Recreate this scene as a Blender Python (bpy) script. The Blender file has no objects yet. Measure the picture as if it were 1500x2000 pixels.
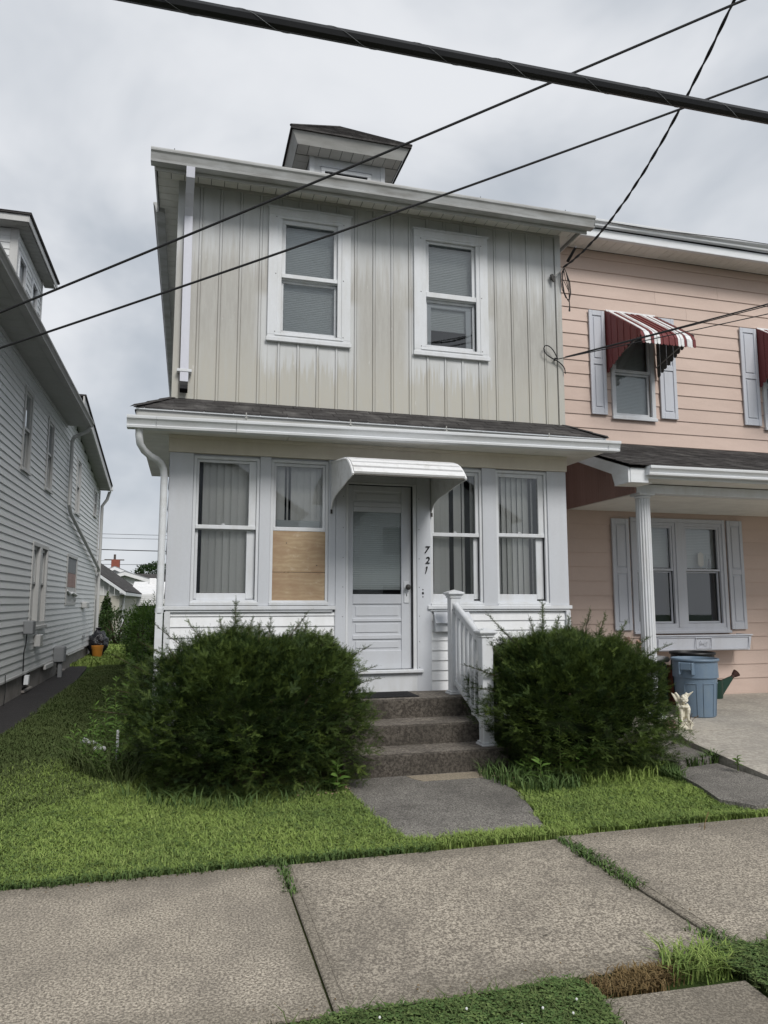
import bpy, bmesh, math, random
import numpy as np
from mathutils import Vector, Matrix, noise as mnoise

R = math.radians
rng = random.Random(7)
nrg = np.random.default_rng(11)
scene = bpy.context.scene
COL = scene.collection

# ------------------------------------------------------------------ camera
cam_d = bpy.data.cameras.new('camera')
cam = bpy.data.objects.new('camera', cam_d)
COL.objects.link(cam)
cam_d.sensor_fit = 'HORIZONTAL'
cam_d.sensor_width = 36.0
cam_d.lens = 36.0 * 1406.1 / 1500.0
cam_d.clip_start = 0.05
cam_d.clip_end = 2000
cam.location = (0, -7.756, 1.55)
cam.rotation_euler = (R(90 + 7.032), 0, R(-15.237))
scene.camera = cam

# ------------------------------------------------------------------ sky
SUN_EL, SUN_AZ = 43.0, 166.0        # azimuth clockwise from +y, the street side
w = bpy.data.worlds.new('World')
scene.world = w
w.use_nodes = True
nt = w.node_tree
nt.nodes.clear()


def wn(t, **k):
    n = nt.nodes.new(t)
    for a, b in k.items():
        setattr(n, a, b)
    return n


wo = wn('ShaderNodeOutputWorld')
bg = wn('ShaderNodeBackground')
bg.inputs['Strength'].default_value = 0.0575
sky = wn('ShaderNodeTexSky', sky_type='NISHITA')
sky.sun_disc = False
sky.sun_elevation = R(SUN_EL)
sky.sun_rotation = R(SUN_AZ)
tc = wn('ShaderNodeTexCoord')
mp = wn('ShaderNodeMapping')
mp.inputs['Scale'].default_value = (1.0, 1.0, 1.7)
mp.inputs['Location'].default_value = (0.35, 0.2, 0.15)
nt.links.new(tc.outputs['Generated'], mp.inputs['Vector'])
n1 = wn('ShaderNodeTexNoise')
n1.inputs['Scale'].default_value = 2.3
n1.inputs['Detail'].default_value = 5
n1.inputs['Roughness'].default_value = 0.5
n1.inputs['Distortion'].default_value = 0.25
nt.links.new(mp.outputs[0], n1.inputs['Vector'])
cr = wn('ShaderNodeValToRGB')
cr.color_ramp.interpolation = 'EASE'
e = cr.color_ramp.elements
e[0].position = 0.33
e[0].color = (4.75, 5.2, 5.8, 1)
e[1].position = 0.66
e[1].color = (8.3, 8.5, 8.85, 1)
nt.links.new(n1.outputs['Fac'], cr.inputs['Fac'])
mx = wn('ShaderNodeMixRGB')
mx.inputs['Fac'].default_value = 0.95
nt.links.new(sky.outputs[0], mx.inputs[1])
nt.links.new(cr.outputs[0], mx.inputs[2])
nt.links.new(mx.outputs[0], bg.inputs['Color'])
nt.links.new(bg.outputs[0], wo.inputs['Surface'])

# ------------------------------------------------------------------ sun
sd = bpy.data.lights.new('sun', 'SUN')
sd.energy = 1.5
sd.angle = R(22)
sd.color = (1.0, 0.97, 0.93)
sun = bpy.data.objects.new('sun', sd)
COL.objects.link(sun)
az, el = R(SUN_AZ), R(SUN_EL)
to_sun = Vector((math.sin(az) * math.cos(el), math.cos(az) * math.cos(el), math.sin(el)))
sun.rotation_euler = to_sun.to_track_quat('Z', 'Y').to_euler()
sun.location = to_sun * 30

vs = scene.view_settings
vs.view_transform = 'Standard'
vs.look = 'None'
vs.exposure = 0.8
vs.gamma = 1.0
vs.use_curve_mapping = False
scene.cycles.max_bounces = 8
scene.cycles.transparent_max_bounces = 16

# ================================================================== helpers
POS = {}


def tag(o, label=None, cat=None, group=None, kind=None):
    if label:
        o['label'] = label
    if cat:
        o['category'] = cat
    if group:
        o['group'] = group
    if kind:
        o['kind'] = kind
    return o


def thing(name, label, cat, loc=(0, 0, 0), group=None):
    o = bpy.data.objects.new(name, None)
    o.empty_display_size = 0.2
    COL.objects.link(o)
    o.location = loc
    POS[o.name] = Vector(loc)
    return tag(o, label, cat, group)


class MB:
    """Collects faces in world coordinates; build() links them as one mesh object."""

    def __init__(s, xf=None):
        s.v = []
        s.f = []
        s.xf = xf

    def add(s, vs_, fs):
        b = len(s.v)
        if s.xf is not None:
            vs_ = [tuple(s.xf @ Vector(p)) for p in vs_]
        s.v += [tuple(p) for p in vs_]
        s.f += [tuple(i + b for i in f) for f in fs]
        return s

    def box(s, x0, x1, y0, y1, z0, z1, c=0.0):
        if x0 > x1: x0, x1 = x1, x0
        if y0 > y1: y0, y1 = y1, y0
        if z0 > z1: z0, z1 = z1, z0
        if c <= 0:
            v = [(x0, y0, z0), (x1, y0, z0), (x1, y1, z0), (x0, y1, z0), (x0, y0, z1), (x1, y0, z1), (x1, y1, z1), (x0, y1, z1)]
            f = [(0, 3, 2, 1), (4, 5, 6, 7), (0, 1, 5, 4), (1, 2, 6, 5), (2, 3, 7, 6), (3, 0, 4, 7)]
            return s.add(v, f)
        c = min(c, (x1 - x0) * .45, (y1 - y0) * .45, (z1 - z0) * .45)
        v = []
        idx = {}
        X, Y, Z = (x0, x1), (y0, y1), (z0, z1)
        for i in (0, 1):
            for j in (0, 1):
                for k in (0, 1):
                    dx, dy, dz = (c, -c)[i], (c, -c)[j], (c, -c)[k]
                    idx[i, j, k, 0] = len(v); v.append((X[i], Y[j] + dy, Z[k] + dz))
                    idx[i, j, k, 1] = len(v); v.append((X[i] + dx, Y[j], Z[k] + dz))
                    idx[i, j, k, 2] = len(v); v.append((X[i] + dx, Y[j] + dy, Z[k]))
        f = []
        for a, n in ((0, 0), (1, 0)):
            q = [(0, 0), (1, 0), (1, 1), (0, 1)]
            f.append(tuple(idx[a, j, k, 0] for j, k in (q if a else q[::-1])))
            f.append(tuple(idx[i, a, k, 1] for i, k in (q[::-1] if a else q)))
            f.append(tuple(idx[i, j, a, 2] for i, j in (q if a else q[::-1])))
        for a in (0, 1):
            for b in (0, 1):
                f.append((idx[a, b, 0, 0], idx[a, b, 1, 0], idx[a, b, 1, 1], idx[a, b, 0, 1]))
                f.append((idx[a, 0, b, 0], idx[a, 1, b, 0], idx[a, 1, b, 2], idx[a, 0, b, 2]))
                f.append((idx[0, a, b, 1], idx[1, a, b, 1], idx[1, a, b, 2], idx[0, a, b, 2]))
        for i in (0, 1):
            for j in (0, 1):
                for k in (0, 1):
                    f.append((idx[i, j, k, 0], idx[i, j, k, 1], idx[i, j, k, 2]))
        return s.add(v, f)

    def prism(s, poly, d0, d1, axis='x'):
        """poly: 2D outline; extruded along axis from d0 to d1. x:(y,z) y:(x,z) z:(x,y)"""
        n = len(poly)

        def P(p, d):
            return (d, p[0], p[1]) if axis == 'x' else ((p[0], d, p[1]) if axis == 'y' else (p[0], p[1], d))
        v = [P(p, d0) for p in poly] + [P(p, d1) for p in poly]
        f = [(i, (i + 1) % n, (i + 1) % n + n, i + n) for i in range(n)]
        f += [tuple(range(n))[::-1], tuple(range(n, 2 * n))]
        return s.add(v, f)

    def quad(s, a, b, c, d):
        return s.add([a, b, c, d], [(0, 1, 2, 3)])

    def poly(s, pts):
        return s.add(pts, [tuple(range(len(pts)))])

    def slab(s, a, b, c, d, t):
        """quad a,b,c,d given a thickness t along minus its normal"""
        a, b, c, d = map(Vector, (a, b, c, d))
        n = (b - a).cross(d - a).normalized() * t
        v = [a, b, c, d, a - n, b - n, c - n, d - n]
        return s.add(v, [(0, 1, 2, 3), (7, 6, 5, 4), (0, 4, 5, 1), (1, 5, 6, 2), (2, 6, 7, 3), (3, 7, 4, 0)])

    def tube(s, pts, r, n=8, cap=True):
        pts = [Vector(p) for p in pts]
        rs = r if isinstance(r, (list, tuple)) else [r] * len(pts)
        v = []
        up = Vector((0, 0, 1))
        prev = None
        for i, p in enumerate(pts):
            t = (pts[min(i + 1, len(pts) - 1)] - pts[max(i - 1, 0)]).normalized()
            if prev is None:
                a = t.cross(up)
                if a.length < 1e-3:
                    a = t.cross(Vector((1, 0, 0)))
                a.normalize()
            else:
                a = prev - t * prev.dot(t)
                a.normalize()
            prev = a
            b = t.cross(a)
            for k in range(n):
                g = 2 * math.pi * k / n
                v.append(p + (a * math.cos(g) + b * math.sin(g)) * rs[i])
        f = []
        for i in range(len(pts) - 1):
            for k in range(n):
                f.append((i * n + k, i * n + (k + 1) % n, (i + 1) * n + (k + 1) % n, (i + 1) * n + k))
        if cap:
            f.append(tuple(range(n))[::-1])
            f.append(tuple(range((len(pts) - 1) * n, len(pts) * n)))
        return s.add(v, f)

    def rtube(s, pts, hw, hd, axis):
        """rectangular downspout along pts in the plane normal to axis"""
        pts = [Vector(p) for p in pts]
        ax = Vector(axis).normalized()
        v = []
        for i, p in enumerate(pts):
            t = (pts[min(i + 1, len(pts) - 1)] - pts[max(i - 1, 0)]).normalized()
            b = t.cross(ax).normalized()
            for sa, sb in ((-1, -1), (1, -1), (1, 1), (-1, 1)):
                v.append(p + ax * hw * sa + b * hd * sb)
        f = []
        for i in range(len(pts) - 1):
            for k in range(4):
                f.append((i * 4 + k, i * 4 + (k + 1) % 4, (i + 1) * 4 + (k + 1) % 4, (i + 1) * 4 + k))
        m = (len(pts) - 1) * 4
        f += [(3, 2, 1, 0), (m, m + 1, m + 2, m + 3)]
        return s.add(v, f)

    def lathe(s, prof, c, n=24):
        v = []
        for (r, z) in prof:
            for k in range(n):
                g = 2 * math.pi * k / n
                v.append((c[0] + r * math.cos(g), c[1] + r * math.sin(g), c[2] + z))
        f = []
        for i in range(len(prof) - 1):
            for k in range(n):
                f.append((i * n + k, i * n + (k + 1) % n, (i + 1) * n + (k + 1) % n, (i + 1) * n + k))
        if prof[0][0] > 1e-5:
            f.append(tuple(range(n))[::-1])
        if prof[-1][0] > 1e-5:
            f.append(tuple(range((len(prof) - 1) * n, len(prof) * n)))
        return s.add(v, f)

    def ball(s, c, r, nu=12, nv=8):
        if not isinstance(r, (tuple, list)):
            r = (r, r, r)
        v = []
        for j in range(nv + 1):
            th = math.pi * j / nv
            for k in range(nu):
                g = 2 * math.pi * k / nu
                v.append((c[0] + r[0] * math.sin(th) * math.cos(g), c[1] + r[1] * math.sin(th) * math.sin(g), c[2] + r[2] * math.cos(th)))
        f = []
        for j in range(nv):
            for k in range(nu):
                f.append((j * nu + k, (j + 1) * nu + k, (j + 1) * nu + (k + 1) % nu, j * nu + (k + 1) % nu))
        return s.add(v, f)

    def build(s, name, mat, parent=None, smooth=False, label=None, fix=True):
        me = bpy.data.meshes.new(name)
        off = root_pos(parent)
        me.from_pydata([(p[0] - off.x, p[1] - off.y, p[2] - off.z) for p in s.v], [], s.f)
        if fix:
            bm = bmesh.new()
            bm.from_mesh(me)
            if smooth:
                bmesh.ops.remove_doubles(bm, verts=bm.verts, dist=1e-5)
            bmesh.ops.recalc_face_normals(bm, faces=bm.faces)
            bm.to_mesh(me)
            bm.free()
        if mat:
            me.materials.append(mat)
        if smooth:
            me.polygons.foreach_set('use_smooth', [True] * len(me.polygons))
            if smooth != 'all':
                try:
                    me.set_sharp_from_angle(angle=R(35))
                except Exception:
                    pass
        me.update()
        o = bpy.data.objects.new(name, me)
        COL.objects.link(o)
        if parent:
            o.parent = parent
        if label:
            o['label'] = label
        return o


def root_pos(p):
    off = Vector((0, 0, 0))
    while p is not None:
        off += p.location
        p = p.parent
    return off


def inst(o, dx=(0, 0, 0), parent=None, name=None):
    """a copy that shares the mesh, moved by dx"""
    c = o.copy()
    if name:
        c.name = name
    COL.objects.link(c)
    c.parent = parent if parent else o.parent
    c.location = Vector(o.location) + Vector(dx)
    return c


def npmesh(name, V, F, mat, parent=None, var=None, smooth=False, nv=3):
    """fast mesh from numpy arrays; F is (n,nv); var one value per vertex"""
    me = bpy.data.meshes.new(name)
    V = np.asarray(V, dtype=np.float32)
    off = root_pos(parent)
    V = V - np.array(off, dtype=np.float32)
    F = np.asarray(F, dtype=np.int32)
    me.vertices.add(len(V))
    me.vertices.foreach_set('co', V.ravel())
    me.loops.add(F.size)
    me.loops.foreach_set('vertex_index', F.ravel())
    me.polygons.add(len(F))
    me.polygons.foreach_set('loop_start', np.arange(0, F.size, nv, dtype=np.int32))
    me.polygons.foreach_set('loop_total', np.full(len(F), nv, dtype=np.int32))
    if var is not None:
        a = me.attributes.new('tint', 'FLOAT', 'POINT')
        a.data.foreach_set('value', np.asarray(var, dtype=np.float32))
    me.materials.append(mat)
    me.update(calc_edges=True)
    if smooth:
        me.polygons.foreach_set('use_smooth', [True] * len(me.polygons))
    o = bpy.data.objects.new(name, me)
    COL.objects.link(o)
    if parent:
        o.parent = parent
    return o


# ================================================================== materials
class NT:
    def __init__(s, name):
        s.m = bpy.data.materials.new(name)
        s.m.use_nodes = True
        s.t = s.m.node_tree
        s.t.nodes.clear()
        s.out = s.t.nodes.new('ShaderNodeOutputMaterial')
        s.b = s.t.nodes.new('ShaderNodeBsdfPrincipled')
        s.t.links.new(s.b.outputs[0], s.out.inputs['Surface'])
        g = s.t.nodes.new('ShaderNodeNewGeometry')
        s.pos = g.outputs['Position']

    def link(s, a, b):
        s.t.links.new(a, b)

    def noise(s, scale=(1, 1, 1), detail=3, rough=.5, dist=0, lo=0.0, hi=1.0, off=(0, 0, 0)):
        m = s.t.nodes.new('ShaderNodeMapping')
        m.inputs['Scale'].default_value = scale
        m.inputs['Location'].default_value = off
        s.link(s.pos, m.inputs['Vector'])
        n = s.t.nodes.new('ShaderNodeTexNoise')
        n.inputs['Scale'].default_value = 1
        n.inputs['Detail'].default_value = detail
        n.inputs['Roughness'].default_value = rough
        n.inputs['Distortion'].default_value = dist
        s.link(m.outputs[0], n.inputs['Vector'])
        r = s.t.nodes.new('ShaderNodeMapRange')
        r.inputs['From Min'].default_value = lo
        r.inputs['From Max'].default_value = hi
        s.link(n.outputs['Fac'], r.inputs['Value'])
        return r.outputs[0]

    def math(s, op, a, b=None, clamp=False):
        n = s.t.nodes.new('ShaderNodeMath')
        n.operation = op
        n.use_clamp = clamp
        for i, q in enumerate((a, b)):
            if q is None:
                continue
            if isinstance(q, (int, float)):
                n.inputs[i].default_value = q
            else:
                s.link(q, n.inputs[i])
        return n.outputs[0]

    def rng(s, v, a, b, c=0., d=1., smooth=False):
        r = s.t.nodes.new('ShaderNodeMapRange')
        if smooth:
            r.interpolation_type = 'SMOOTHSTEP'
        for k, q in zip(('From Min', 'From Max', 'To Min', 'To Max'), (a, b, c, d)):
            r.inputs[k].default_value = q
        s.link(v, r.inputs['Value'])
        return r.outputs[0]

    def mix(s, f, a, b, mode='MIX'):
        n = s.t.nodes.new('ShaderNodeMixRGB')
        n.blend_type = mode
        for i, q in enumerate((f, a, b)):
            if isinstance(q, (int, float)):
                n.inputs[i].default_value = q
            elif isinstance(q, (tuple, list)):
                n.inputs[i].default_value = (*q[:3], 1)
            else:
                s.link(q, n.inputs[i])
        return n.outputs[0]

    def xyz(s):
        n = s.t.nodes.new('ShaderNodeSeparateXYZ')
        s.link(s.pos, n.inputs[0])
        return n.outputs

    def bump(s, h, strength=.3, dist=.01):
        n = s.t.nodes.new('ShaderNodeBump')
        n.inputs['Strength'].default_value = strength
        n.inputs['Distance'].default_value = dist
        s.link(h, n.inputs['Height'])
        s.link(n.outputs[0], s.b.inputs['Normal'])

    def rand(s):
        return s.t.nodes.new('ShaderNodeObjectInfo').outputs['Random']

    def fin(s, col, rough=.6, spec=.3):
        if isinstance(col, (tuple, list)):
            s.b.inputs['Base Color'].default_value = (*col[:3], 1)
        else:
            s.link(col, s.b.inputs['Base Color'])
        if isinstance(rough, (int, float)):
            s.b.inputs['Roughness'].default_value = rough
        else:
            s.link(rough, s.b.inputs['Roughness'])
        s.b.inputs['Specular IOR Level'].default_value = spec
        return s.m


def dirty(name, col, dirt=None, amt=.35, rough=.55, spec=.3, streak=(6, 6, .8), obj_var=.06, bump=0, fine=40, lo=.45, hi=.8, wave=0):
    t = NT(name)
    dirt = dirt or tuple(c * .55 for c in col)
    a = t.noise(streak, 4, .6, lo=lo, hi=hi)
    f = t.math('MULTIPLY', a, amt)
    c = t.mix(f, col, dirt)
    g = t.noise((fine, fine, fine), 2, .5, lo=.2, hi=.8)
    c = t.mix(t.rng(g, 0, 1, 0, .12), c, tuple(q * .6 for q in col))
    if obj_var:
        c = t.mix(t.rng(t.rand(), 0, 1, 0, obj_var), c, (0, 0, 0))
    if bump:
        t.bump(g, bump, .004)
    elif wave:
        t.bump(t.noise((1.6, 1.6, 4), 2, .5), wave, .03)
    return t.fin(c, rough, spec)


M = {}
M['white'] = dirty('white_paint', (.68, .70, .725), (.5, .49, .45), .42, .5, streak=(9, 9, 2.5), lo=.42, hi=.75)
M['clap'] = dirty('white_clapboard', (.84, .85, .86), (.6, .6, .56), .35, .45, obj_var=.05, wave=.3, lo=.42)
M['trim'] = dirty('grey_white_trim', (.585, .605, .64), (.48, .48, .47), .3, .5)
M['soffit'] = dirty('soffit', (.80, .79, .74), (.48, .47, .43), .45, .6, streak=(3, 3, 3))
M['gutter'] = dirty('weathered_gutter', (.50, .51, .51), (.24, .23, .21), .8, .45, streak=(2.5, 5, 14), lo=.4, hi=.75)
M['gutter_clean'] = dirty('white_gutter', (.74, .76, .78), (.45, .43, .38), .3, .4, streak=(2.5, 5, 14))
M['fascia'] = dirty('fascia', (.46, .46, .44), (.22, .21, .19), .6, .6, streak=(2, 2, 9))
M['cream'] = dirty('cream_frieze', (.72, .665, .57), (.55, .49, .41), .35, .6)
M['downspout'] = dirty('downspout', (.62, .63, .70), (.45, .45, .46), .3, .4)
M['black'] = dirty('black_plastic', (.012, .012, .013), (.03, .03, .03), .3, .45)
M['rubber'] = dirty('black_rubber', (.010, .010, .012), (.02, .02, .02), .4, .8, bump=.6, fine=160)
M['dark'] = dirty('dark_interior', (.035, .035, .035), None, .2, .9)
M['room'] = dirty('room_interior', (.10, .095, .085), None, .2, .9)
M['blind'] = dirty('blind', (.60, .63, .63), (.5, .5, .48), .3, .6)
M['vblind'] = dirty('vertical_blind', (.92, .90, .86), (.78, .75, .68), .4, .7, obj_var=.16)
M['plaster'] = dirty('white_plaster', (.74, .70, .58), (.36, .32, .24), .55, .7, streak=(20, 20, 20), bump=.3, fine=90)
M['pink'] = dirty('pink_siding', (.62, .485, .415), (.48, .36, .305), .35, .5, streak=(1.2, 1.2, 2.2), obj_var=.08, wave=.35)
M['brownboard'] = dirty('brown_gable_board', (.36, .235, .21), (.26, .165, .145), .4, .6, obj_var=.12)
M['shutter'] = dirty('shutter', (.56, .58, .63), (.42, .42, .43), .4, .5)
M['maroon'] = dirty('maroon_metal', (.16, .035, .035), (.09, .03, .03), .4, .45)
M['awn_white'] = dirty('awning_white', (.80, .80, .80), (.42, .40, .36), .5, .4, streak=(9, 9, 9), lo=.5, hi=.75)
M['awn_gap'] = dirty('awning_gap_dark', (.09, .085, .075), (.04, .038, .033), .8, .7, streak=(8, 8, 8))  # dark backing that shows between the awning slats
M['awn_back'] = dirty('awning_underside', (.16, .16, .15), None, .3, .6)
M['lsiding'] = dirty('left_house_siding', (.72, .735, .735), (.58, .59, .59), .35, .5, streak=(2, 1, 2), obj_var=.06)
M['lsoffit'] = dirty('left_house_soffit', (.40, .40, .38), (.28, .28, .26), .4, .6)
M['lgutter'] = dirty('left_house_gutter', (.36, .355, .34), (.2, .19, .18), .6, .5, streak=(3, 3, 3))
M['ltrim'] = dirty('left_house_trim', (.56, .56, .55), (.38, .38, .36), .4, .5)
M['found'] = dirty('foundation', (.30, .28, .26), (.12, .11, .10), .7, .85, streak=(4, 4, 4), bump=.5, fine=30)
M['blue'] = dirty('blue_plastic', (.145, .205, .275), (.20, .25, .29), .6, .5, streak=(9, 9, 5))
M['green_can'] = dirty('green_plastic', (.018, .050, .036), (.03, .05, .04), .4, .45)
M['brown_rose'] = dirty('brown_plastic', (.07, .035, .03), None, .3, .5)
M['orange'] = dirty('orange_plastic', (.55, .23, .035), (.35, .18, .05), .5, .5, streak=(9, 9, 9))
M['navy'] = dirty('navy_plastic', (.02, .025, .045), None, .3, .5)
M['brick'] = dirty('brick', (.28, .09, .06), (.15, .06, .05), .6, .8, streak=(9, 9, 20))
M['pole'] = dirty('pole_wood', (.10, .08, .07), None, .3, .8)
M['cable'] = dirty('black_cable', (.010, .011, .013), (.02, .02, .02), .3, .5)
M['wire'] = dirty('dark_wire', (.022, .022, .024), None, .3, .6)
M['metal'] = dirty('dark_metal', (.05, .048, .045), (.08, .05, .03), .5, .4)
M['stem'] = dirty('plant_stem', (.10, .13, .04), None, .3, .7)
M['bark'] = dirty('bark', (.09, .065, .045), None, .4, .9)
M['deadleaf'] = dirty('dead_flower', (.42, .28, .22), (.25, .16, .12), .5, .9)
M['litter'] = dirty('white_litter', (.8, .8, .8), None, .2, .5)
M['shedwall'] = dirty('shed_wall', (.52, .50, .44), (.30, .30, .24), .6, .8, streak=(2, 2, .7))
M['shedtrim'] = dirty('shed_trim', (.55, .55, .54), None, .3, .7)
M['greyboard'] = dirty('grey_board', (.26, .27, .28), None, .4, .8)
M['bare'] = dirty('bare_metal', (.40, .40, .38), (.2, .19, .17), .5, .4)


def speckle(name, base, dark, light, s1=85, s2=210, blot=.5, blotc=None, rough=.85, bump=.4, mid=1.2):
    """washed concrete: fine aggregate speckle, medium mottling and large stains"""
    t = NT(name)
    a = t.noise((s1, s1, s1), 3, .7, lo=.42, hi=.60)
    b = t.noise((s2, s2, s2), 2, .6, lo=.40, hi=.60)
    c = t.mix(a, dark, light)
    c = t.mix(t.rng(b, 0, 1, .0, .55), c, base)
    b2 = t.noise((s2 * .6, s2 * .6, s2 * .6), 2, .7, lo=.56, hi=.66, off=(3, 1, 0))
    c = t.mix(t.rng(b2, 0, 1, 0, .6), c, dark)
    m = t.noise((mid, mid, mid), 5, .65, .3, lo=.42, hi=.68)
    c = t.mix(t.math('MULTIPLY', m, blot), c, blotc or dark)
    m2 = t.noise((mid * 4.5, mid * 4.5, mid * 4.5), 4, .7, lo=.46, hi=.72, off=(7, 3, 1))
    c = t.mix(t.math('MULTIPLY', m2, blot * .8), c, blotc or dark)
    c = t.mix(t.rng(t.rand(), 0, 1, 0, .10), c, (0, 0, 0))
    h = t.math('ADD', a, b)
    sp = t.noise((17, 17, 17), 2, .5, lo=.735, hi=.76, off=(9, 4, 2))
    c = t.mix(t.math('MULTIPLY', sp, .7), c, tuple(q * .5 for q in dark))
    t.bump(h, bump, .004)
    return t.fin(c, rough, .2)


M['walk'] = speckle('sidewalk_concrete', (.43, .38, .31), (.11, .094, .076), (.72, .64, .52), blot=.5, blotc=(.16, .142, .12), mid=1.0)
M['path'] = speckle('front_path_concrete', (.225, .21, .19), (.075, .07, .063), (.40, .375, .335), blot=.5, blotc=(.07, .066, .06), mid=1.6)
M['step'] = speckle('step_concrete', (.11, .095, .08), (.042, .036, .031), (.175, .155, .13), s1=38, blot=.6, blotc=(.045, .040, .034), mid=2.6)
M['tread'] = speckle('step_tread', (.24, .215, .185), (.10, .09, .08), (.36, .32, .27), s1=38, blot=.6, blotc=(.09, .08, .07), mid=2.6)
M['patch'] = speckle('path_patch', (.38, .32, .235), (.22, .19, .145), (.5, .43, .33), blot=.25)
M['patio'] = speckle('patio_concrete', (.46, .425, .365), (.34, .31, .27), (.56, .52, .45), s1=25, s2=120, blot=.6, blotc=(.27, .25, .225), bump=.15, mid=1.4)
M['asphalt'] = speckle('asphalt', (.045, .042, .043), (.025, .024, .025), (.075, .07, .07), blot=.4)


# sidewalk: grime gathers along the joints and the lawn edge
mt = M['walk']
tt = mt.node_tree
bn = [n for n in tt.nodes if n.type == 'BSDF_PRINCIPLED'][0]
src = bn.inputs['Base Color'].links[0].from_socket
w_ = NT.__new__(NT)
w_.m, w_.t, w_.b = mt, tt, bn
w_.pos = [n for n in tt.nodes if n.type == 'NEW_GEOMETRY'][0].outputs['Position']
X_, Y_, Z_ = w_.xyz()
md_ = w_.math('ABSOLUTE', w_.math('SUBTRACT', w_.math('FRACT', w_.math('DIVIDE', w_.math('SUBTRACT', X_, .59 - 1.83 * 10.5), 1.83)), .5))
wob = w_.noise((3, 3, 3), 4, .7, lo=.3, hi=.7)
ej = w_.rng(w_.math('ADD', w_.math('MULTIPLY', md_, 1.83), w_.math('MULTIPLY', wob, .10)), .05, .20, 1, 0, True)
eb = w_.rng(w_.math('ADD', Y_, w_.math('MULTIPLY', wob, .16)), -3.42, -3.20, 0, 1, True)
ef = w_.rng(w_.math('SUBTRACT', Y_, w_.math('MULTIPLY', wob, .16)), -4.92, -4.70, 1, 0, True)
eg = w_.math('MAXIMUM', w_.math('MAXIMUM', ej, eb), ef)
cc_ = w_.mix(w_.math('MULTIPLY', eg, .45), src, (.13, .115, .09))
tt.links.new(cc_, bn.inputs['Base Color'])


def grassmat(name, c1, c2, c3, patch=1.4, plo=.35, phi=.7):
    t = NT(name)
    a = t.t.nodes.new('ShaderNodeAttribute')
    a.attribute_name = 'tint'
    p = t.noise((patch, patch, patch), 3, .6, lo=plo, hi=phi)
    c = t.mix(p, c1, c2)
    c = t.mix(t.rng(a.outputs['Fac'], .25, 1, 0, 1), c, c3)
    return t.fin(c, .75, .12)


def foliage(name, c1, c2, patch=3.0, rough=.6, transl=.25):
    t = NT(name)
    a = t.t.nodes.new('ShaderNodeAttribute')
    a.attribute_name = 'tint'
    c = t.mix(a.outputs['Fac'], c1, c2)
    m = t.fin(c, rough, .2)
    tr = t.t.nodes.new('ShaderNodeBsdfTranslucent')
    t.link(c, tr.inputs['Color'])
    ms = t.t.nodes.new('ShaderNodeMixShader')
    ms.inputs[0].default_value = transl
    t.link(t.b.outputs[0], ms.inputs[1])
    t.link(tr.outputs[0], ms.inputs[2])
    t.link(ms.outputs[0], t.out.inputs['Surface'])
    return m


M['grass'] = grassmat('lawn_grass', (.215, .30, .072), (.135, .20, .055), (.31, .37, .12), 1.1)
M['grass_dull'] = grassmat('shaded_side_lawn_grass', (.075, .10, .035), (.06, .09, .028), (.12, .145, .06), .9)  # lawn green darkened: shade between the houses put into the colour
M['clover'] = grassmat('clover', (.085, .14, .045), (.065, .11, .036), (.14, .19, .065), 3)
M['brown_grass'] = grassmat('dead_grass', (.17, .115, .05), (.12, .08, .038), (.24, .18, .09), 6)
M['leaf'] = foliage('weed_leaf', (.08, .16, .03), (.16, .26, .06))
M['leaf_dark'] = foliage('dark_leaf', (.035, .07, .018), (.07, .11, .03))
M['leaf_red'] = foliage('red_leaf', (.09, .02, .025), (.14, .03, .03))
M['yew'] = foliage('yew_needles', (.020, .040, .012), (.125, .175, .036), transl=.12)
M['ever'] = foliage('evergreen', (.02, .045, .025), (.04, .07, .035))
M['fartree'] = foliage('far_tree', (.03, .06, .02), (.06, .10, .035))

t = NT('soil')
M['soil'] = t.fin(t.mix(t.noise((8, 8, 8), 5, .7, lo=.3, hi=.7), (.035, .04, .018), (.06, .07, .025)), .95, .05)
t = NT('ground_grass')
cc = t.mix(t.noise((1.1, 1.1, 1.1), 4, .6, lo=.35, hi=.7), (.055, .095, .020), (.04, .07, .018))
cc = t.mix(t.noise((40, 40, 40), 3, .7, lo=.3, hi=.7), cc, (.03, .04, .015))
M['ground'] = t.fin(cc, .95, .05)

# shingles: colour varies tab by tab
t = NT('asphalt_shingle')
c = t.mix(t.rand(), (.055, .052, .050), (.085, .080, .078))
c = t.mix(t.noise((120, 120, 120), 2, .6, lo=.35, hi=.65), c, (.035, .033, .033))
c = t.mix(t.noise((4, 2, 9), 4, .6, lo=.5, hi=.75), c, (.12, .115, .11))
M['shingle'] = t.fin(c, .9, .1)

# plywood
t = NT('plywood')
wv = t.t.nodes.new('ShaderNodeTexWave')
wv.wave_type = 'RINGS'
wv.inputs['Scale'].default_value = 1.3
wv.inputs['Distortion'].default_value = 9
wv.inputs['Detail'].default_value = 3
wv.inputs['Detail Scale'].default_value = 1.6
mm = t.t.nodes.new('ShaderNodeMapping')
mm.inputs['Scale'].default_value = (2.2, 1, 5)
t.link(t.pos, mm.inputs[0])
t.link(mm.outputs[0], wv.inputs[0])
c = t.mix(t.rng(wv.outputs['Fac'], 0, 1, .1, .6), (.47, .37, .24), (.31, .225, .13))
c = t.mix(t.noise((9, 9, 14), 5, .7, lo=.55, hi=.68), c, (.55, .46, .34))
c = t.mix(t.noise((3, 3, 5), 4, .6, lo=.42, hi=.68), c, (.30, .20, .125))
c = t.mix(t.rng(t.rand(), 0, 1, 0, .35), c, (.34, .22, .14))
M['ply'] = t.fin(c, .6, .2)

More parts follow.
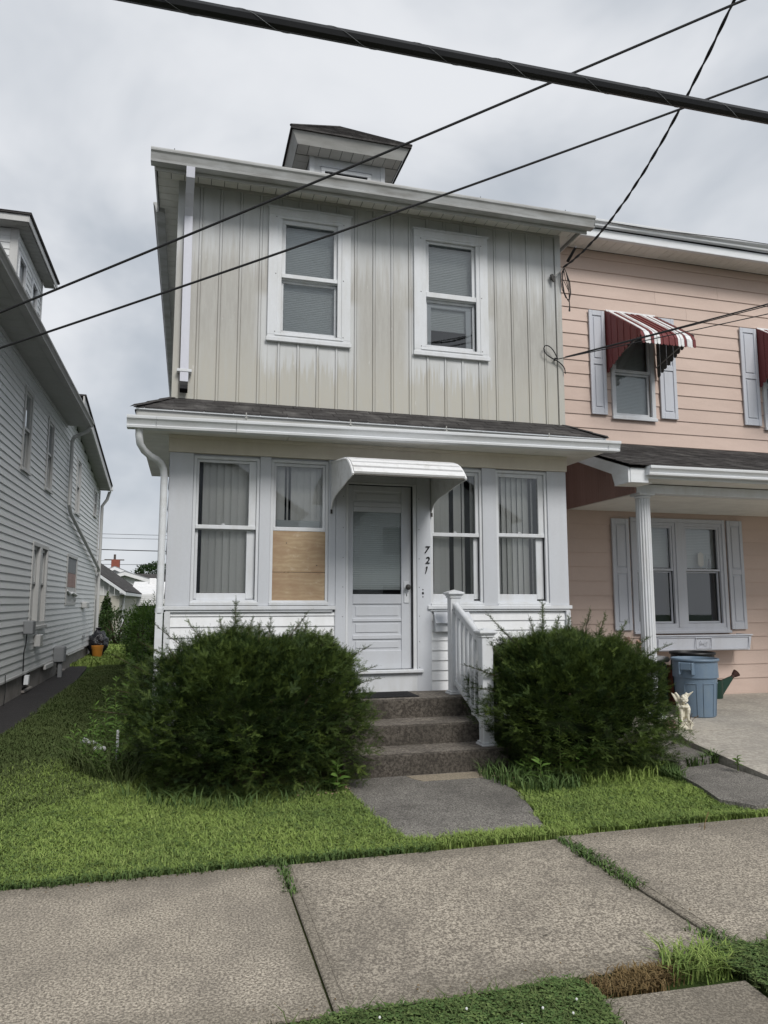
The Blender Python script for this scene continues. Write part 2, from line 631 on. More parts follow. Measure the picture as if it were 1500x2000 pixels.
# vertical board siding of the upper storey: clean metal near the eave with painted eave shade, grime below with ragged streaked edge
t = NT('weathered_vertical_siding')
X, Y, Z = t.xyz()
st = t.noise((9, 9, .9), 5, .65, lo=.25, hi=.75)
st2 = t.noise((30, 30, 1.6), 3, .6, lo=.3, hi=.7)
zz = t.math('ADD', Z, t.math('MULTIPLY', st, .75))
zz = t.math('ADD', zz, t.math('MULTIPLY', st2, .16))
st3 = t.noise((70, 70, 1.1), 3, .7, lo=.35, hi=.65, off=(2, 2, 2))
zz = t.math('ADD', zz, t.math('MULTIPLY', st3, .22))
grime = t.rng(zz, 5.55, 6.25, 1, 0, True)
# rain-washed area directly under each window sill
for (xa, xb) in ((.70, 1.76), (2.42, 3.44)):
    inx = t.math('MULTIPLY', t.rng(X, xa - .12, xa + .05, 0, 1, True), t.rng(X, xb - .05, xb + .12, 1, 0, True))
    zq = t.math('ADD', Z, t.math('MULTIPLY', t.math('SUBTRACT', 1.0, t.noise((26, 26, .9), 5, .75, lo=.35, hi=.65, off=(5, 0, 0))), .42))
    inz = t.math('MULTIPLY', t.rng(zq, 4.25, 4.46, 0, .85, True), t.rng(Z, 4.9, 5.0, 1, 0))
    grime = t.math('MULTIPLY', grime, t.math('SUBTRACT', 1.0, t.math('MULTIPLY', inx, inz)))
low = t.rng(Z, 3.75, 4.75, 1, 0, True)
gc = t.mix(low, (.37, .357, .328), (.465, .445, .382))
gc = t.mix(t.noise((25, 25, 3), 4, .7, lo=.4, hi=.75), gc, (.45, .445, .41))
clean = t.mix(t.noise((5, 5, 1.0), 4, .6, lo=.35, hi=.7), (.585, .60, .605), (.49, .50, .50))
clean_shaded = t.mix(t.rng(Z, 5.85, 6.15, 0, .45, True), clean, (.40, .41, .40))  # top darkens towards the eave: its shade put into the colour
c = t.mix(t.math('MULTIPLY', grime, .92), clean_shaded, gc)
c = t.mix(t.rng(t.noise((38, 38, 9), 2, .5, lo=.70, hi=.78), 0, 1, 0, .5), c, (.62, .62, .60))
c = t.mix(t.rng(t.rand(), 0, 1, 0, .05), c, (0, 0, 0))
M['weathered'] = t.fin(c, .5, .35)

# glass
t = NT('window_glass')
t.t.nodes.remove(t.b)
gl = t.t.nodes.new('ShaderNodeBsdfGlossy')
gl.inputs['Roughness'].default_value = .015
gl.inputs['Color'].default_value = (.9, .93, .95, 1)
tr = t.t.nodes.new('ShaderNodeBsdfTransparent')
tr.inputs['Color'].default_value = (.93, .95, .95, 1)
fr = t.t.nodes.new('ShaderNodeFresnel')
fr.inputs['IOR'].default_value = 1.55
fb = t.t.nodes.new('ShaderNodeBump')
fb.inputs['Strength'].default_value = .02
fb.inputs['Distance'].default_value = .01
t.link(t.noise((2.2, 2.2, 2.2), 1, .4), fb.inputs['Height'])
t.link(fb.outputs[0], gl.inputs['Normal'])
ms = t.t.nodes.new('ShaderNodeMixShader')
t.link(t.math('MULTIPLY', fr.outputs[0], 2.0, True), ms.inputs[0])
t.link(tr.outputs[0], ms.inputs[1])
t.link(gl.outputs[0], ms.inputs[2])
t.link(ms.outputs[0], t.out.inputs['Surface'])
M['glass'] = t.m
t = NT('black_bag')
t.bump(t.noise((18, 18, 18), 4, .6), .9, .03)
M['bag'] = t.fin((.012, .012, .015), .25, .6)

ID = Matrix.Identity(4)
# local frame for a wall that faces +x: u -> +y, depth -> -x
FACE_X = lambda x0: Matrix.Translation((x0, 0, 0)) @ Matrix.Rotation(R(90), 4, 'Z')


# ================================================================== the setting: ground
g = MB()
g.quad((-300, -60, -.03), (300, -60, -.03), (300, 500, -.03), (-300, 500, -.03))
tag(g.build('ground', M['ground']), kind='structure')

# public sidewalk: slabs between recessed joints
sw = MB().box(-8.5, 12.6, -4.86, -3.25, -.029, -.020).build('sidewalk', M['soil'])
tag(sw, kind='structure')
JX = [.59 + 1.83 * k for k in range(-5, 7)]
for i in range(len(JX) - 1):
    xa, xb = JX[i] + .006, JX[i + 1] - .006
    dz = (.0, -.004, .003, -.002)[i % 4]
    m = MB().box(xa, xb, -4.86 + rng.uniform(0, .015), -3.25 + rng.uniform(-.02, .02), -.022, dz, .006)
    m.build('slab', M['walk'], sw)
    # tooled edge beside the joint
    m = MB().box(xa + .05, xa + .056, -4.80, -3.32, dz + .0005, dz + .003, .001)
    m.build('tooled_edge', M['walk'], sw)

# a slab crossing the verge at the lower right
vs_ = MB().prism([(1.50, -7), (1.60, -5.05), (2.27, -5.08), (2.10, -7)], -.029, -.002, 'z').build('verge_path', M['walk'])
tag(vs_, kind='structure')

# front path from the steps to the sidewalk
fp = MB().prism([(1.42, -3.05), (2.44, -3.02), (2.66, -2.2), (2.66, -1.39), (1.33, -1.39), (1.36, -2.45)], -.029, .003, 'z').build('front_path', M['path'])
tag(fp, kind='structure')
MB().prism([(2.02, -1.62), (2.60, -1.63), (2.66, -1.41), (1.93, -1.41), (1.96, -1.52)], .0035, .007, 'z').build('concrete_patch', M['patch'], fp)

# dark paved strip beside the left house
ps = MB().prism([(-2.62, -6), (-1.95, -6), (-2.0, 1.8), (-1.94, 4.6), (-2.05, 8), (-2.2, 10.6), (-2.3, 11.3), (-2.62, 11.3)], -.029, -.004, 'z').build('side_pavement', M['asphalt'])
tag(ps, kind='structure')
bp = MB().prism([(-2.6, 11.6), (-2.05, 11.8), (-1.95, 12.8), (-2.1, 14.4), (-2.6, 14.6)], -.029, -.006, 'z').build('back_paving', M['path'])
tag(bp, kind='structure')

# patio of the pink house
pt = MB().prism([(4.48, 0), (5.05, -.98), (13, -.98), (13, 1.55), (4.48, 1.55)], -.029, .165, 'z').build('patio', M['patio'])
tag(pt, kind='structure')
dr = MB()
dr.slab((5.10, -.995, .155), (4.72, -2.6, .085), (4.30, -4.0, .03), (13, -4.0, .03), .12) if 0 else None
m = MB()
m.add([(5.06, -.995, .163), (4.95, -1.30, .145), (4.86, -2.2, .085), (4.80, -2.75, .055), (4.9, -3.2, .02), (13, -3.2, .02), (13, -.995, .163)], [tuple(range(7))])
m.add([(5.06, -.995, .163), (4.95, -1.30, .145), (4.86, -2.2, .085), (4.80, -2.75, .055), (4.9, -3.2, .02), (13, -3.2, .02), (13, -.995, .163)] +
      [(5.06, -.995, -.029), (4.95, -1.30, -.029), (4.86, -2.2, -.029), (4.80, -2.75, -.029), (4.9, -3.2, -.029), (13, -3.2, -.029), (13, -.995, -.029)],
      [(i, i + 7, (i + 1) % 7 + 7, (i + 1) % 7) for i in range(7)])
m.build('front_slab', M['patio'], pt)
sp = MB().prism([(4.35, -1.0), (5.03, -1.02), (4.93, -1.30), (4.86, -1.78), (4.40, -1.9), (4.20, -1.6)], -.029, .09, 'z').build('side_path', M['path'])
tag(sp, kind='structure')
MB().prism([(4.22, -2.03), (4.45, -1.93), (4.83, -1.86), (4.78, -2.74), (4.86, -3.05), (4.12, -3.12), (3.98, -2.9), (4.12, -2.5)], -.028, .045, 'z').build('slab', M['path'], sp)
MB().prism([(2.62, -3.14), (4.0, -3.16), (4.1, -3.14), (4.1, -3.24), (2.62, -3.24)], -.029, -.02, 'z').build('soil_edge', M['soil'], sp)


# ================================================================== generic building pieces
def span_cut(x0, x1, z0, z1, holes):
    """rectangles of one course left over after the openings are cut out"""
    out = []
    xs = x0
    hs = sorted([h for h in holes if h[1] > x0 and h[0] < x1 and h[3] > z0 + 1e-4 and h[2] < z1 - 1e-4])
    for h in hs:
        ha, hb = max(h[0], x0), min(h[1], x1)
        if ha > xs + .004:
            out.append((xs, ha, z0, z1))
        if h[2] > z0 + .004:
            out.append((ha, hb, z0, h[2]))
        if h[3] < z1 - .004:
            out.append((ha, hb, h[3], z1))
        xs = hb
    if xs < x1 - .004:
        out.append((xs, x1, z0, z1))
    return out


def clapboards(root, x0, x1, z0, z1, exp, y, mat, holes=(), xf=None, lip=.012, name='siding_board', joints=0, topfn=None, split=None):
    """lapped boards, each its own object"""
    n = int(math.ceil((z1 - z0) / exp))
    for k in range(n):
        a = z0 + k * exp
        b = min(a + exp, z1)
        segs = span_cut(x0, x1, a, b, holes)
        if joints:
            s2 = []
            for (p, q, c, d) in segs:
                if q - p > 2.2:
                    j = p + (q - p) * rng.uniform(.25, .75)
                    s2 += [(p, j - .0015, c, d), (j + .0015, q, c, d)]
                else:
                    s2.append((p, q, c, d))
            segs = s2
        for (p, q, c, d) in segs:
            if topfn:
                q = min(q, topfn(d))
                if q - p < .02:
                    continue
            f0 = lip * (1 - (c - a) / exp)
            f1 = lip * (1 - (d - a) / exp) + .001
            m = MB(xf)
            ov = .0
            m.add([(p, y - f0, c), (q, y - f0, c), (q, y - f1, d), (p, y - f1, d), (p, y + .012, c), (q, y + .012, c), (q, y + .012, d), (p, y + .012, d)],
                  [(0, 1, 2, 3), (0, 4, 5, 1), (0, 3, 7, 4), (1, 5, 6, 2), (3, 2, 6, 7)])
            m.build(name, mat, root, fix=False)


def wall_sheet(root, x0, x1, z0, z1, y, holes, mat, xf=None, name='wall', depth=.12, extra=None):
    """sheathing with real openings and reveals"""
    xs = sorted({x0, x1, *[h[0] for h in holes], *[h[1] for h in holes]})
    zs = sorted({z0, z1, *[h[2] for h in holes], *[h[3] for h in holes]})
    m = MB(xf)
    for i in range(len(xs) - 1):
        for j in range(len(zs) - 1):
            cx, cz = (xs[i] + xs[i + 1]) / 2, (zs[j] + zs[j + 1]) / 2
            if any(h[0] < cx < h[1] and h[2] < cz < h[3] for h in holes):
                continue
            m.quad((xs[i], y, zs[j]), (xs[i + 1], y, zs[j]), (xs[i + 1], y, zs[j + 1]), (xs[i], y, zs[j + 1]))
    for (a, b, c, d) in holes:
        yb = y + depth
        m.quad((a, y, c), (b, y, c), (b, yb, c), (a, yb, c))
        m.quad((a, y, d), (a, yb, d), (b, yb, d), (b, y, d))
        m.quad((a, y, c), (a, yb, c), (a, yb, d), (a, y, d))
        m.quad((b, y, c), (b, y, d), (b, yb, d), (b, yb, c))
    if extra:
        extra(m)
    return m.build(name, mat, root, fix=False)


def niche(m, a, b, c, d, y0, y1):
    """open-fronted dark room box behind a window"""
    m.quad((a, y1, c), (b, y1, c), (b, y1, d), (a, y1, d))
    m.quad((a, y0, c), (b, y0, c), (b, y1, c), (a, y1, c))
    m.quad((a, y0, d), (b, y0, d), (b, y1, d), (a, y1, d))
    m.quad((a, y0, c), (a, y1, c), (a, y1, d), (a, y0, d))
    m.quad((b, y0, c), (b, y1, c), (b, y1, d), (b, y0, d))


def frame4(m, a, b, c, d, w, y0, y1, ch=.003, wb=None, wt=None):
    """four boards round the rectangle a..b, c..d (outer), w wide; butt joints"""
    wb = w if wb is None else wb
    wt = w if wt is None else wt
    m.box(a, a + w, y0, y1, c + wb, d - wt, ch)
    m.box(b - w, b, y0, y1, c + wb, d - wt, ch)
    m.box(a, b, y0 - .001, y1, c, c + wb, ch)
    m.box(a, b, y0 - .001, y1, d - wt, d, ch)


def hblind(m, a, b, c, d, y, pitch=.022, tilt=.35):
    z = c
    while z < d:
        m.quad((a, y - .004, z), (b, y - .004, z), (b, y + .0, z + pitch * .80), (a, y + .0, z + pitch * .80))
        m.quad((a, y + .0, z + pitch * .80), (b, y + .0, z + pitch * .80), (b, y - .004, z + pitch), (a, y - .004, z + pitch))
        z += pitch


def gutter_profile(y0, zt, dep=.13, h=.125):
    """K style gutter section in (y,z); front at y0, open top"""
    return [(y0 + dep, zt), (y0 + dep, zt - h), (y0 + .035, zt - h), (y0 + .030, zt - h + .02), (y0 + .045, zt - h + .03),
            (y0 + .02, zt - .045), (y0 + .003, zt - .03), (y0, zt - .012), (y0, zt), (y0 + .012, zt), (y0 + .012, zt - .01),
            (y0 + .03, zt - .05), (y0 + .055, zt - h + .012), (y0 + dep - .01, zt - h + .012), (y0 + dep - .01, zt)]


def sweep(m, prof, A, B, capb=True):
    """sweep section points (offset, z) from A to B along x; A=(x,dy,dz)"""
    n = len(prof)
    v = [(A[0], p[0] + A[1], p[1] + A[2]) for p in prof] + [(B[0], p[0] + B[1], p[1] + B[2]) for p in prof]
    f = [(i, (i + 1) % n, (i + 1) % n + n, i + n) for i in range(n)]
    m.add(v, f)
    if capb:
        for o, P in ((0, A), (n, B)):
            # end plate
            k = [0, 1, 2, 5, 7, 8]
            m.add([v[o + q] for q in k], [tuple(range(len(k)))])
    return m


def glasspane(root, a, b, c, d, y, xf=None):
    m = MB(xf)
    m.quad((a, y, c), (b, y, c), (b, y, d), (a, y, d))
    return m.build('pane', M['glass'], root, fix=False)


# ================================================================== the grey house
XL, XR = -.21, 4.385
H = thing('house', 'two-storey house with grimy vertical grey siding upstairs and a white enclosed porch', 'house', (2.09, 4, 0))

UPW = [(.763, 1.706, 4.405, 5.975), (2.472, 3.412, 4.40, 5.955)]            # upper windows, outer trim
PW = [(.032, .722, 1.514, 3.075), (.843, 1.475, 1.514, 3.075), (2.657, 3.292, 1.50, 3.075), (3.470, 4.130, 1.50, 3.085)]
DOOR = (1.672, 2.487, .76, 2.865)
UH = [(a + .10, b - .10, c + .08, d - .07) for a, b, c, d in UPW]
PH = [(a + .03, b - .03, c + .05, d - .03) for a, b, c, d in PW]
holes = [(a, b, c, d) for a, b, c, d in PH] + [(1.70, 2.47, .78, 2.85)]

# shell: side and back walls, with a floor slab on the foundation
m = MB()
m.quad((XL, .02, -.03), (XL, 9.5, -.03), (XL, 9.5, 6.14), (XL, .02, 6.14))
m.quad((XR, .02, -.03), (XR, 9.5, -.03), (XR, 9.5, 6.14), (XR, .02, 6.14))
m.quad((XL, 9.5, -.03), (XR, 9.5, -.03), (XR, 9.5, 6.14), (XL, 9.5, 6.14))
m.build('wall', M['trim'], H, fix=False, label='plain side and back walls')
m = MB(); m.box(XL, XR, .021, .06, -.03, .19); m.build('foundation', M['found'], H)
wall_sheet(H, XL, XR, .19, 3.66, .02, holes, M['trim'], depth=.10)
wall_sheet(H, XL, XR, 3.66, 6.15, .02, UH, M['trim'], depth=.10)
m = MB()
for a, b, c, d in PH:
    niche(m, a - .1, b + .1, c - .1, d + .1, .121, 1.6)
niche(m, 1.66, 2.50, .70, 2.9, .121, 1.2)
for a, b, c, d in UH:
    niche(m, a - .1, b + .1, c - .1, d + .1, .121, 1.6)
m.build('interior', M['room'], H, fix=False)
wall_ins = MB()
for a, b, c, d in PH + UH:
    frame4(wall_ins, a - .12, b + .12, c - .12, d + .12, .12, .112, .121, 0)
wall_ins.build('window_stop', M['trim'], H)

# vertical siding panels of the upper storey: flat pan and raised batten each
BW = .2185
k = 0
x = -.2125
ycut = 3.665
while x < 4.30:
    xa, xb = x, min(x + BW, 4.33)
    for (p, q, c, d) in span_cut(xa, xb, ycut, 6.145, [(a + .012, b - .012, c + .01, d - .01) for a, b, c, d in UPW]):
        m = MB()
        if abs(p - xa) < .001:
            bw0, bw1 = p, p + .036
            pr = [(bw0, .003), (bw0 + .0025, .003), (bw0 + .007, -.013), (bw1 - .010, -.013), (bw1 - .004, .0), (bw1 - .0035, .003), (bw1 - .001, .003), (bw1, -.003), (q - .003, -.003), (q, .002), (q, .012), (bw0, .012)]
        else:
            pr = [(p, -.001), (q, -.001), (q, .012), (p, .012)]
        m.prism([(a_, b_) for a_, b_ in pr], c, d, 'z')
        m.build('siding_panel', M['weathered'], H)
    x += BW
    k += 1
for xa, xb in ((XL - .015, XL + .055), (4.335, 4.412)):
    m = MB(); m.box(xa, xb, -.022, .05, 3.66, 6.145, .003)
    m.build('corner_post', M['weathered'], H)
MB().box(XL, XR, -.016, .01, 6.105, 6.14, .002).build('trim_strip', M['fascia'], H)
MB().box(XL, XR, -.020, .01, 3.655, 3.672, .002).build('trim_strip', M['fascia'], H)

# left side walls: horizontal boards seen only at a step to the side
m = MB()
for k in range(26):
    z = .19 + k * .23
    m.quad((XL - .014, .03, z), (XL - .014, 9.5, z), (XL - .003, 9.5, z + .23), (XL - .003, .03, z + .23))
    m.quad((XL - .014, .03, z), (XL - .014, 9.5, z), (XL, 9.5, z), (XL, .03, z))
m.build('side_siding', M['clap'], H, fix=False)


def upper_window(a, b, c, d, glass, rail, lower, opened):
    """casing, storm frame, two sashes, two panes, blind"""
    cs = MB()
    w = .105
    frame4(cs, a, b, c, d, w, -.035, .01, .003, wb=.075, wt=.085)
    cs.box(a - .012, b + .012, -.048, -.0345, c - .002, c + .045, .004)
    win = cs.build('window', M['white'], H)
    MB().box(a - .01, b + .015, -.050, .0, d - .002, d + .018, .003).build('drip_cap', M['trim'], win)
    ga, gb, gz0, gz1 = glass
    m = MB()
    frame4(m, a + w - .004, b - w + .004, c + .071, d - .081, .05, -.028, .0, .003, wb=.035, wt=.035)
    m.box(a + .085, b - .085, -.044, -.0345, c + .066, c + .082, .003)
    m.build('storm_frame', M['white'], win)
    m = MB()
    for (sx, sz) in ((a + .085, d - .11), (b - .085, d - .11), (a + .085, c + .11), (b - .085, c + .11), (a + .085, (c + d) / 2), (b - .085, (c + d) / 2)):
        m.ball((sx, -.0355, sz), .006, 6, 4)
    m.build('screw', M['metal'], win)
    # upper sash
    m = MB()
    frame4(m, ga - .03, gb + .03, rail[0] - .01, gz1 + .03, .045, .006, .035, .003, wb=.05, wt=.06)
    m.box(ga - .03, gb + .03, -.02, .0055, rail[0] - .002, rail[1], .003)
    m.build('sash', M['white'], win)
    glasspane(win, ga, gb, rail[1] - .01, gz1 - .01, .02)
    m = MB()
    frame4(m, ga - .03, gb + .03, gz0 - .05, rail[0] - .011, .03, .040, .066, .003, wb=.05, wt=.03)
    m.build('sash', M['white'], win)
    if opened:
        m = MB(); frame4(m, ga - .005, gb - .01, gz0 - .03, rail[0] - .05, .065, .07, .10, .003, wb=.03, wt=.04); m.build('sash', M['white'], win)
    glasspane(win, ga - .02, gb + .02, gz0 - .02, rail[0] - .02, .052)
    m = MB()
    hblind(m, ga - .02, gb + .02, lower, gz1 + .05, .115, .021)
    m.box(ga - .02, gb + .02, .106, .124, lower - .03, lower - .002, .003)
    m.build('blind', M['blind'], win, fix=False)
    return win


upper_window(*UPW[0], (.945, 1.530, 4.56, 5.84), (5.160, 5.205), 4.42, False)
upper_window(*UPW[1], (2.655, 3.235, 4.56, 5.84), (5.130, 5.190), 4.80, True)

# ------------------------------------------------------------- roof, eaves and gutters
EZ = 6.14      # soffit height
m = MB()
ex0, ex1, ey0, ey1 = -.47, 4.60, -.37, 9.9
rz = 6.172
pk = 2.5
ridge_z = rz + pk * math.tan(R(22))
ra, rb = (2.065, ey0 + pk, ridge_z), (2.065, ey1 - pk, ridge_z)
c1, c2, c3, c4 = (ex0, ey0, rz), (ex1, ey0, rz), (ex1, ey1, rz), (ex0, ey1, rz)
m.slab(c1, c2, ra, ra, .03) if 0 else None
m.poly([c1, c2, ra]); m.poly([c2, c3, rb, ra]); m.poly([c3, c4, rb]); m.poly([c4, c1, ra, rb])
m.box(ex0, ex1, ey0, ey1, rz - .012, rz - .001)
roof = m.build('roof', M['shingle'], H, fix=False)
# soffit panels, front
x = ex0 + .02
while x < ex1 - .03:
    x2 = min(x + .142, ex1 - .02)
    MB().box(x + .003, x2 - .003, ey0 + .02, -.017, EZ - .004, EZ + .004, .002).build('soffit_panel', M['soffit'], H)
    x = x2
y = .0
while y < 2.9:
    MB().box(ex0 + .02, XL - .015, y + .003, y + .139, EZ - .004, EZ + .004, .002).build('soffit_panel', M['soffit'], H)
    y += .142
MB().box(ex0 + .02, XL - .015, 2.9, 9.5, EZ - .003, EZ + .004).build('soffit_panel', M['soffit'], H)
MB().box(ex0 + .02, XL - .016, -.016, -.001, EZ - .004, EZ + .003).build('soffit_panel', M['soffit'], H)
MB().box(4.413, ex1 - .02, -.016, 1.5, EZ - .004, EZ + .004).build('soffit_panel', M['soffit'], H)
MB().box(ex0, ex1, EZ - .006, EZ + .01, ey0, ey0) if 0 else None
MB().box(ex0 + .012, ex1 - .012, ey0, ey0 + .018, 6.005, rz - .013, .002).build('fascia', M['fascia'], H)
MB().box(ex0 - .004, ex0 + .011, ey0, 2.9, EZ - .045, rz - .013, .002).build('fascia', M['gutter_clean'], H)
MB().box(ex1 - .011, ex1 + .004, ey0, 1.5, EZ - .045, rz - .013, .002).build('fascia', M['fascia'], H)
m = MB(); sweep(m, gutter_profile(-.505, 6.178, .132, .135), (-.50, 0, 0), (4.635, 0, 0)); m.build('gutter', M['gutter'], H, fix=False)
# debris sprouting from the gutter
m = MB()
for q in (-.28, 1.35, 3.15, 4.25):
    m.tube([(q, -.44, 6.15), (q + .01, -.445, 6.23)], .004, 5)
    m.ball((q, -.44, 6.205), .012, 6, 4)
m.build('gutter_debris', M['metal'], H)
# side gutter further back
m = MB(Matrix.Translation((-.395, 0, 0)) @ Matrix.Rotation(R(-90), 4, 'Z'))
sweep(m, gutter_profile(-.13, 6.20, .13, .12), (-9.6, 0, 0), (-.62, 0, 0))
m.build('gutter', M['gutter'], H, fix=False)

# downspout upstairs
m = MB()
m.rtube([(-.10, -.44, 6.045), (-.10, -.43, 5.95), (-.105, -.30, 5.86), (-.108, -.14, 5.79), (-.11, -.062, 5.70), (-.105, -.058, 4.9), (-.10, -.058, 3.85)], .043, .032, (1, 0, 0))
ds = m.build('downspout', M['downspout'], H)
MB().rtube([(-.10, -.058, 3.852), (-.10, -.062, 3.80), (-.10, -.10, 3.745)], .040, .030, (1, 0, 0)).build('outlet', M['black'], ds)
m = MB(); m.box(-.175, -.025, -.096, -.018, 3.955, 3.985, .002); m.build('strap', M['white'], ds)

# ------------------------------------------------------------- porch roof
PZ = 3.455
py0, px0, px1 = -.41, -.545, 4.715
wz = 3.685
ang = math.atan2(wz - PZ, -py0)
deck = MB()
deck.poly([(px0, py0, PZ), (px1, py0, PZ), (XR + .02, -.0, wz), (XL - .02, -.0, wz)])
deck.poly([(px0, py0, PZ), (XL - .02, 0, wz), (XL - .02, 2.7, wz), (px0, 2.7, PZ)])
deck.poly([(px1, py0, PZ), (px1, 1.5, PZ), (XR + .02, 1.5, wz), (XR + .02, 0, wz)])
deck.poly([(px0, 2.7, PZ), (XL - .02, 2.7, wz), (XL - .02, 2.7, PZ)])
proof = deck.build('porch_roof', M['shingle'], H, fix=False)
# shingle tabs: four courses, each tab a piece
courses = 4
L = math.hypot(wz - PZ, -py0)
sn, cs_ = (wz - PZ) / L, -py0 / L
for r in range(courses):
    s0 = -.02 + r * L / courses
    s1 = s0 + L / courses + .02
    fr0 = s0 / L
    xa = px0 - .02 + (XL - px0) * max(fr0, 0)
    xb = px1 + .02 - (px1 - XR) * max(fr0, 0)
    x = xa - rng.uniform(0, .2)
    while x < xb:
        wdt = rng.uniform(.26, .32)
        p, q = max(x, xa), min(x + wdt - .006, xb)
        if q - p > .03:
            th = rng.uniform(.010, .016)
            y0_, z0_ = py0 + s0 * cs_, PZ + s0 * sn
            y1_, z1_ = py0 + min(s1, L) * cs_, PZ + min(s1, L) * sn
            p2 = p + (XL - px0) / L * (min(s1, L) - s0) if p == xa else p
            q2 = q - (px1 - XR) / L * (min(s1, L) - s0) if q == xb else q
            m = MB()
            m.add([(p, y0_, z0_ + .002), (q, y0_, z0_ + .002), (q2, y1_, z1_ + .002), (p2, y1_, z1_ + .002),
                   (p, y0_ + rng.uniform(-.004, .004), z0_ + th), (q, y0_, z0_ + th), (q2, y1_, z1_ + .006), (p2, y1_, z1_ + .006)],
                  [(0, 1, 5, 4), (4, 5, 6, 7), (0, 4, 7, 3), (1, 2, 6, 5)])
            m.build('shingle', M['shingle'], proof, fix=False)
        x += wdt
# hip caps and the left slope
for (A, B) in (((px0 - .015, py0 - .015, PZ + .018), (XL - .01, -.0, wz + .015)), ((px1 + .015, py0 - .015, PZ + .018), (XR + .01, 0, wz + .015))):
    m = MB()
    A, B = Vector(A), Vector(B)
    for i in range(3):
        a = A.lerp(B, i / 3); b = A.lerp(B, (i + 1.1) / 3 if i < 2 else 1)
        d = (b - a).normalized(); sd_ = Vector((d.y, -d.x, 0)).normalized() * .06
        m.add([a - sd_ - Vector((0, 0, .012)), a + Vector((0, 0, .008)), a + sd_ - Vector((0, 0, .012)), b - sd_ - Vector((0, 0, .018)), b + Vector((0, 0, .0)), b + sd_ - Vector((0, 0, .018))],
              [(0, 1, 4, 3), (1, 2, 5, 4), (0, 2, 1)])
    m.build('hip_cap', M['shingle'], proof, fix=False)
for r in range(9):
    y = -.3 + r * .34
    for c_ in range(3):
        s0 = c_ / 3
        m = MB()
        xA, zA = px0 - .02 + (XL - px0) * s0, PZ + (wz - PZ) * s0
        xB, zB = px0 + (XL - px0) * (s0 + .36), PZ + (wz - PZ) * (s0 + .36)
        ya = max(y + (c_ % 2) * .15, py0 + (0 - py0) * (s0 + .36) if y < 0 else y)
        m.add([(xA, ya, zA + .012), (xA, y + .33, zA + .012), (min(xB, XL - .02), y + .33, min(zB, wz) + .005), (min(xB, XL - .02), ya, min(zB, wz) + .005), (xA, ya, zA), (xA, y + .33, zA)],
              [(0, 1, 2, 3), (0, 4, 5, 1)])
        m.build('shingle', M['shingle'], proof, fix=False)
# boards under the shingles
MB().box(px0 + .015, px1 - .015, py0 + .012, py0 + .03, 3.335, PZ - .004, .002).build('fascia', M['fascia'], proof)
MB().box(px0 + .006, px0 + .0145, py0 + .012, 2.68, 3.325, PZ - .004, .002).build('fascia', M['fascia'], proof)
MB().box(px1 - .0145, px1 - .006, py0 + .012, 1.5, 3.30, PZ - .004, .002).build('fascia', M['fascia'], proof)
MB().box(px0 + .0, px1, py0 - .012, py0 + .011, PZ - .022, PZ - .003, .002).build('drip_edge', M['gutter_clean'], proof)
# porch soffit panels run along the wall
SZ = 3.285
for (a, b) in ((-.39, -.215), (-.21, -.02)):
    for (xa, xb) in ((px0 + .02, 1.0), (1.004, 2.6), (2.604, 3.9), (3.904, px1 - .02)):
        MB().box(xa, xb, a, b, SZ - .004, SZ + .004, .002).build('soffit_panel', M['soffit'], proof)
y = -.01
while y < 2.66:
    MB().box(px0 + .02, XL - .016, y + .003, y + .205, SZ - .004, SZ + .004, .002).build('soffit_panel', M['soffit'], proof)
    y += .208
MB().box(XR + .02, px1 - .02, -.018, 1.5, SZ - .004, SZ + .004, .002).build('soffit_panel', M['soffit'], proof)
# gutter falls gently to the left
gp = gutter_profile(-.575, 3.335, .14, .115)
for (xa, xb) in ((-.612, -.34), (-.338, .43), (.433, 4.66), (4.662, 4.812)):
    za, zb = .055 * (xa + .6) / 5.4, .055 * (xb + .6) / 5.4
    m = MB(); sweep(m, gp, (xa, 0, za), (xb, 0, zb)); m.build('gutter', M['gutter_clean'], proof, fix=False)
for x in (.53, 1.62, 2.70, 3.95):
    m = MB(); m.box(x - .006, x + .006, -.46, -.455, 3.33, 3.46); m.box(x - .012, x + .012, -.47, -.45, 3.395, 3.41)
    m.build('gutter_hanger', M['bare'], proof)
# round elbow downspout at the left front corner
m = MB()
pts = [(-.50, -.47, 3.235), (-.50, -.46, 3.16), (-.49, -.42, 3.085), (-.455, -.34, 3.035), (-.40, -.26, 3.00), (-.345, -.18, 2.985), (-.30, -.12, 2.955), (-.272, -.085, 2.90), (-.262, -.075, 2.82), (-.262, -.075, 2.0), (-.262, -.075, 1.47)]
m.tube(pts, .036, 12)
m.build('downspout', M['gutter_clean'], H, smooth=True)
MB().tube([(-.262, -.075, 1.475), (-.262, -.075, 1.43)], .043, 12).build('collar', M['white'], H, smooth=True)
MB().box(-.298, -.226, -.105, -.045, .02, 1.44, .004).build('downspout', M['gutter_clean'], H)

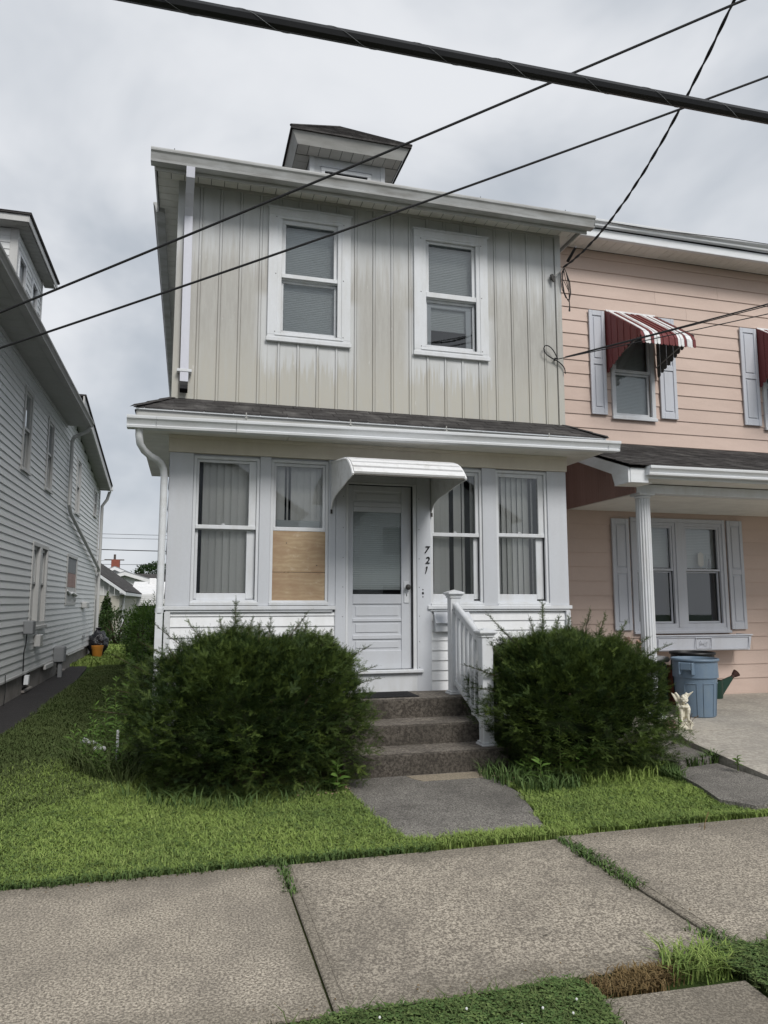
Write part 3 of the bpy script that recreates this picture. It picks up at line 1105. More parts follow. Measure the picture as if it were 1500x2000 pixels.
# frieze and porch casings
MB().box(XL - .02, XR + .012, -.045, .018, 3.10, 3.281, .004).build('frieze', M['cream'], H)
MB().box(XL - .02, XR + .012, -.060, -.0455, 3.245, 3.281, .004).build('frieze_moulding', M['cream'], H)
posts = [(XL - .005, .030), (.724, .841), (1.477, 1.555), (1.557, 1.670), (2.489, 2.655), (3.294, 3.468), (4.132, XR)]
for i, (a, b) in enumerate(posts):
    z0 = .56 if i in (3, 4) else 1.498
    MB().box(a, b, -.030 + (.004 if i in (2,) else 0), .018, z0, 3.098, .004).build('casing_board', M['trim'], H)
MB().box(-.215, -.155, -.04, .018, .10, 1.438, .003).build('corner_board', M['white'], H)
MB().box(4.335, 4.392, -.04, .018, .10, 1.438, .003).build('corner_board', M['white'], H)
MB().box(1.555, 1.60, -.028, .018, .56, 1.497, .003).build('corner_board', M['white'], H)
MB().box(2.612, 2.66, -.028, .018, .56, 1.452, .003).build('corner_board', M['white'], H)
for a, b in ((-.235, 1.556), (2.612, 4.41)):
    MB().box(a, b, -.055, .018, 1.455, 1.497, .004).build('sill', M['white'], H)
    MB().box(a + .03, b - .03, -.040, .017, 1.432, 1.454, .003).build('sill_moulding', M['white'], H)
MB().box(1.558, 2.655, -.020, .018, 2.867, 3.098, .003).build('head_board', M['trim'], H)
clapboards(H, -.154, 1.554, .19, 1.43, .1093, .0, M['clap'], lip=.015)
clapboards(H, 2.661, 4.334, .562 - .1093 * 3 - .0, 1.43, .1093, .0, M['clap'], lip=.015)


def porch_window(i, glass_u, glass_l, slats, ply=False):
    a, b, c, d = PW[i]
    m = MB()
    frame4(m, a, b, c, d, .030, -.012, .10, .002, wb=.04, wt=.03)
    m.box(a - .004, b + .004, -.045, -.0125, c - .012, c + .022, .004)
    win = m.build('window', M['white'], H)
    ga, gb, g0, g1 = glass_u
    m = MB()
    za = g0 - .042
    m.box(a + .031, ga, .012, .045, za, d - .031, .003); m.box(gb, b - .031, .012, .045, za, d - .031, .003)
    m.box(ga, gb, .013, .045, g1, d - .031, .003); m.box(a + .031, b - .031, .0, .046, za - .001, g0, .004)
    m.build('sash', M['white'], win)
    glasspane(win, ga - .005, gb + .005, g0 - .005, g1 + .005, .03)
    if ply:
        MB().box(a + .004, b - .004, .0025, .020, 1.857, za - .002, .001).build('plywood_sheet', M['ply'], win, label='upper sheet of bare plywood')
        MB().box(a + .004, b - .003, .0015, .020, c + .03, 1.853, .001).build('plywood_sheet', M['ply'], win, label='lower redder sheet of bare plywood')
        m = MB()
        for (px, pz) in ((b - .02, 2.16), (b - .02, 1.90), (b - .022, 1.68), (b - .03, 1.57), (a + .18, 2.17), (b - .12, 1.93)):
            m.ball((px, .002, pz), .006, 6, 4)
        m.build('nail', M['metal'], win)
    else:
        la, lb, l0, l1 = glass_l
        m = MB()
        m.box(a + .031, la, .048, .080, l0 - .06, l1 + .03, .003); m.box(lb, b - .031, .048, .080, l0 - .06, l1 + .03, .003)
        m.box(la, lb, .049, .080, c + .041, l0, .003); m.box(la, lb, .049, .080, l1, l1 + .045, .003)
        m.build('sash', M['white'], win)
        glasspane(win, la - .005, lb + .005, l0 - .005, l1 + .005, .064)
        MB().ball(((ga + gb) / 2, .005, g0 + .008), (.02, .008, .008), 8, 6).build('sash_lock', M['white'], win)
    for (x, wd, yy, tw) in slats:
        m = MB()
        ca, sa = math.cos(tw), math.sin(tw)
        n = 4
        for q in range(n):
            u0, u1 = -wd / 2 + wd * q / n, -wd / 2 + wd * (q + 1) / n
            b0, b1 = .008 * math.cos(math.pi * u0 / wd), .008 * math.cos(math.pi * u1 / wd)
            m.quad((x + u0 * ca, yy + u0 * sa - b0, c), (x + u1 * ca, yy + u1 * sa - b1, c), (x + u1 * ca, yy + u1 * sa - b1, d), (x + u0 * ca, yy + u0 * sa - b0, d))
        m.build('blind_slat', M['vblind'], win, fix=False)
    return win


def slat_row(x0, x1, n, tw=.25, yy=.135, skip=()):
    st_ = (x1 - x0) / n
    out = []
    for q in range(n):
        if q in skip:
            continue
        out.append((x0 + st_ * (q + .5), st_ * 1.12, yy + rng.uniform(-.006, .006), tw + rng.uniform(-.15, .15)))
    return out


porch_window(0, (.089, .612, 2.345, 3.015), (.094, .600, 1.629, 2.297), slat_row(.135, .66, 7, .2, yy=.135))
w2 = porch_window(1, (.901, 1.415, 2.342, 3.010), None, slat_row(.86, 1.45, 8, .15, skip=(2,)) + [(1.045, .02, .16, 0)], ply=True)
MB().box(.905, 1.41, .10, .13, 2.30, 2.43, .02).build('folded_cloth', M['blind'], w2)
porch_window(2, (2.708, 3.220, 2.325, 3.0), (2.70, 3.205, 1.627, 2.285),
             [(2.70, .05, .16, 0), (2.795, .085, .16, .1), (2.875, .085, .165, .1), (2.93, .05, .17, .3), (3.05, .10, .16, .1), (3.13, .035, .17, .2), (3.24, .05, .17, .0)])
porch_window(3, (3.517, 4.028, 2.338, 3.008), (3.510, 4.005, 1.626, 2.287),
             slat_row(3.53, 3.95, 6, .32, skip=()) + [(3.96, .05, .17, .5), (4.02, .03, .165, .3)])

# ------------------------------------------------------------- front door
m = MB()
m.box(1.672, 1.698, -.022, .10, .762, 2.865, .003); m.box(2.447, 2.487, -.022, .10, .762, 2.865, .003)
m.box(1.699, 2.446, -.022, .10, 2.845, 2.865, .003)
m.box(1.60, 2.55, -.075, .02, .765, .800, .006)
door = m.build('door', M['white'], H, label='white half-glass front door with horizontal panels')
MB().box(1.601, 2.611, -.027, .018, .562, .764, .004).build('kick_board', M['white'], door)
m = MB()
dx0, dx1 = 1.703, 2.441
yb = .035
# stiles, rails, panels
m.box(dx0, 1.765, yb, yb + .04, .802, 2.84, .003)
m.box(2.325, dx1, yb, yb + .04, .802, 2.84, .003)
for (z0, z1) in ((2.775, 2.84), (2.60, 2.655), (2.541, 2.5985), (1.515, 1.622), (1.322, 1.355), (1.130, 1.175), (.802, 1.005)):
    m.box(1.766, 2.324, yb + .001, yb + .039, z0, z1, .004)
MB_ = m
m.box(1.766, 2.324, yb + .001, yb + .039, 2.5, 2.5405, .003) if 0 else None
leaf = m.build('leaf', M['trim'], door)
for (z0, z1) in ((2.655, 2.775), (1.355, 1.515), (1.175, 1.322), (1.005, 1.130)):
    m = MB(); m.box(1.764, 2.326, yb + .015, yb + .03, z0 - .003, z1 + .003, .001)
    m.box(1.80, 2.29, yb + .007, yb + .016, z0 + .028, z1 - .024, .006)
    m.build('panel', M['trim'], door)
glasspane(door, 1.764, 2.326, 1.62, 2.543, yb + .015)
m = MB(); hblind(m, 1.768, 2.322, 1.70, 2.54, yb + .045, .0235); m.box(1.768, 2.322, yb + .036, yb + .06, 1.672, 1.698, .004)
m.build('blind', M['blind'], door, fix=False)
MB().box(1.75, 2.34, yb + .10, yb + .11, 1.55, 2.6).build('door_backing', M['dark'], door)
m = MB(); m.box(2.352, 2.412, yb - .010, yb - .0005, 1.525, 1.765, .004); m.build('lock_plate', M['white'], door)
m = MB(); m.ball((2.388, yb - .055, 1.702), (.032, .026, .032), 14, 10); m.tube([(2.388, yb - .01, 1.702), (2.388, yb - .05, 1.702)], .011, 8)
m.build('door_knob', M['metal'], door, smooth=True)
MB().box(2.378, 2.386, yb - .0115, yb - .0102, 1.60, 1.63).build('keyhole', M['black'], door)
m = MB(); m.box(2.443, 2.4465, -.010, .06, .81, 2.84); m.box(1.70, 2.445, .0, .06, 2.8415, 2.8445); m.build('door_gap', M['black'], door)
m = MB()
for z in (2.70, 2.35, 2.02, 1.70, 1.38, 1.10, .82):
    m.ball((1.640, -.0305, z), .005, 6, 4); m.ball((2.515, -.0305, z), .005, 6, 4)
m.build('casing_screw', M['metal'], H)
# bell
m = MB(); m.ball((2.557, -.031, 1.635), (.013, .008, .015), 10, 6); m.build('doorbell', M['black'], H)
m = MB(); m.ball((2.557, -.031, 1.675), (.007, .004, .009), 8, 5); m.ball((2.557, -.031, 1.595), (.006, .004, .010), 8, 5); m.build('doorbell_screw', M['metal'], H)


def digit(ch, x, z, h, shear=.18):
    cu = bpy.data.curves.new('number_text', 'FONT')
    cu.body = ch
    cu.size = h * 1.38
    cu.shear = shear
    cu.extrude = .004
    cu.offset = h * .018
    cu.align_x = 'CENTER'
    tmp = bpy.data.objects.new('number_text', cu)
    COL.objects.link(tmp)
    dg = bpy.context.evaluated_depsgraph_get()
    me = bpy.data.meshes.new_from_object(tmp.evaluated_get(dg))
    bpy.data.objects.remove(tmp)
    me.transform(Matrix.Translation(Vector((x, -.036, z)) - root_pos(H)) @ Matrix.Rotation(R(90), 4, 'X'))
    me.materials.clear()
    me.materials.append(M['black'])
    o = bpy.data.objects.new('house_number', me)
    COL.objects.link(o)
    o.parent = H


digit('7', 2.597, 2.085, .082, .25)
digit('2', 2.612, 1.968, .078, .15)
m = MB()
m.prism([(2.583, 1.852), (2.592, 1.856), (2.614, 1.925), (2.606, 1.938), (2.590, 1.920), (2.598, 1.916)], -.040, -.0305, 'y')
m.build('house_number', M['black'], H)

# ------------------------------------------------------------- awning over the door
AX0, AX1 = 1.505, 2.665
prof = [(0.0, 3.072), (-.43, 3.020), (-.70, 2.985), (-.85, 2.950), (-.94, 2.905), (-1.01, 2.855), (-1.065, 2.805), (-1.105, 2.757)]
m = MB()
m.box(AX0, AX1, -.02, -.0, 3.06, 3.09, .002)
awn = m.build('door_awning', M['awn_white'], H, label='white ribbed metal awning with solid curved sides')
# ribs run across the door, one slat each
dense = []
for i in range(len(prof) - 1):
    a, b = Vector(prof[i]), Vector(prof[i + 1])
    dense.append((a, b))
tot = sum((b - a).length for a, b in dense)


def along(s):
    for a, b in dense:
        l = (b - a).length
        if s <= l + 1e-9:
            return a.lerp(b, s / l)
        s -= l
    return dense[-1][1].copy()


NS = 12
for i in range(NS):
    s0, s1 = tot * i / NS, tot * (i + 1) / NS
    p0, p1 = along(s0), along(s1)
    d = (p1 - p0).normalized()
    nrm = Vector((-d.y, d.x)) if False else Vector((d.y, -d.x))
    if nrm.y < 0 and i < NS - 2:
        nrm = -nrm
    if i >= NS - 6 and nrm.x > 0:
        nrm = -nrm
    L_ = (p1 - p0).length
    a = p0 + d * .006
    b = p0 + d * (L_ * .74)
    q = [p0, a + nrm * .020, b + nrm * .020, p0 + d * (L_ * .80), p0 + d * (L_ * .80) - nrm * .002, p0 - nrm * .002]
    mm_ = MB(); mm_.prism([(v.x, v.y) for v in (p0 - nrm * .003, p1 - nrm * .003, p1 - nrm * .007, p0 - nrm * .007)], AX0 + .012, AX1 - .012, 'x'); mm_.build('backing_slat', M['awn_gap'], awn)
    m = MB(); m.prism([(v.x, v.y) for v in q], AX0 + .012, AX1 - .012, 'x')
    m.build('slat', M['awn_white'], awn)
for xs, lab in ((AX0, None), (AX1, None)):
    side = list(prof) + [(-1.05, 2.735), (-.80, 2.685), (-.50, 2.63), (-.32, 2.592), (-.16, 2.555), (-.08, 2.48), (-.035, 2.54 - .06), (0, 2.53)]
    side = list(prof) + [(-.85, 2.738), (-.53, 2.702), (-.267, 2.674), (-.128, 2.638), (-.064, 2.59), (0, 2.535)]
    m = MB(); m.prism(side, xs - .003, xs + .003, 'x'); m.build('side_panel', M['awn_white'], awn)
    m = MB()
    pts = [Vector((xs, p[0], p[1])) for p in prof]
    for i in range(len(pts) - 1):
        m.box(xs - .012, xs + .012, pts[i + 1].y, pts[i].y, min(pts[i].z, pts[i + 1].z) - .002, max(pts[i].z, pts[i + 1].z) + .014) if 0 else None
    m.tube(pts, .013, 6)
    m.build('edge_trim', M['awn_white'], awn, smooth=True)
    low_ = [Vector((xs, a_, b_)) for a_, b_ in side[7:]]
    MB().tube(low_, .007, 6).build('edge_trim', M['awn_white'], awn, smooth=True)
    m = MB(); m.box(xs - .010, xs + .010, -.045, -.03, 2.50, 2.545); m.build('bracket', M['metal'], awn)

# ------------------------------------------------------------- roof dormer
DX0, DX1, DY = 1.112, 2.690, .80
wx0, wx1, wy = 1.398, 2.415, 1.10
m = MB()
zb_, zt_ = 6.60, 7.425
dh = [(1.56, 2.21, 6.75, 7.26)]
xs = None
m.quad((wx0, wy, zb_), (wx0, 3.2, zb_), (wx0, 3.2, zt_), (wx0, wy, zt_))
m.quad((wx1, wy, zb_), (wx1, 3.2, zb_), (wx1, 3.2, zt_), (wx1, wy, zt_))
dorm = m.build('dormer', M['white'], H, fix=False)
wall_sheet(dorm, wx0, wx1, zb_, zt_, wy, dh, M['white'], depth=.06)
m = MB(); niche(m, 1.5, 2.3, 6.7, 7.3, wy + .061, wy + .8); m.build('interior', M['dark'], dorm, fix=False)
m = MB(); frame4(m, 1.545, 2.225, 6.72, 7.275, .05, wy - .02, wy + .0, .003); m.build('window_frame', M['white'], dorm)
m = MB(); frame4(m, 1.60, 2.17, 6.75, 7.215, .03, wy + .015, wy + .035, .003); m.build('window_sash', M['white'], dorm)
m = MB(); m.box(1.535, 2.235, wy - .03, wy, 7.276, 7.295, .002); m.build('drip_cap', M['trim'], dorm)
glasspane(dorm, 1.62, 2.15, 6.77, 7.20, wy + .025)
m = MB(); hblind(m, 1.61, 2.16, 6.78, 7.2, wy + .09, .02); m.build('blind', M['blind'], dorm, fix=False)
for xx in (wx0 - .008, wx1 - .052):
    MB().box(xx, xx + .06, wy - .012, wy + .05, zb_, zt_ - .001, .002).build('corner_post', M['white'], dorm)
# dormer eaves
x = DX0 + .09
while x < DX1 - .10:
    x2 = min(x + .147, DX1 - .09)
    MB().box(x + .003, x2 - .003, DY + .075, wy - .013, 7.408, 7.416, .002).build('soffit_panel', M['soffit'], dorm)
    x = x2
for (a, b) in ((DX0 + .09, wx0 - .009), (wx1 + .009, DX1 - .09)):
    y = wy
    while y < 3.0:
        MB().box(a, b, y + .003, y + .147, 7.408, 7.416, .002).build('soffit_panel', M['soffit'], dorm)
        y += .15
ft, fb_ = 7.562, 7.405
m = MB()
# sloping fascia (wider at the top, leans out)
m.add([(DX0, DY, ft), (DX1, DY, ft), (DX1 - .085, DY + .07, fb_), (DX0 + .085, DY + .07, fb_)], [(0, 1, 2, 3)])
m.add([(DX0, DY, ft), (DX0, 3.1, ft), (DX0 + .085, 3.1, fb_), (DX0 + .085, DY + .07, fb_)], [(0, 1, 2, 3)])
m.add([(DX1, DY, ft), (DX1, 3.1, ft), (DX1 - .085, 3.1, fb_), (DX1 - .085, DY + .07, fb_)], [(0, 1, 2, 3)])
m.build('fascia', M['fascia'], dorm, fix=False)
pkp = (1.90, DY + .79, 8.235)
m = MB()
q = .02
e1, e2 = (DX0 - q, DY - q, ft + .012), (DX1 + q, DY - q, ft + .012)
m.poly([e1, e2, pkp]); m.poly([e1, pkp, (1.9, 3.1, 8.235), (DX0 - q, 3.1, ft + .012)]); m.poly([e2, (DX1 + q, 3.1, ft + .012), (1.9, 3.1, 8.235), pkp])
m.box(DX0 - q, DX1 + q, DY - q, 3.1, ft - .012, ft + .011)
dr_ = m.build('dormer_roof', M['shingle'], dorm, fix=False)
# shingle courses on the dormer slope as one relief part
m = MB()
for r in range(6):
    f0, f1 = r / 6, (r + 1) / 6
    A0 = Vector(e1).lerp(Vector(pkp), f0); B0 = Vector(e2).lerp(Vector(pkp), f0)
    A1 = Vector(e1).lerp(Vector(pkp), f1); B1 = Vector(e2).lerp(Vector(pkp), f1)
    n = max(1, 6 - r)
    for k in range(n):
        a0, b0 = A0.lerp(B0, k / n), A0.lerp(B0, (k + .97) / n)
        a1, b1 = A1.lerp(B1, k / n), A1.lerp(B1, (k + .97) / n)
        u = Vector((0, -.006, rng.uniform(.010, .018)))
        w_ = Vector((0, 0, .002))
        m.add([a0, b0, a0 + u, b0 + u, a1 + w_, b1 + w_], [(0, 1, 3, 2), (2, 3, 5, 4), (0, 2, 4), (1, 5, 3)])
tag(m.build('shingle_course', M['shingle'], dorm, fix=False))
m = MB()
A, B = Vector(e2) + Vector((0, 0, .01)), Vector(pkp) + Vector((0, 0, .015))
m.tube([A, B], .018, 5); m.tube([Vector(e1) + Vector((0, 0, .01)), B], .018, 5); m.tube([B, Vector((1.9, 3.1, 8.25))], .018, 5)
m.build('hip_cap', M['shingle'], dorm)

# ------------------------------------------------------------- wall anchors for the drop wires
m = MB(); m.box(4.262, 4.292, -.06, -.017, 5.53, 5.60, .004); m.prism([(4.245, 5.585), (4.31, 5.575), (4.30, 5.50), (4.285, 5.49)], -.065, -.045, 'y')
m.build('wire_anchor', M['metal'], H)
m = MB(); m.ball((4.283, -.03, 4.494), (.015, .015, .012), 8, 6); m.build('wire_anchor', M['metal'], H)


# ================================================================== the pink house
PY = 1.544
P = thing('house', 'pink house with white shutters, striped awnings and a columned porch', 'house', (7.5, 5, 0))
PXR = 12.4
PIN = [(6.085, 6.835, 4.265, 5.90), (8.855, 9.60, 4.265, 5.90)]
LOWW = [(6.30, 7.955, 1.07, 2.78)]
ph = [(a + .05, b - .05, c + .05, d - .05) for a, b, c, d in PIN + LOWW]
m = MB()
m.quad((4.40, PY, -.03), (4.40, 10, -.03), (4.40, 10, 6.9), (4.40, PY, 6.9))
m.quad((PXR, PY, -.03), (PXR, 10, -.03), (PXR, 10, 6.9), (PXR, PY, 6.9))
m.quad((4.40, 10, -.03), (PXR, 10, -.03), (PXR, 10, 6.9), (4.40, 10, 6.9))
m.build('wall', M['pink'], P, fix=False)
wall_sheet(P, 4.40, PXR, -.03, 6.9, PY + .012, ph, M['pink'], depth=.10)
m = MB()
for a, b, c, d in ph:
    niche(m, a - .1, b + .1, c - .1, d + .1, PY + .113, PY + 1.5)
m.build('interior', M['dark'], P, fix=False)
# siding: 0.203 m exposure, butt joints here and there
cut = [(a + .02, b - .02, c + .02, d - .02) for a, b, c, d in PIN + LOWW]
clapboards(P, 4.42, PXR, .19, 6.90, .2058, PY, M['pink'], cut, lip=.015, joints=1)
MB().box(4.42, PXR, PY - .02, PY + .01, .16, .189).build('starter_strip', M['pink'], P)


def dh_window(root, a, b, c, d, y, w, mats=('white', 'blind'), blind=(None,), rail=.5, xf=None, glassmat=None, lower_blind=None, name='window'):
    """double hung window in a wall that faces -y of the local frame"""
    tr = M[mats[0]]
    m = MB(xf)
    frame4(m, a, b, c, d, w, y - .030, y + .01, .003, wb=.06)
    m.box(a - .012, b + .012, y - .05, y - .0305, c - .01, c + .04, .004)
    win = m.build(name, tr, root)
    ga, gb = a + w + .035, b - w - .035
    zr = c + (d - c) * rail
    m = MB(xf)
    frame4(m, a + w - .002, b - w + .002, zr - .02, d - w + .002, .038, y - .005, y + .03, .002, wb=.045)
    m.build('sash', tr, win)
    m = MB(xf)
    frame4(m, a + w - .002, b - w + .002, c + .055, zr - .021, .038, y + .03, y + .06, .002, wb=.05, wt=.03)
    m.build('sash', tr, win)
    glasspane(win, ga - .005, gb + .005, zr + .02, d - w - .03, y + .015, xf)
    glasspane(win, ga - .005, gb + .005, c + .09, zr - .045, y + .045, xf)
    if lower_blind is not None:
        m = MB(xf)
        hblind(m, ga - .03, gb + .03, lower_blind, d - w - .0, y + .10, .022)
        m.build('blind', M[mats[1]], win, fix=False)
    return win


def shutter(root, a, b, c, d, y, mid, xf=None):
    m = MB(xf)
    w = .055
    m.box(a, a + w, y - .032, y - .004, c, d, .004); m.box(b - w, b, y - .032, y - .004, c, d, .004)
    for (z0, z1) in ((c, c + .10), (mid - .04, mid + .04), (d - .08, d)):
        m.box(a + w + .0005, b - w - .0005, y - .031, y - .004, z0, z1, .004)
    m.box(a + .02, b - .02, y - .016, y - .006, c + .02, d - .02)
    s = m.build('shutter', M['shutter'], root)
    for (z0, z1) in ((c + .10, mid - .04), (mid + .04, d - .08)):
        MB(xf).box(a + w + .022, b - w - .022, y - .028, y - .0165, z0 + .022, z1 - .022, .010).build('panel', M['shutter'], s)
    m = MB(xf)
    for z in (c + .04, d - .03):
        m.ball((a + .02, y - .033, z), .006, 6, 4); m.ball((b - .02, y - .033, z), .006, 6, 4)
    m.build('screw', M['awn_white'], s)


for i, (a, b, c, d) in enumerate(PIN):
    dh_window(P, a, b, c, d, PY - .012, .065, rail=.46, lower_blind=4.30, mats=('white', 'greyboard') if i else ('white', 'blind'))
for (a, b) in ((5.728, 5.992), (6.925, 7.222), (8.457, 8.775), (9.70, 9.98)):
    shutter(P, a, b, 4.308 if a < 6.5 else 4.318, 5.925, PY - .02, 5.12)


def striped_awning(x0, x1, label):
    ytop, zt = PY - .03, 5.935
    prof = [(0, 0), (-.20, -.145), (-.40, -.29), (-.60, -.435), (-.76, -.555), (-.84, -.625), (-.878, -.70), (-.882, -.79)]
    w = x1 - x0
    A = MB(); A.box(x0 + .005, x1 - .005, ytop - .02, ytop + .01, zt - .01, zt + .02, .003)
    aw = A.build('window_awning', M['awn_white'], P, label=label)
    n = 18
    sw_ = w / n
    # white slats where the photograph has them
    whites = {1: 1, 2: 1, 4: 1, 11: 1, 13: 0, 14: 1, 16: 1}
    whites = {0: 0, 1: 1, 2: 1, 4: 1, 5: 1, 12: 1, 13: 1, 15: 1, 16: 1}
    for k in range(n):
        xa, xb = x0 + k * sw_, x0 + (k + 1) * sw_
        wh = whites.get(k, 0)
        raised = .010 if k % 2 else 0
        m = MB()
        pts = []
        for (py, pz) in prof:
            pts.append((ytop + py, zt + pz))
        th = .006
        for q in range(len(pts) - 1):
            (ya, za), (yb_, zb2) = pts[q], pts[q + 1]
            d = Vector((yb_ - ya, zb2 - za)).normalized()
            nv = Vector((d.y, -d.x)); nv = -nv if nv.y < 0 or nv.x > 0 and q > 4 else nv
            if nv.x > 0: nv = -nv
            o = nv * raised
            m.add([(xa + .001, ya + o.x, za + o.y), (xb - .001, ya + o.x, za + o.y), (xb - .001, yb_ + o.x, zb2 + o.y), (xa + .001, yb_ + o.x, zb2 + o.y),
                   (xa + .001, ya - nv.x * th, za - nv.y * th), (xb - .001, ya - nv.x * th, za - nv.y * th), (xb - .001, yb_ - nv.x * th, zb2 - nv.y * th), (xa + .001, yb_ - nv.x * th, zb2 - nv.y * th)],
                  [(0, 1, 2, 3), (7, 6, 5, 4), (0, 3, 7, 4), (1, 5, 6, 2)])
        # scalloped lower lip
        yl, zl = pts[-1]
        cx = (xa + xb) / 2
        rr = sw_ / 2 - .001
        ring = [(cx + rr * math.cos(t_), zl + rr * .9 * math.sin(t_)) for t_ in [math.pi + math.pi * s_ / 6 for s_ in range(7)]]
        m.prism(ring, yl - raised - .003, yl - raised + .003, 'y')
        m.build('slat', M['awn_white'] if wh else M['maroon'], aw, fix=False)
    # side curtains: vertical strips with scalloped feet
    for xs in (x0, x1):
        ns = 11
        for k in range(ns):
            y1 = ytop - .86 * k / ns
            y0 = ytop - .86 * (k + 1) / ns + .002
            ym = (y0 + y1) / 2
            top = zt - .725 * (ytop - ym) - .01
            bot = (4.985 if xs == x0 else 4.99) + .04 + (ytop - ym) * .36 if k else 4.985
            if k > 0:
                bot = 4.985 + min(.27, (ytop - ym) * .42)
            dxs = .006 if k % 2 else 0
            r2 = (y1 - y0) / 2
            ring = [(y0, top - .0), (y0, bot)] + [(ym - r2 * math.cos(t_), bot - r2 * .8 * math.sin(t_)) for t_ in (.5, 1.1, 1.57, 2.05, 2.6)] + [(y1, bot), (y1, top + .05)]
            m = MB(); m.prism(ring, xs - .003 + (-dxs if xs == x0 else dxs), xs + .003 + (-dxs if xs == x0 else dxs), 'x')
            m.build('side_strip', M['maroon'] if xs == x0 else M['awn_back'], aw)
    m = MB()
    m.tube([(x0 + .05, ytop - .05, 5.1), (x0 + .05, ytop - .80, 5.28)], .008, 5)
    m.tube([(x1 - .05, ytop - .05, 5.1), (x1 - .05, ytop - .80, 5.28)], .008, 5)
    m.build('support_rod', M['bare'], aw)


striped_awning(6.015, 6.895, 'maroon and white striped awning over the window nearest the grey house')
striped_awning(8.79, 9.67, 'maroon and white striped awning cut by the right edge')

# main eave: soffit boards, fascia, gutter
x = 4.42
while x < PXR + .3:
    MB().box(x + .002, x + .148, 1.15, PY - .021, 6.900, 6.908, .001).build('soffit_panel', M['soffit'], P)
    x += .15
MB().box(4.45, PXR + .3, 1.10, 1.149, 6.865, 7.00, .004).build('fascia', M['gutter_clean'], P)
MB().box(4.45, PXR + .3, 1.085, 1.0995, 6.862, 6.885, .003).build('fascia_trim', M['white'], P)
m = MB(); sweep(m, gutter_profile(1.0, 7.10, .10, .085), (4.75, 0, 0), (PXR + .3, 0, .03)); m.build('gutter', M['gutter_clean'], P, fix=False)
m = MB(); m.tube([(4.8, 1.02, 7.095), (6.5, 1.0, 7.06), (8, .98, 7.10), (10, 1.0, 7.12), (12.6, 1.0, 7.14)], .006, 5); m.build('gutter_wire', M['wire'], P)
m = MB()
m.poly([(4.42, 1.12, 7.04), (PXR + .3, 1.12, 7.04), (PXR + .3, 4.5, 7.9), (4.42, 4.5, 7.9)])
m.poly([(4.42, 4.5, 7.9), (PXR + .3, 4.5, 7.9), (PXR + .3, 10, 6.6), (4.42, 10, 6.6)])
m.poly([(4.42, 1.12, 6.92), (4.42, 1.12, 7.04), (4.42, 4.5, 7.9), (4.42, 10, 6.6), (4.42, 10, 6.3)])
m.build('roof', M['shingle'], P, fix=False)

# double window below the porch roof
a, b, c, d = LOWW[0]
m = MB()
y = PY - .012
m.box(a, a + .055, y - .03, y + .01, c, d, .004); m.box(b - .055, b, y - .03, y + .01, c, d, .004)
m.box(a + .0555, b - .0555, y - .03, y + .01, d - .06, d, .004); m.box(a + .0555, b - .0555, y - .03, y + .01, c, c + .085, .004)
m.box(7.065, 7.195, y - .028, y + .01, c + .0855, d - .0605, .004)
m.box(a - .01, b + .01, y - .055, y - .0305, c + .0, c + .04, .004)
dw = m.build('double_window', M['shutter'], P)
for (p, q) in ((a + .05, 7.07), (7.19, b - .05)):
    m = MB()
    frame4(m, p, q, c + .085, d - .062, .05, y - .012, y + .03, .003, wb=.06)
    frame4(m, p + .051, q - .051, 1.995, d - .113, .03, y + .0, y + .04, .003, wb=.03)
    frame4(m, p + .051, q - .051, c + .146, 1.990, .028, y + .045, y + .07, .003, wb=.03, wt=.02)
    sf = m.build('sash', M['shutter'], dw)
    glasspane(dw, p + .075, q - .075, 2.02, d - .14, y + .03)
    glasspane(dw, p + .073, q - .073, c + .17, 1.975, y + .06)
    m = MB(); hblind(m, p + .05, q - .05, 2.05, d - .1, y + .12, .024); m.build('blind', M['greyboard'] if 0 else M['blind'], dw, fix=False)
    MB().box(p + .05, q - .05, y + .14, y + .15, c + .1, 1.98).build('curtain', M['navy'], dw)
m = MB(); m.prism([(7.50, 2.09), (7.55, 2.06), (7.60, 2.09), (7.60, 2.26), (7.55, 2.29), (7.50, 2.26)], PY + .03, PY + .045, 'y'); m.build('ornament', M['cream'], dw)
m = MB(); m.lathe([(.02, 0), (.022, .05), (.012, .10), (.010, .15)], (7.72, PY + .06, 2.04), 10); m.build('bottle', M['greyboard'], dw)
MB().lathe([(.010, 0), (.010, .20)], (7.66, PY + .05, 2.04), 8).build('candle', M['blind'], dw)
m = MB(); m.lathe([(.02, 0), (.03, .05), (.012, .09)], (6.50, PY + .05, 2.03), 10); m.build('bottle', M['metal'], dw)
shutter(P, 5.978, 6.265, 1.125, 2.755, PY - .02, 1.99)
shutter(P, 7.985, 8.265, 1.122, 2.775, PY - .02, 1.99)
# window box
m = MB()
bx0, bx1 = 6.42, 8.07
m.add([(bx0 + .02, 1.24, .835), (bx1 - .02, 1.24, .835), (bx1, 1.215, 1.045), (bx0, 1.215, 1.045), (bx0 + .02, 1.50, .835), (bx1 - .02, 1.50, .835), (bx1, 1.50, 1.045), (bx0, 1.50, 1.045)],
      [(0, 1, 2, 3), (1, 5, 6, 2), (4, 0, 3, 7), (0, 4, 5, 1), (5, 4, 7, 6)])
m.box(bx0 - .015, bx1 + .015, 1.195, 1.245, 1.045, 1.062, .004)
m.box(bx0 - .015, bx0 + .03, 1.2455, 1.50, 1.045, 1.062, .004); m.box(bx1 - .03, bx1 + .015, 1.2455, 1.50, 1.045, 1.062, .004)
wb_ = m.build('window_box', M['shutter'], P)
MB().box(bx0 + .02, bx1 - .02, 1.25, 1.50, 1.0, 1.035).build('soil', M['bark'], wb_)
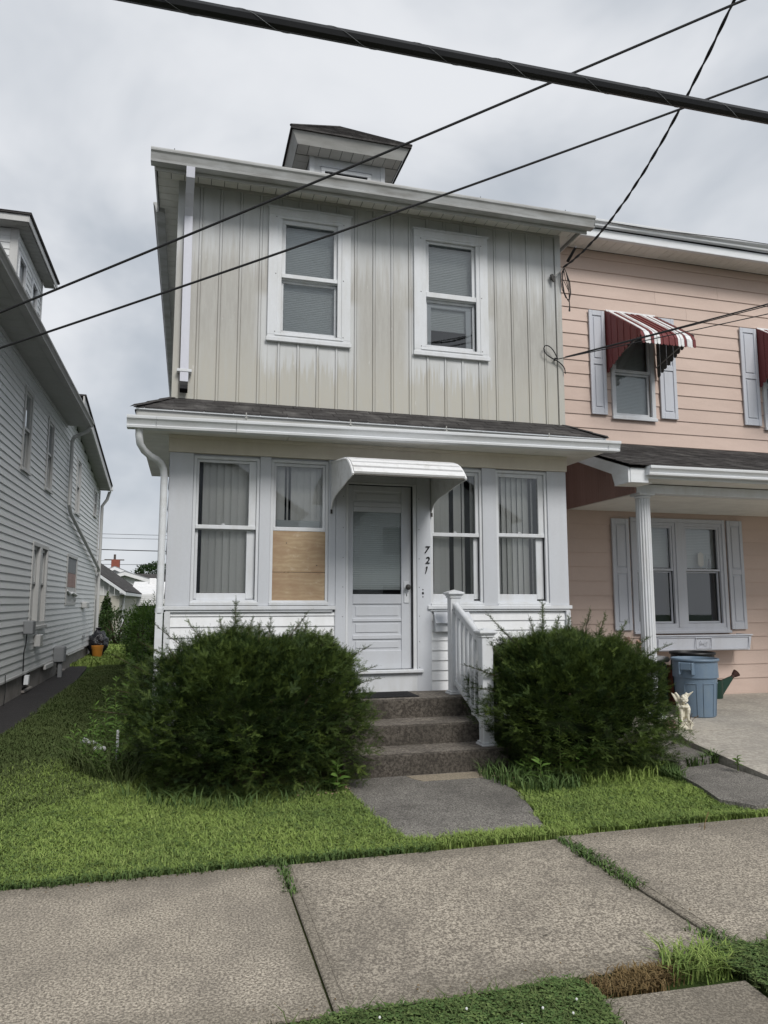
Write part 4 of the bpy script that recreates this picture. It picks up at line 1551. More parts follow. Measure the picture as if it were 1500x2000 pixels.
m = MB(); frame4(m, bx0 + .05, bx1 - .05, .855, 1.03, .008, 1.205, 1.22, .002); frame4(m, 7.09, 7.36, .865, 1.025, .008, 1.196, 1.21, .002)
pts = []
for k in range(40):
    t_ = k / 39 * math.pi * 2
    pts.append((7.225 + .075 * math.cos(t_) * abs(math.cos(t_ * 1.5)) ** .3, 1.203, .945 + .035 * math.sin(t_ * 3) * math.cos(t_)))
m.tube(pts, .004, 5)
m.build('relief', M['shutter'], wb_)

# porch roof
gy = -.56
RZ0, RZ1 = 3.125, 3.885
m = MB()
rx0 = 4.93
m.poly([(rx0, gy + .02, RZ0), (PXR, gy + .02, RZ0), (PXR, PY - .02, RZ1), (rx0, PY - .02, RZ1)])
m.poly([(rx0, gy + .02, RZ0 - .02), (rx0, PY - .02, RZ1 - .02), (PXR, PY - .02, RZ1 - .02), (PXR, gy + .02, RZ0 - .02)])
pr = m.build('porch_roof', M['shingle'], P, fix=False)
tabs = []
rows = 15
sl = Vector((0, PY - gy, RZ1 - RZ0)); Ls = sl.length; sl.normalize()
up_ = Vector((0, -sl.z, sl.y))
base = Vector((0, gy, RZ0))
count = 0
stuffm = MB()
for r in range(rows):
    s0 = r * Ls / rows
    s1 = s0 + Ls / rows + .01
    x = rx0 - .02 - rng.uniform(0, .28)
    while x < PXR:
        wd = rng.uniform(.28, .325)
        p, q = max(x, rx0 - .02), min(x + wd - .006, PXR)
        x += wd
        if q - p < .03:
            continue
        th = rng.uniform(.008, .013)
        A = base + sl * s0; B = base + sl * min(s1, Ls - .01)
        tgt = MB() if p < 9.3 and count < 290 else stuffm
        tgt.add([(p, A.y, A.z), (q, A.y, A.z), (p, A.y + up_.y * th, A.z + up_.z * th), (q, A.y + up_.y * th, A.z + up_.z * th),
                 (p, B.y + up_.y * .003, B.z + up_.z * .003), (q, B.y + up_.y * .003, B.z + up_.z * .003)], [(0, 1, 3, 2), (2, 3, 5, 4), (0, 2, 4), (1, 5, 3)])
        if tgt is not stuffm:
            tgt.build('shingle', M['shingle'], pr, fix=False)
            count += 1
tag(stuffm.build('shingle_field', M['shingle'], pr, fix=False), kind='stuff')
# rake board, corner box, gutter
m = MB()
m.prism([(gy + .06, 2.925), (gy + .06, 3.105), (PY - .03, 3.105 + (PY - gy - .09) * .362), (PY - .03, 2.985 + (PY - gy - .09) * .362), (gy + .40, 3.08), (gy + .34, 2.925)], rx0 + .005, rx0 + .03, 'x')
m.build('rake_board', M['gutter_clean'], pr)
MB().box(rx0 + .0305, 5.20, gy + .05, gy + .07, 2.925, 3.10, .003).build('fascia', M['gutter_clean'], pr)
MB().box(5.2005, PXR, gy + .07, gy + .09, 2.985, 3.10, .003).build('fascia', M['gutter_clean'], pr)
m = MB(); sweep(m, gutter_profile(gy - .06, 3.118, .12, .105), (5.16, 0, 0), (PXR, 0, .03)); m.build('gutter', M['gutter_clean'], pr, fix=False)
x = 5.20
while x < PXR:
    MB().box(x + .002, x + .118, gy + .0905, -.16, 2.982, 2.990, .001).build('soffit_panel', M['soffit'], pr)
    x += .12
# beam, ceiling
MB().box(5.28, PXR, -.155, -.02, 2.865, 2.975, .004).build('beam', M['white'], P)
MB().box(rx0 + .0305, 5.2795, gy + .0905, gy + .395, 2.93, 2.938, .001).build('soffit_panel', M['soffit'], pr)
m = MB(); m.slab((rx0 + .031, gy + .40, 3.10 + .34 * .362 - .09), (5.2795, gy + .40, 3.10 + .34 * .362 - .09), (5.2795, PY - .03, 3.10 + (PY - gy - .09) * .362 - .09), (rx0 + .031, PY - .03, 3.10 + (PY - gy - .09) * .362 - .09), .01); m.build('soffit_panel', M['soffit'], pr)
x = 4.60
yq = -.018
while yq < PY - .03:
    MB().box(5.30, PXR, yq + .002, min(yq + .128, PY - .022), 2.862, 2.870, .001).build('ceiling_board', M['soffit'], P)
    yq += .13
# brown board gable between the column and the grey house
y = -.15
k = 0
while y < PY - .05:
    y2 = min(y + .105, PY - .03)
    zt0 = 3.10 + (y - gy) * .362 - .08
    zt1 = 3.10 + (y2 - gy) * .362 - .08
    m = MB()
    m.prism([(y + .003, 2.865), (y2 - .003, 2.865), (y2 - .003, zt1), (y + .003, zt0)], 5.26, 5.275, 'x')
    m.build('gable_board', M['brownboard'], P)
    m = MB(); m.prism([(y + .045, 2.866), (y + .052, 2.866), (y + .052, zt0 + .015), (y + .045, zt0 + .012)], 5.2565, 5.2595, 'x'); m.build('gable_batten', M['brownboard'], P)
    y = y2
MB().box(5.282, 5.284, -.15, PY - .03, 2.875, 3.4) if 0 else None
m = MB(); m.quad((5.2765, -.15, 2.866), (5.2765, PY - .03, 2.866), (5.2765, PY - .03, 3.70), (5.2765, -.15, 3.12)); m.build('gable_backing', M['brownboard'], P, fix=False)


def column(cx, cy):
    m = MB()
    n = 64
    ring = []
    for k in range(n):
        g = 2 * math.pi * k / n
        r = .086 + (.0 if (k % 4 in (0, 1)) else -.009)
        ring.append((cx + r * math.cos(g), cy + r * math.sin(g)))
    m.prism(ring, .24, 2.80, 'z')
    colm = m.build('column', M['white'], P)
    m = MB(); m.box(cx - .105, cx + .105, cy - .105, cy + .105, 2.835, 2.864, .003); m.lathe([(.088, 0), (.10, .012), (.095, .03)], (cx, cy, 2.801), 28); m.build('capital', M['white'], colm)
    m = MB(); m.box(cx - .12, cx + .12, cy - .12, cy + .12, .166, .205, .003); m.lathe([(.11, 0), (.112, .018), (.09, .034)], (cx, cy, .2055), 28); m.build('base', M['white'], colm)


column(5.40, -.09)
column(9.2, -.09)


# ================================================================== the left house
LX = -2.6
FX = FACE_X(LX)          # local u = world y ; local y = depth into the wall
LH = thing('house', 'large grey clapboard house beside the strip of lawn on the left', 'house', (-6, 5, 0))
YF, YM, YB = -1.0, 8.62, 14.92
ltop = lambda u: 5.30
LW = [(4.515, 5.145, 3.61, 4.98), (6.535, 7.17, 3.59, 4.97), (10.27, 10.93, 3.58, 4.93), (13.62, 14.25, 3.90, 4.68), (5.80, 7.21, 1.09, 2.575), (9.56, 11.04, 1.45, 2.60)]
LWh = [(a + .05, b - .05, c + .05, d - .05) for a, b, c, d in LW]
BWD = [(5.80, 6.42, .05, .345), (9.15, 9.95, .04, .33), (1.9, 2.6, .05, .33)]
# shell
m = MB()
m.quad((LX, YF, -.03), (LX - 7, YF, -.03), (LX - 7, YF, 5.3), (LX, YF, 5.3))
m.quad((LX, YB, -.03), (LX - 7, YB, -.03), (LX - 7, YB, 5.0), (LX, YB, 4.8))
m.build('wall', M['lsiding'], LH, fix=False)
for (u0, u1, z1) in ((YF, YM, 5.30), (YM, YB, 5.0)):
    wall_sheet(LH, u0, u1, .36, z1, .004, [h for h in LWh if u0 < h[0] < u1], M['ltrim'], xf=FX, depth=.09)
wall_sheet(LH, YF, YB, -.03, .36, .03, BWD, M['found'], xf=FX, name='foundation', depth=.18)
m = MB(FX)
for a, b, c, d in LWh:
    niche(m, a - .08, b + .08, c - .08, d + .08, .095, 1.0)
for a, b, c, d in BWD:
    niche(m, a - .04, b + .04, c, d + .02, .211, .8)
m.build('interior', M['dark'], LH, fix=False)
cutL = [(a + .02, b - .02, c + .02, d - .02) for a, b, c, d in LW]
# two laps per panel, seen as narrow boards
topf = lambda z: YB if z < 4.83 else (YM + (5.83 - z) / .162 if z < 5.83 else YM)
nb = int((5.84 - .36) / .1143)
for k in range(nb + 1):
    a = .36 + k * .1143
    b = min(a + .1143, 5.83)
    if b - a < .01:
        continue
    u1 = YM if a > 5.27 else None
    x1 = min(YB, topf(b))
    x0 = YF if b < 5.31 else YM
    if a < 5.30 < b:
        b_ = b
    for (p, q, c, d) in span_cut(x0, x1, a, b, cutL):
        if q - p < .02:
            continue
        f0 = .016 * (1 - (c - a) / .1143)
        f1 = .016 * (1 - (d - a) / .1143) + .001
        m = MB(FX)
        m.add([(p, -f0, c), (q, -f0, c), (q, -f1, d), (p, -f1, d), (p, .004, c), (q, .004, c)], [(0, 1, 2, 3), (0, 4, 5, 1), (0, 3, 4), (1, 5, 2)])
        m.build('siding_board', M['lsiding'], LH, fix=False)
MB(FX).box(YB - .06, YB + .05, -.03, .02, .34, 4.80, .003).build('corner_post', M['ltrim'], LH)
MB(FX).box(YF, YB, -.022, .03, .325, .362, .003).build('starter_strip', M['ltrim'], LH)
for i, (a, b, c, d) in enumerate(LW):
    if i == 4:
        m = MB(FX)
        frame4(m, a, b, c, d, .07, -.03, .01, .003, wb=.09)
        m.box(6.40, 6.58, -.035, .06, c + .0905, d - .0705, .004)
        m.box(a - .02, b + .02, -.07, -.0305, c - .04, c + .02, .004)
        win = m.build('window', M['ltrim'], LH)
        for (p, q) in ((a + .07, 6.40), (6.58, b - .07)):
            m = MB(FX)
            zr = 1.86
            frame4(m, p, q, zr - .015, d - .07, .06, .02, .05, .002, wb=.04)
            frame4(m, p, q, c + .09, zr - .016, .06, .051, .07, .002, wb=.06, wt=.03)
            m.build('sash', M['ltrim'], win)
            glasspane(win, p + .055, q - .055, zr + .02, d - .12, .035, FX)
            glasspane(win, p + .055, q - .055, c + .14, zr - .04, .06, FX)
            m = MB(FX); hblind(m, p + .03, q - .03, zr, d - .1, .09, .03); m.build('blind', M['blind'], win, fix=False)
    elif i == 5:
        m = MB(FX)
        frame4(m, a, b, c, d, .07, -.03, .01, .003, wb=.07)
        win = m.build('window', M['ltrim'], LH, label='boarded-up window with weathered sheets and torn plastic')
        for (z0, z1, mt) in ((2.18, d - .072, 'greyboard'), (1.86, 2.178, 'brownboard'), (c + .072, 1.858, 'shedtrim')):
            for k in range(4):
                w_ = (b - a - .144) / 4
                MB(FX).box(a + .072 + k * w_, a + .072 + (k + 1) * w_ - .006, -.012 - rng.uniform(0, .006), .02, z0, z1 - .004, .002).build('board', M[mt], win)
        m = MB(FX); m.tube([(a + .1, -.03, 1.78), (a + .4, -.05, 1.70), (a + .8, -.04, 1.74), (b - .15, -.05, 1.68)], [.02, .035, .025, .04], 6); m.build('torn_plastic', M['litter'], win, smooth=True)
    else:
        w = dh_window(LH, a, b, c, d, 0.0, .07, mats=('ltrim', 'blind'), rail=.52, xf=FX, lower_blind=c + .72)

# front wing eave: soffit, fascia, gutter
u = YF
while u < YM - .02:
    MB().box(LX + .004, LX + .40, u + .003, min(u + .247, YM), 5.285, 5.293, .001).build('soffit_panel', M['lsoffit'], LH)
    u += .25
MB().box(LX + .003, LX + .035, YF, YM, 5.235, 5.283, .003).build('frieze_strip', M['ltrim'], LH)
MB().box(LX + .40, LX + .418, YF, YM, 5.27, 5.40, .003).build('fascia', M['lgutter'], LH)
m = MB(Matrix.Translation((LX + .548, 0, 0)) @ Matrix.Rotation(R(90), 4, 'Z'))
sweep(m, gutter_profile(0, 5.375, .13, .115), (YF, 0, 0), (YM + .03, 0, 0))
m.build('gutter', M['lgutter'], LH, fix=False)
m = MB()
m.poly([(LX + .43, YF - .2, 5.39), (LX + .43, YM, 5.39), (LX - 3.5, YM, 8.1), (LX - 3.5, YF - .2, 8.1)])
m.poly([(LX - 3.5, YF - .2, 8.1), (LX - 3.5, YM, 8.1), (LX - 7.4, YM, 5.39), (LX - 7.4, YF - .2, 5.39)])
m.poly([(LX + .43, YM, 5.39), (LX - 3.5, YM, 8.1), (LX - 7.4, YM, 5.39)])
m.poly([(LX + .43, YF - .2, 5.39), (LX - 3.5, YF - .2, 8.1), (LX - 7.4, YF - .2, 5.39)])
m.build('roof', M['shingle'], LH, fix=False)
# rear wing with the roof that falls to the back
m = MB()
z_at = lambda v: 5.90 - .162 * (v - YM)
for (v0, v1) in [(YM + .01 + k * .30, min(YM + .01 + (k + 1) * .30 - .004, YB - .1)) for k in range(21)]:
    if v1 - v0 < .02: continue
    mm_ = MB(); mm_.add([(LX + .004, v0, z_at(v0) - .10), (LX + .30, v0, z_at(v0) - .10), (LX + .30, v1, z_at(v1) - .10), (LX + .004, v1, z_at(v1) - .10)], [(0, 3, 2, 1)])
    mm_.build('soffit_panel', M['lsoffit'], LH, fix=False)
m = MB(); m.prism([(YM, z_at(YM) - .13), (YB, z_at(YB) - .13), (YB, z_at(YB) + .06), (YM, z_at(YM) + .06)], LX + .30, LX + .33, 'x'); m.build('rake_board', M['ltrim'], LH)
m = MB(); m.prism([(YM, z_at(YM) + .061), (YB + .05, z_at(YB) + .061), (YB + .05, z_at(YB) + .10), (YM, z_at(YM) + .10)], LX - 7, LX + .36, 'x'); m.build('rear_roof', M['shingle'], LH)
MB().box(LX, LX + .25, YM - .012, YM, 5.29, 5.86).build('return_board', M['ltrim'], LH)
MB().box(LX + .2, LX + .37, YB - .0, YB + .12, z_at(YB) - .06, z_at(YB) + .06, .01).build('gutter', M['gutter_clean'], LH)
# downspouts
m = MB()
m.tube([(LX + .50, YM - .1, 5.25), (LX + .42, YM - .05, 5.17), (LX + .12, YM + .28, 5.10), (LX + .07, YM + .36, 5.02), (LX + .07, YM + .38, 4.9), (LX + .07, 9.03, 3.62), (LX + .08, 9.2, 3.47), (LX + .10, 14.73, 2.48), (LX + .10, 14.80, 2.40)], .042, 8)
m.build('downspout', M['ltrim'], LH, smooth=True)
m = MB()
m.tube([(LX + .28, YB + .03, 4.78), (LX + .22, YB + .03, 4.55), (LX + .09, YB + .03, 4.35), (LX + .09, YB + .03, 2.4), (LX + .09, YB + .03, .45), (LX + .16, YB + .03, .33)], .045, 8)
m.build('downspout', M['ltrim'], LH, smooth=True)
# services on the wall
m = MB(FX); m.box(5.42, 5.66, -.16, -.01, 1.0, 1.22, .012); mb_ = m.build('meter_box', M['greyboard'], LH)
MB(FX).tube([(5.50, -.06, 1.0), (5.52, -.05, .85), (5.45, -.04, .7), (5.48, -.04, .4)], .01, 6).build('cable', M['wire'], mb_)
MB(FX).box(6.35, 6.62, -.12, -.01, .74, .95, .01).build('vent_hood', M['ltrim'], LH)
MB(FX).box(12.2, 12.75, -.14, -.01, 1.36, 1.52, .02).build('vent_hood', M['ltrim'], LH)
MB(FX).box(12.6, 12.8, -.05, -.01, .55, .66, .01).build('faucet_plate', M['greyboard'], LH)
m = MB(FX); m.box(8.40, 8.70, -.22, -.01, .30, .62, .02); m.box(8.46, 8.56, -.18, -.10, -.01, .30, .01); m.build('chute', M['greyboard'], LH)
MB(FX).box(7.45, 8.3, -.05, .0, .24, .33, .01).build('skirt_board', M['ltrim'], LH)
MB(FX).box(10.3, 13.0, -.03, .0, .295, .324, .005).build('skirt_board', M['ltrim'], LH)
MB(FX).tube([(4.3, -.03, .45), (4.35, -.03, .2), (4.3, -.03, 0)], .006, 5).build('cable', M['wire'], LH)
for a, b, c, d in BWD:
    m = MB(FX); m.box(a - .03, b + .03, -.02, .10, c - .04, c, .006); frame4(m, a, b, c, d, .04, .10, .13, .002); m.build('basement_window', M['found'], LH)
m = MB(FX); m.prism([(5.66, .16), (5.76, .17), (5.78, .31), (5.70, .30)], -.09, -.02, 'y'); m.build('vent_hood', M['white'], LH)

# dormer on the left house
dx = -2.9
m = MB()
m.build
dm = MB(); dm.quad((dx, 4.74, 5.6), (dx - 2.5, 4.74, 5.6), (dx - 2.5, 4.74, 7.68), (dx, 4.74, 7.68)); dm.quad((dx, 6.82, 5.6), (dx - 2.5, 6.82, 5.6), (dx - 2.5, 6.82, 7.68), (dx, 6.82, 7.68))
ld = dm.build('dormer', M['lsiding'], LH, fix=False)
FD = FACE_X(dx)
DW = [(4.88, 5.42, 6.20, 7.36), (5.93, 6.42, 6.20, 7.36)]
wall_sheet(ld, 4.74, 6.82, 5.6, 7.68, .004, [(a + .04, b - .04, c + .04, d - .04) for a, b, c, d in DW], M['ltrim'], xf=FD, depth=.06)
m = MB(FD)
for a, b, c, d in DW: niche(m, a, b, c, d, .065, .5)
m.build('interior', M['dark'], ld, fix=False)
m = MB(FD)
for k in range(18):
    a_ = 5.6 + k * .1143
    for (p, q, c, d) in span_cut(4.80, 6.80, a_, min(a_ + .1143, 7.66), DW):
        m.add([(p, -.014, c), (q, -.014, c), (q, -.001, d), (p, -.001, d), (p, .004, c), (q, .004, c)], [(0, 1, 2, 3), (0, 4, 5, 1)])
m.build('siding', M['lsiding'], ld, fix=False)
for k in range(18):
    a_ = 5.6 + k * .1143
    MB().add([(dx, 4.726, a_), (dx - 2.5, 4.726, a_), (dx - 2.5, 4.739, a_ + .1143), (dx, 4.739, a_ + .1143), (dx, 4.74, a_), (dx - 2.5, 4.74, a_)], [(0, 1, 2, 3), (0, 4, 5, 1)]).build('siding_board', M['lsiding'], ld, fix=False)
for u in (4.72, 6.76):
    MB(FD).box(u, u + .09, -.022, .02, 5.6, 7.677, .002).build('corner_post', M['ltrim'], ld)
MB().box(dx - .10, dx - .001, 4.718, 4.7255, 5.6, 7.677, .002).build('corner_post', M['ltrim'], ld)
for a, b, c, d in DW:
    m = MB(FD); frame4(m, a - .01, b + .01, c - .01, d + .01, .06, -.03, .01, .002); frame4(m, a + .05, b - .05, (c + d) / 2 - .02, (c + d) / 2 + .02, .02, .0, .03)
    m.build('window', M['white'], ld)
    glasspane(ld, a + .04, b - .04, c + .04, d - .04, .02, FD)
ex, ey, ey2 = dx + .23, 4.44, 7.11
u = ey + .03
while u < ey2 - .03:
    MB().box(dx - .0, ex - .03, u + .003, min(u + .145, ey2 - .02), 7.678, 7.686, .001).build('soffit_panel', M['lsoffit'], ld)
    u += .148
MB().box(dx - 2.5, dx - .001, ey + .03, 4.72, 7.678, 7.686, .001).build('soffit_panel', M['lsoffit'], ld)
m = MB()
m.box(ex - .02, ex, ey, ey2, 7.676, 7.79, .003); m.box(dx - 2.6, ex - .021, ey, ey + .02, 7.676, 7.79, .003)
m.build('fascia', M['ltrim'], ld)
m = MB()
pk_ = (dx - 1.2, 5.78, 8.42)
e_ = [(ex + .03, ey - .03, 7.81), (ex + .03, ey2 + .03, 7.81), (dx - 2.7, ey2 + .03, 7.81), (dx - 2.7, ey - .03, 7.81)]
for k in range(4):
    m.poly([e_[k], e_[(k + 1) % 4], pk_])
m.box(dx - 2.7, ex + .03, ey - .03, ey2 + .03, 7.792, 7.809)
# shingle courses
for r in range(5):
    f0 = r / 5
    A = [Vector(e_[0]).lerp(Vector(pk_), f0), Vector(e_[1]).lerp(Vector(pk_), f0), Vector(e_[3]).lerp(Vector(pk_), f0)]
    m.tube([A[2] + Vector((0, 0, .01)), A[0] + Vector((0, 0, .01)), A[1] + Vector((0, 0, .01))], .010, 4)
m.build('dormer_roof', M['shingle'], ld, fix=False)


# ================================================================== things behind
# the shed / garage at the end of the side yard
S = thing('garage', 'low cream garage with dark roof and ivy at the end of the side yard', 'garage', (-4, 28, 0))
SY, SX, SYB = 22.0, -2.50, 36.5
m = MB()
m.quad((SX, SY, -.03), (SX, SYB, -.03), (SX, SYB, 1.80), (SX, SY, 1.80))
m.quad((SX - 6, SY, -.03), (SX, SY, -.03), (SX, SY, 1.76), (SX - 6, SY, 1.76))
m.build('wall', M['shedwall'], S, fix=False)
for k in range(1, 9):
    z = .2 * k
    MB().box(SX + .0005, SX + .004, SY, SYB, z, z + .012).build('block_course', M['shedtrim'], S)
k = 0
x = SX
while x > SX - 4:
    h0 = 1.98 + (SX - x) * .66
    MB().prism([(x - .19, 1.77), (x - .004, 1.77), (x - .004, h0 - .03), (x - .19, h0 + .09)], SY - .03, SY - .002, 'y').build('gable_board', M['shedtrim'], S)
    x -= .2
rs = .70
zt = lambda x: 1.93 + (SX + .23 - x) * rs
m = MB()
m.slab((SX + .25, SY - .35, zt(SX + .25)), (SX + .25, SYB, zt(SX + .25)), (SX - 3.2, SYB, zt(SX - 3.2)), (SX - 3.2, SY - .35, zt(SX - 3.2)), .05)
m.slab((SX - 3.2, SY - .35, zt(SX - 3.2)), (SX - 3.2, SYB, zt(SX - 3.2)), (SX - 6.6, SYB, zt(SX + .25)), (SX - 6.6, SY - .35, zt(SX + .25)), .05)
m.build('roof', M['shingle'], S)
m = MB(); m.prism([(SX + .25, zt(SX + .25) - .16), (SX - 3.2, zt(SX - 3.2) - .16), (SX - 3.2, zt(SX - 3.2) - .04), (SX + .25, zt(SX + .25) - .04)], SY - .37, SY - .34, 'y'); m.build('rake_board', M['white'], S)
MB().box(SX + .18, SX + .24, SY - .3, SYB, zt(SX + .25) - .17, zt(SX + .25) - .04, .01).build('gutter', M['white'], S)
m = MB(); m.tube([(SX + .15, SY + .9, 1.80), (SX + .08, SY + .9, 1.65), (SX + .05, SY + .9, 0)], .05, 7); m.build('downspout', M['white'], S)
m = MB(); frame4(m, SX - 1.75, SX - .85, 0, 1.62, .10, SY - .06, SY - .001, .004); dd = m.build('door', M['greyboard'], S)
MB().box(SX - 1.64, SX - .96, SY - .04, SY - .002, .11, .72, .01).build('panel', M['greyboard'], dd)
MB().box(SX - 1.62, SX - .98, SY - .03, SY - .002, .82, 1.50).build('pane', M['blind'], dd)
MB().box(SX - .33, SX - .30, SY - .02, SY - .001, .0, 1.74).build('corner_strip', M['shedtrim'], S)

# white ribbed carport / camper behind the garage
Cc = thing('carport', 'white ribbed metal carport roof with a dark space under it', 'carport', (-1.4, 33, 0))
m = MB(); m.slab((-2.85, 32, 1.86), (-.75, 32, 1.86), (-.75, 35.2, 2.62), (-2.85, 35.2, 2.62), .04); m.build('roof', M['litter'], Cc)
for k in range(11):
    z = 1.30 + k * .055
    MB().box(-2.6, -.8, 31.98 - (k % 2) * .015, 32.0, z, z + .05).build('valance_strip', M['litter'], Cc)
for k in range(5):
    yy = 32.3 + k * .62
    MB().box(-2.85, -.75, yy, yy + .03, 1.86 + (yy - 32) * .2375, 1.90 + (yy - 32) * .2375).build('roof_rib', M['awn_white'], Cc)
MB().box(-2.05, -1.65, 34.6, 35.0, 2.45, 2.80, .04).build('roof_vent', M['litter'], Cc)
for x in (-2.5, -.9):
    MB().box(x, x + .08, 32.05, 32.13, -.03, 1.32).build('post', M['greyboard'], Cc)
MB().box(-2.9, -.7, 34.6, 34.9, -.03, 2.4).build('back_wall', M['greyboard'], Cc)


def far_house(x0, x1, y, wall_h, peak, label, chimney=None, depth=9, ridge='y', roofmat='greyboard'):
    o = thing('house', label, 'house', ((x0 + x1) / 2, y, 0), 'small white houses far behind the side yard')
    cx = (x0 + x1) / 2
    m = MB(); m.prism([(x0, -.03), (x1, -.03), (x1, wall_h), (cx, peak), (x0, wall_h)], y, y + depth, 'y'); m.build('wall', M['litter'], o)
    s_ = (peak - wall_h) / ((x1 - x0) / 2)
    m = MB()
    for sx in (-1, 1):
        e_ = cx + sx * ((x1 - x0) / 2 + .4)
        m.slab((cx, y - .4, peak + .10), (cx, y + depth, peak + .10), (e_, y + depth, wall_h - .4 * s_ + .10), (e_, y - .4, wall_h - .4 * s_ + .10), .09 * (1 if sx > 0 else -1))
    m.build('roof', M[roofmat], o)
    m = MB()
    for sx in (-1, 1):
        e_ = cx + sx * ((x1 - x0) / 2 + .42)
        m.prism([(cx, peak + .12), (cx, peak - .10), (e_, wall_h - .42 * s_ - .10), (e_, wall_h - .42 * s_ + .12)], y - .45, y - .41, 'y')
    m.build('rake_board', M['litter'], o)
    if chimney:
        a, b, z0, z1 = chimney
        MB().box(a, b, y + 2, y + 2.7, z0, z1, .02).build('chimney', M['brick'], o)
    m = MB(); frame4(m, cx - .5, cx + .5, .9, 2.1, .1, y - .03, y - .001); m.box(cx - .4, cx + .4, y - .02, y - .001, 1.0, 2.0); m.build('window', M['greyboard'], o)
    return o


far_house(-6.9, -3.6, 50, 3.25, 3.95, 'white gabled house with the red brick chimney, far behind the garage', chimney=(-5.75, -5.15, 3.4, 4.75))
far_house(-6.0, -2.1, 44, 2.75, 3.35, 'white gabled house right of the chimney, lower of the far gables')
o = thing('house', 'long low house with a dark roof behind the white carport', 'house', (-1.5, 60, 0))
m = MB(); m.box(-6, 6, 60, 66, -.03, 2.5); m.build('wall', M['greyboard'], o)
m = MB(); m.slab((-6.4, 59.6, 2.5), (6.4, 59.6, 2.5), (6.4, 63, 4.05), (-6.4, 63, 4.05), .1); m.build('roof', M['shingle'], o)

up = thing('utility_pole', 'thin dark utility pole standing behind the far chimney', 'utility pole', (-6.5, 62, 0))
MB().tube([(-6.42, 62, -.03), (-6.42, 62, 5.75)], [.14, .10], 8).build('pole', M['pole'], up)
MB().box(-7.3, -5.6, 61.95, 62.05, 5.2, 5.3).build('crossarm', M['pole'], up)


def far_wire(pts, r, label):
    m = MB()
    out = []
    n = 20
    A, B = Vector(pts[0]), Vector(pts[1])
    for k in range(n + 1):
        t_ = k / n
        p = A.lerp(B, t_); p.z -= pts[2] * 4 * t_ * (1 - t_)
        out.append(p)
    m.tube(out, r, 5)
    o = m.build('power_line', M['wire'], None)
    tag(o, label, 'wire', 'wires crossing the sky far behind the side yard')


far_wire(((-30, 50, 6.1), (22, 50, 5.5), .45), .035, 'dark sagging wire across the gap, lowest of the upper set')
far_wire(((-30, 50, 6.45), (22, 50, 6.35), .15), .016, 'thin wire in the middle of the upper set across the gap')
far_wire(((-30, 50, 6.75), (22, 50, 6.6), .12), .016, 'topmost thin wire across the gap between the houses')
far_wire(((-30, 58, 4.75), (22, 58, 4.85), .15), .02, 'wire level with the brick chimney in the far distance')
far_wire(((-6.4, 62, 5.3), (-30, 50, 3.6), .4), .015, 'wire running left from the far utility pole')

# garden pail and bag by the back corner of the left house
b = thing('bucket', 'orange bucket on the ground by the back corner of the left house', 'bucket', (-2.30, 13.7, 0))
m = MB(); m.lathe([(q_ * .72, w_ * .82) for q_, w_ in [(.165, 0), (.17, .01), (.20, .30), (.215, .305), (.215, .36), (.225, .365), (.225, .40), (.19, .40), (.18, .30)]], (-2.32, 13.7, 0), 24); m.build('body', M['orange'], b, smooth=True)
MB().tube([(-2.32 + .165 * math.cos(t_), 13.68, .30 - .12 * math.sin(t_)) for t_ in [math.pi * k / 10 for k in range(11)]], .005, 5).build('handle', M['metal'], b)
b = thing('trash_bag', 'black plastic bag of trash behind the orange bucket', 'bag', (-2.35, 14.1, 0))
bm = bmesh.new(); bmesh.ops.create_icosphere(bm, subdivisions=4, radius=1)
for v in bm.verts:
    q = v.co.copy()
    nn = mnoise.noise(q * 2.2) * .22 + mnoise.noise(q * 6) * .10
    v.co = Vector((q.x * .26 * (1 + nn), q.y * .26 * (1 + nn), max((q.z * .36) * (1 + nn), -.35) + .36))
me = bpy.data.meshes.new('bag_body'); bm.to_mesh(me); bm.free(); me.materials.append(M['bag'])
for p_ in me.polygons: p_.use_smooth = True
o = bpy.data.objects.new('body', me); COL.objects.link(o); o.parent = b
MB().lathe([(.04, 0), (.07, .06), (.10, .10)], (-2.35, 14.1, .70), 12).build('knot', M['bag'], b, smooth=True)


# ================================================================== steps, railing, mailbox, mat
ST = thing('front_steps', 'three weathered concrete steps up to the white front door', 'steps', (2.1, -.7, 0))
sx0, sx1 = 1.36, 2.93
for (y0, z0, z1, xa, xb) in ((-1.39, -.02, .188, sx0, sx1), (-1.015, .189, .373, sx0 + .02, sx1 - .03), (-.615, .374, .560, sx0 + .03, sx1 - .05)):
    m = MB()
    n = 14
    # front nosing slightly worn and uneven
    vx = [xa + (xb - xa) * k / n for k in range(n + 1)]
    top, fr = [], []
    v = []
    for k, x in enumerate(vx):
        j = rng.uniform(-.003, .003)
        v += [(x, y0 + rng.uniform(-.002, .002), z0), (x, y0 + j, z1 - .012), (x, y0 + .008 + j, z1 - .002), (x, y0 + .03, z1), (x, -.06 if z1 > .5 else y0 + .5, z1)]
    f = []
    for k in range(n):
        for q in range(4):
            f.append((k * 5 + q, k * 5 + 5 + q, k * 5 + 6 + q, k * 5 + 1 + q))
    f.append((0, 1, 2, 3, 4)); f.append(tuple(n * 5 + q for q in (4, 3, 2, 1, 0)))
    m.add(v, f)
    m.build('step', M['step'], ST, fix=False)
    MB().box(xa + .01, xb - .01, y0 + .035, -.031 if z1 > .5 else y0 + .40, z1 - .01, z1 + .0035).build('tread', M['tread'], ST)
MB().box(sx0 + .03, sx1 - .05, -.6, -.031, -.02, .55).build('core', M['step'], ST)

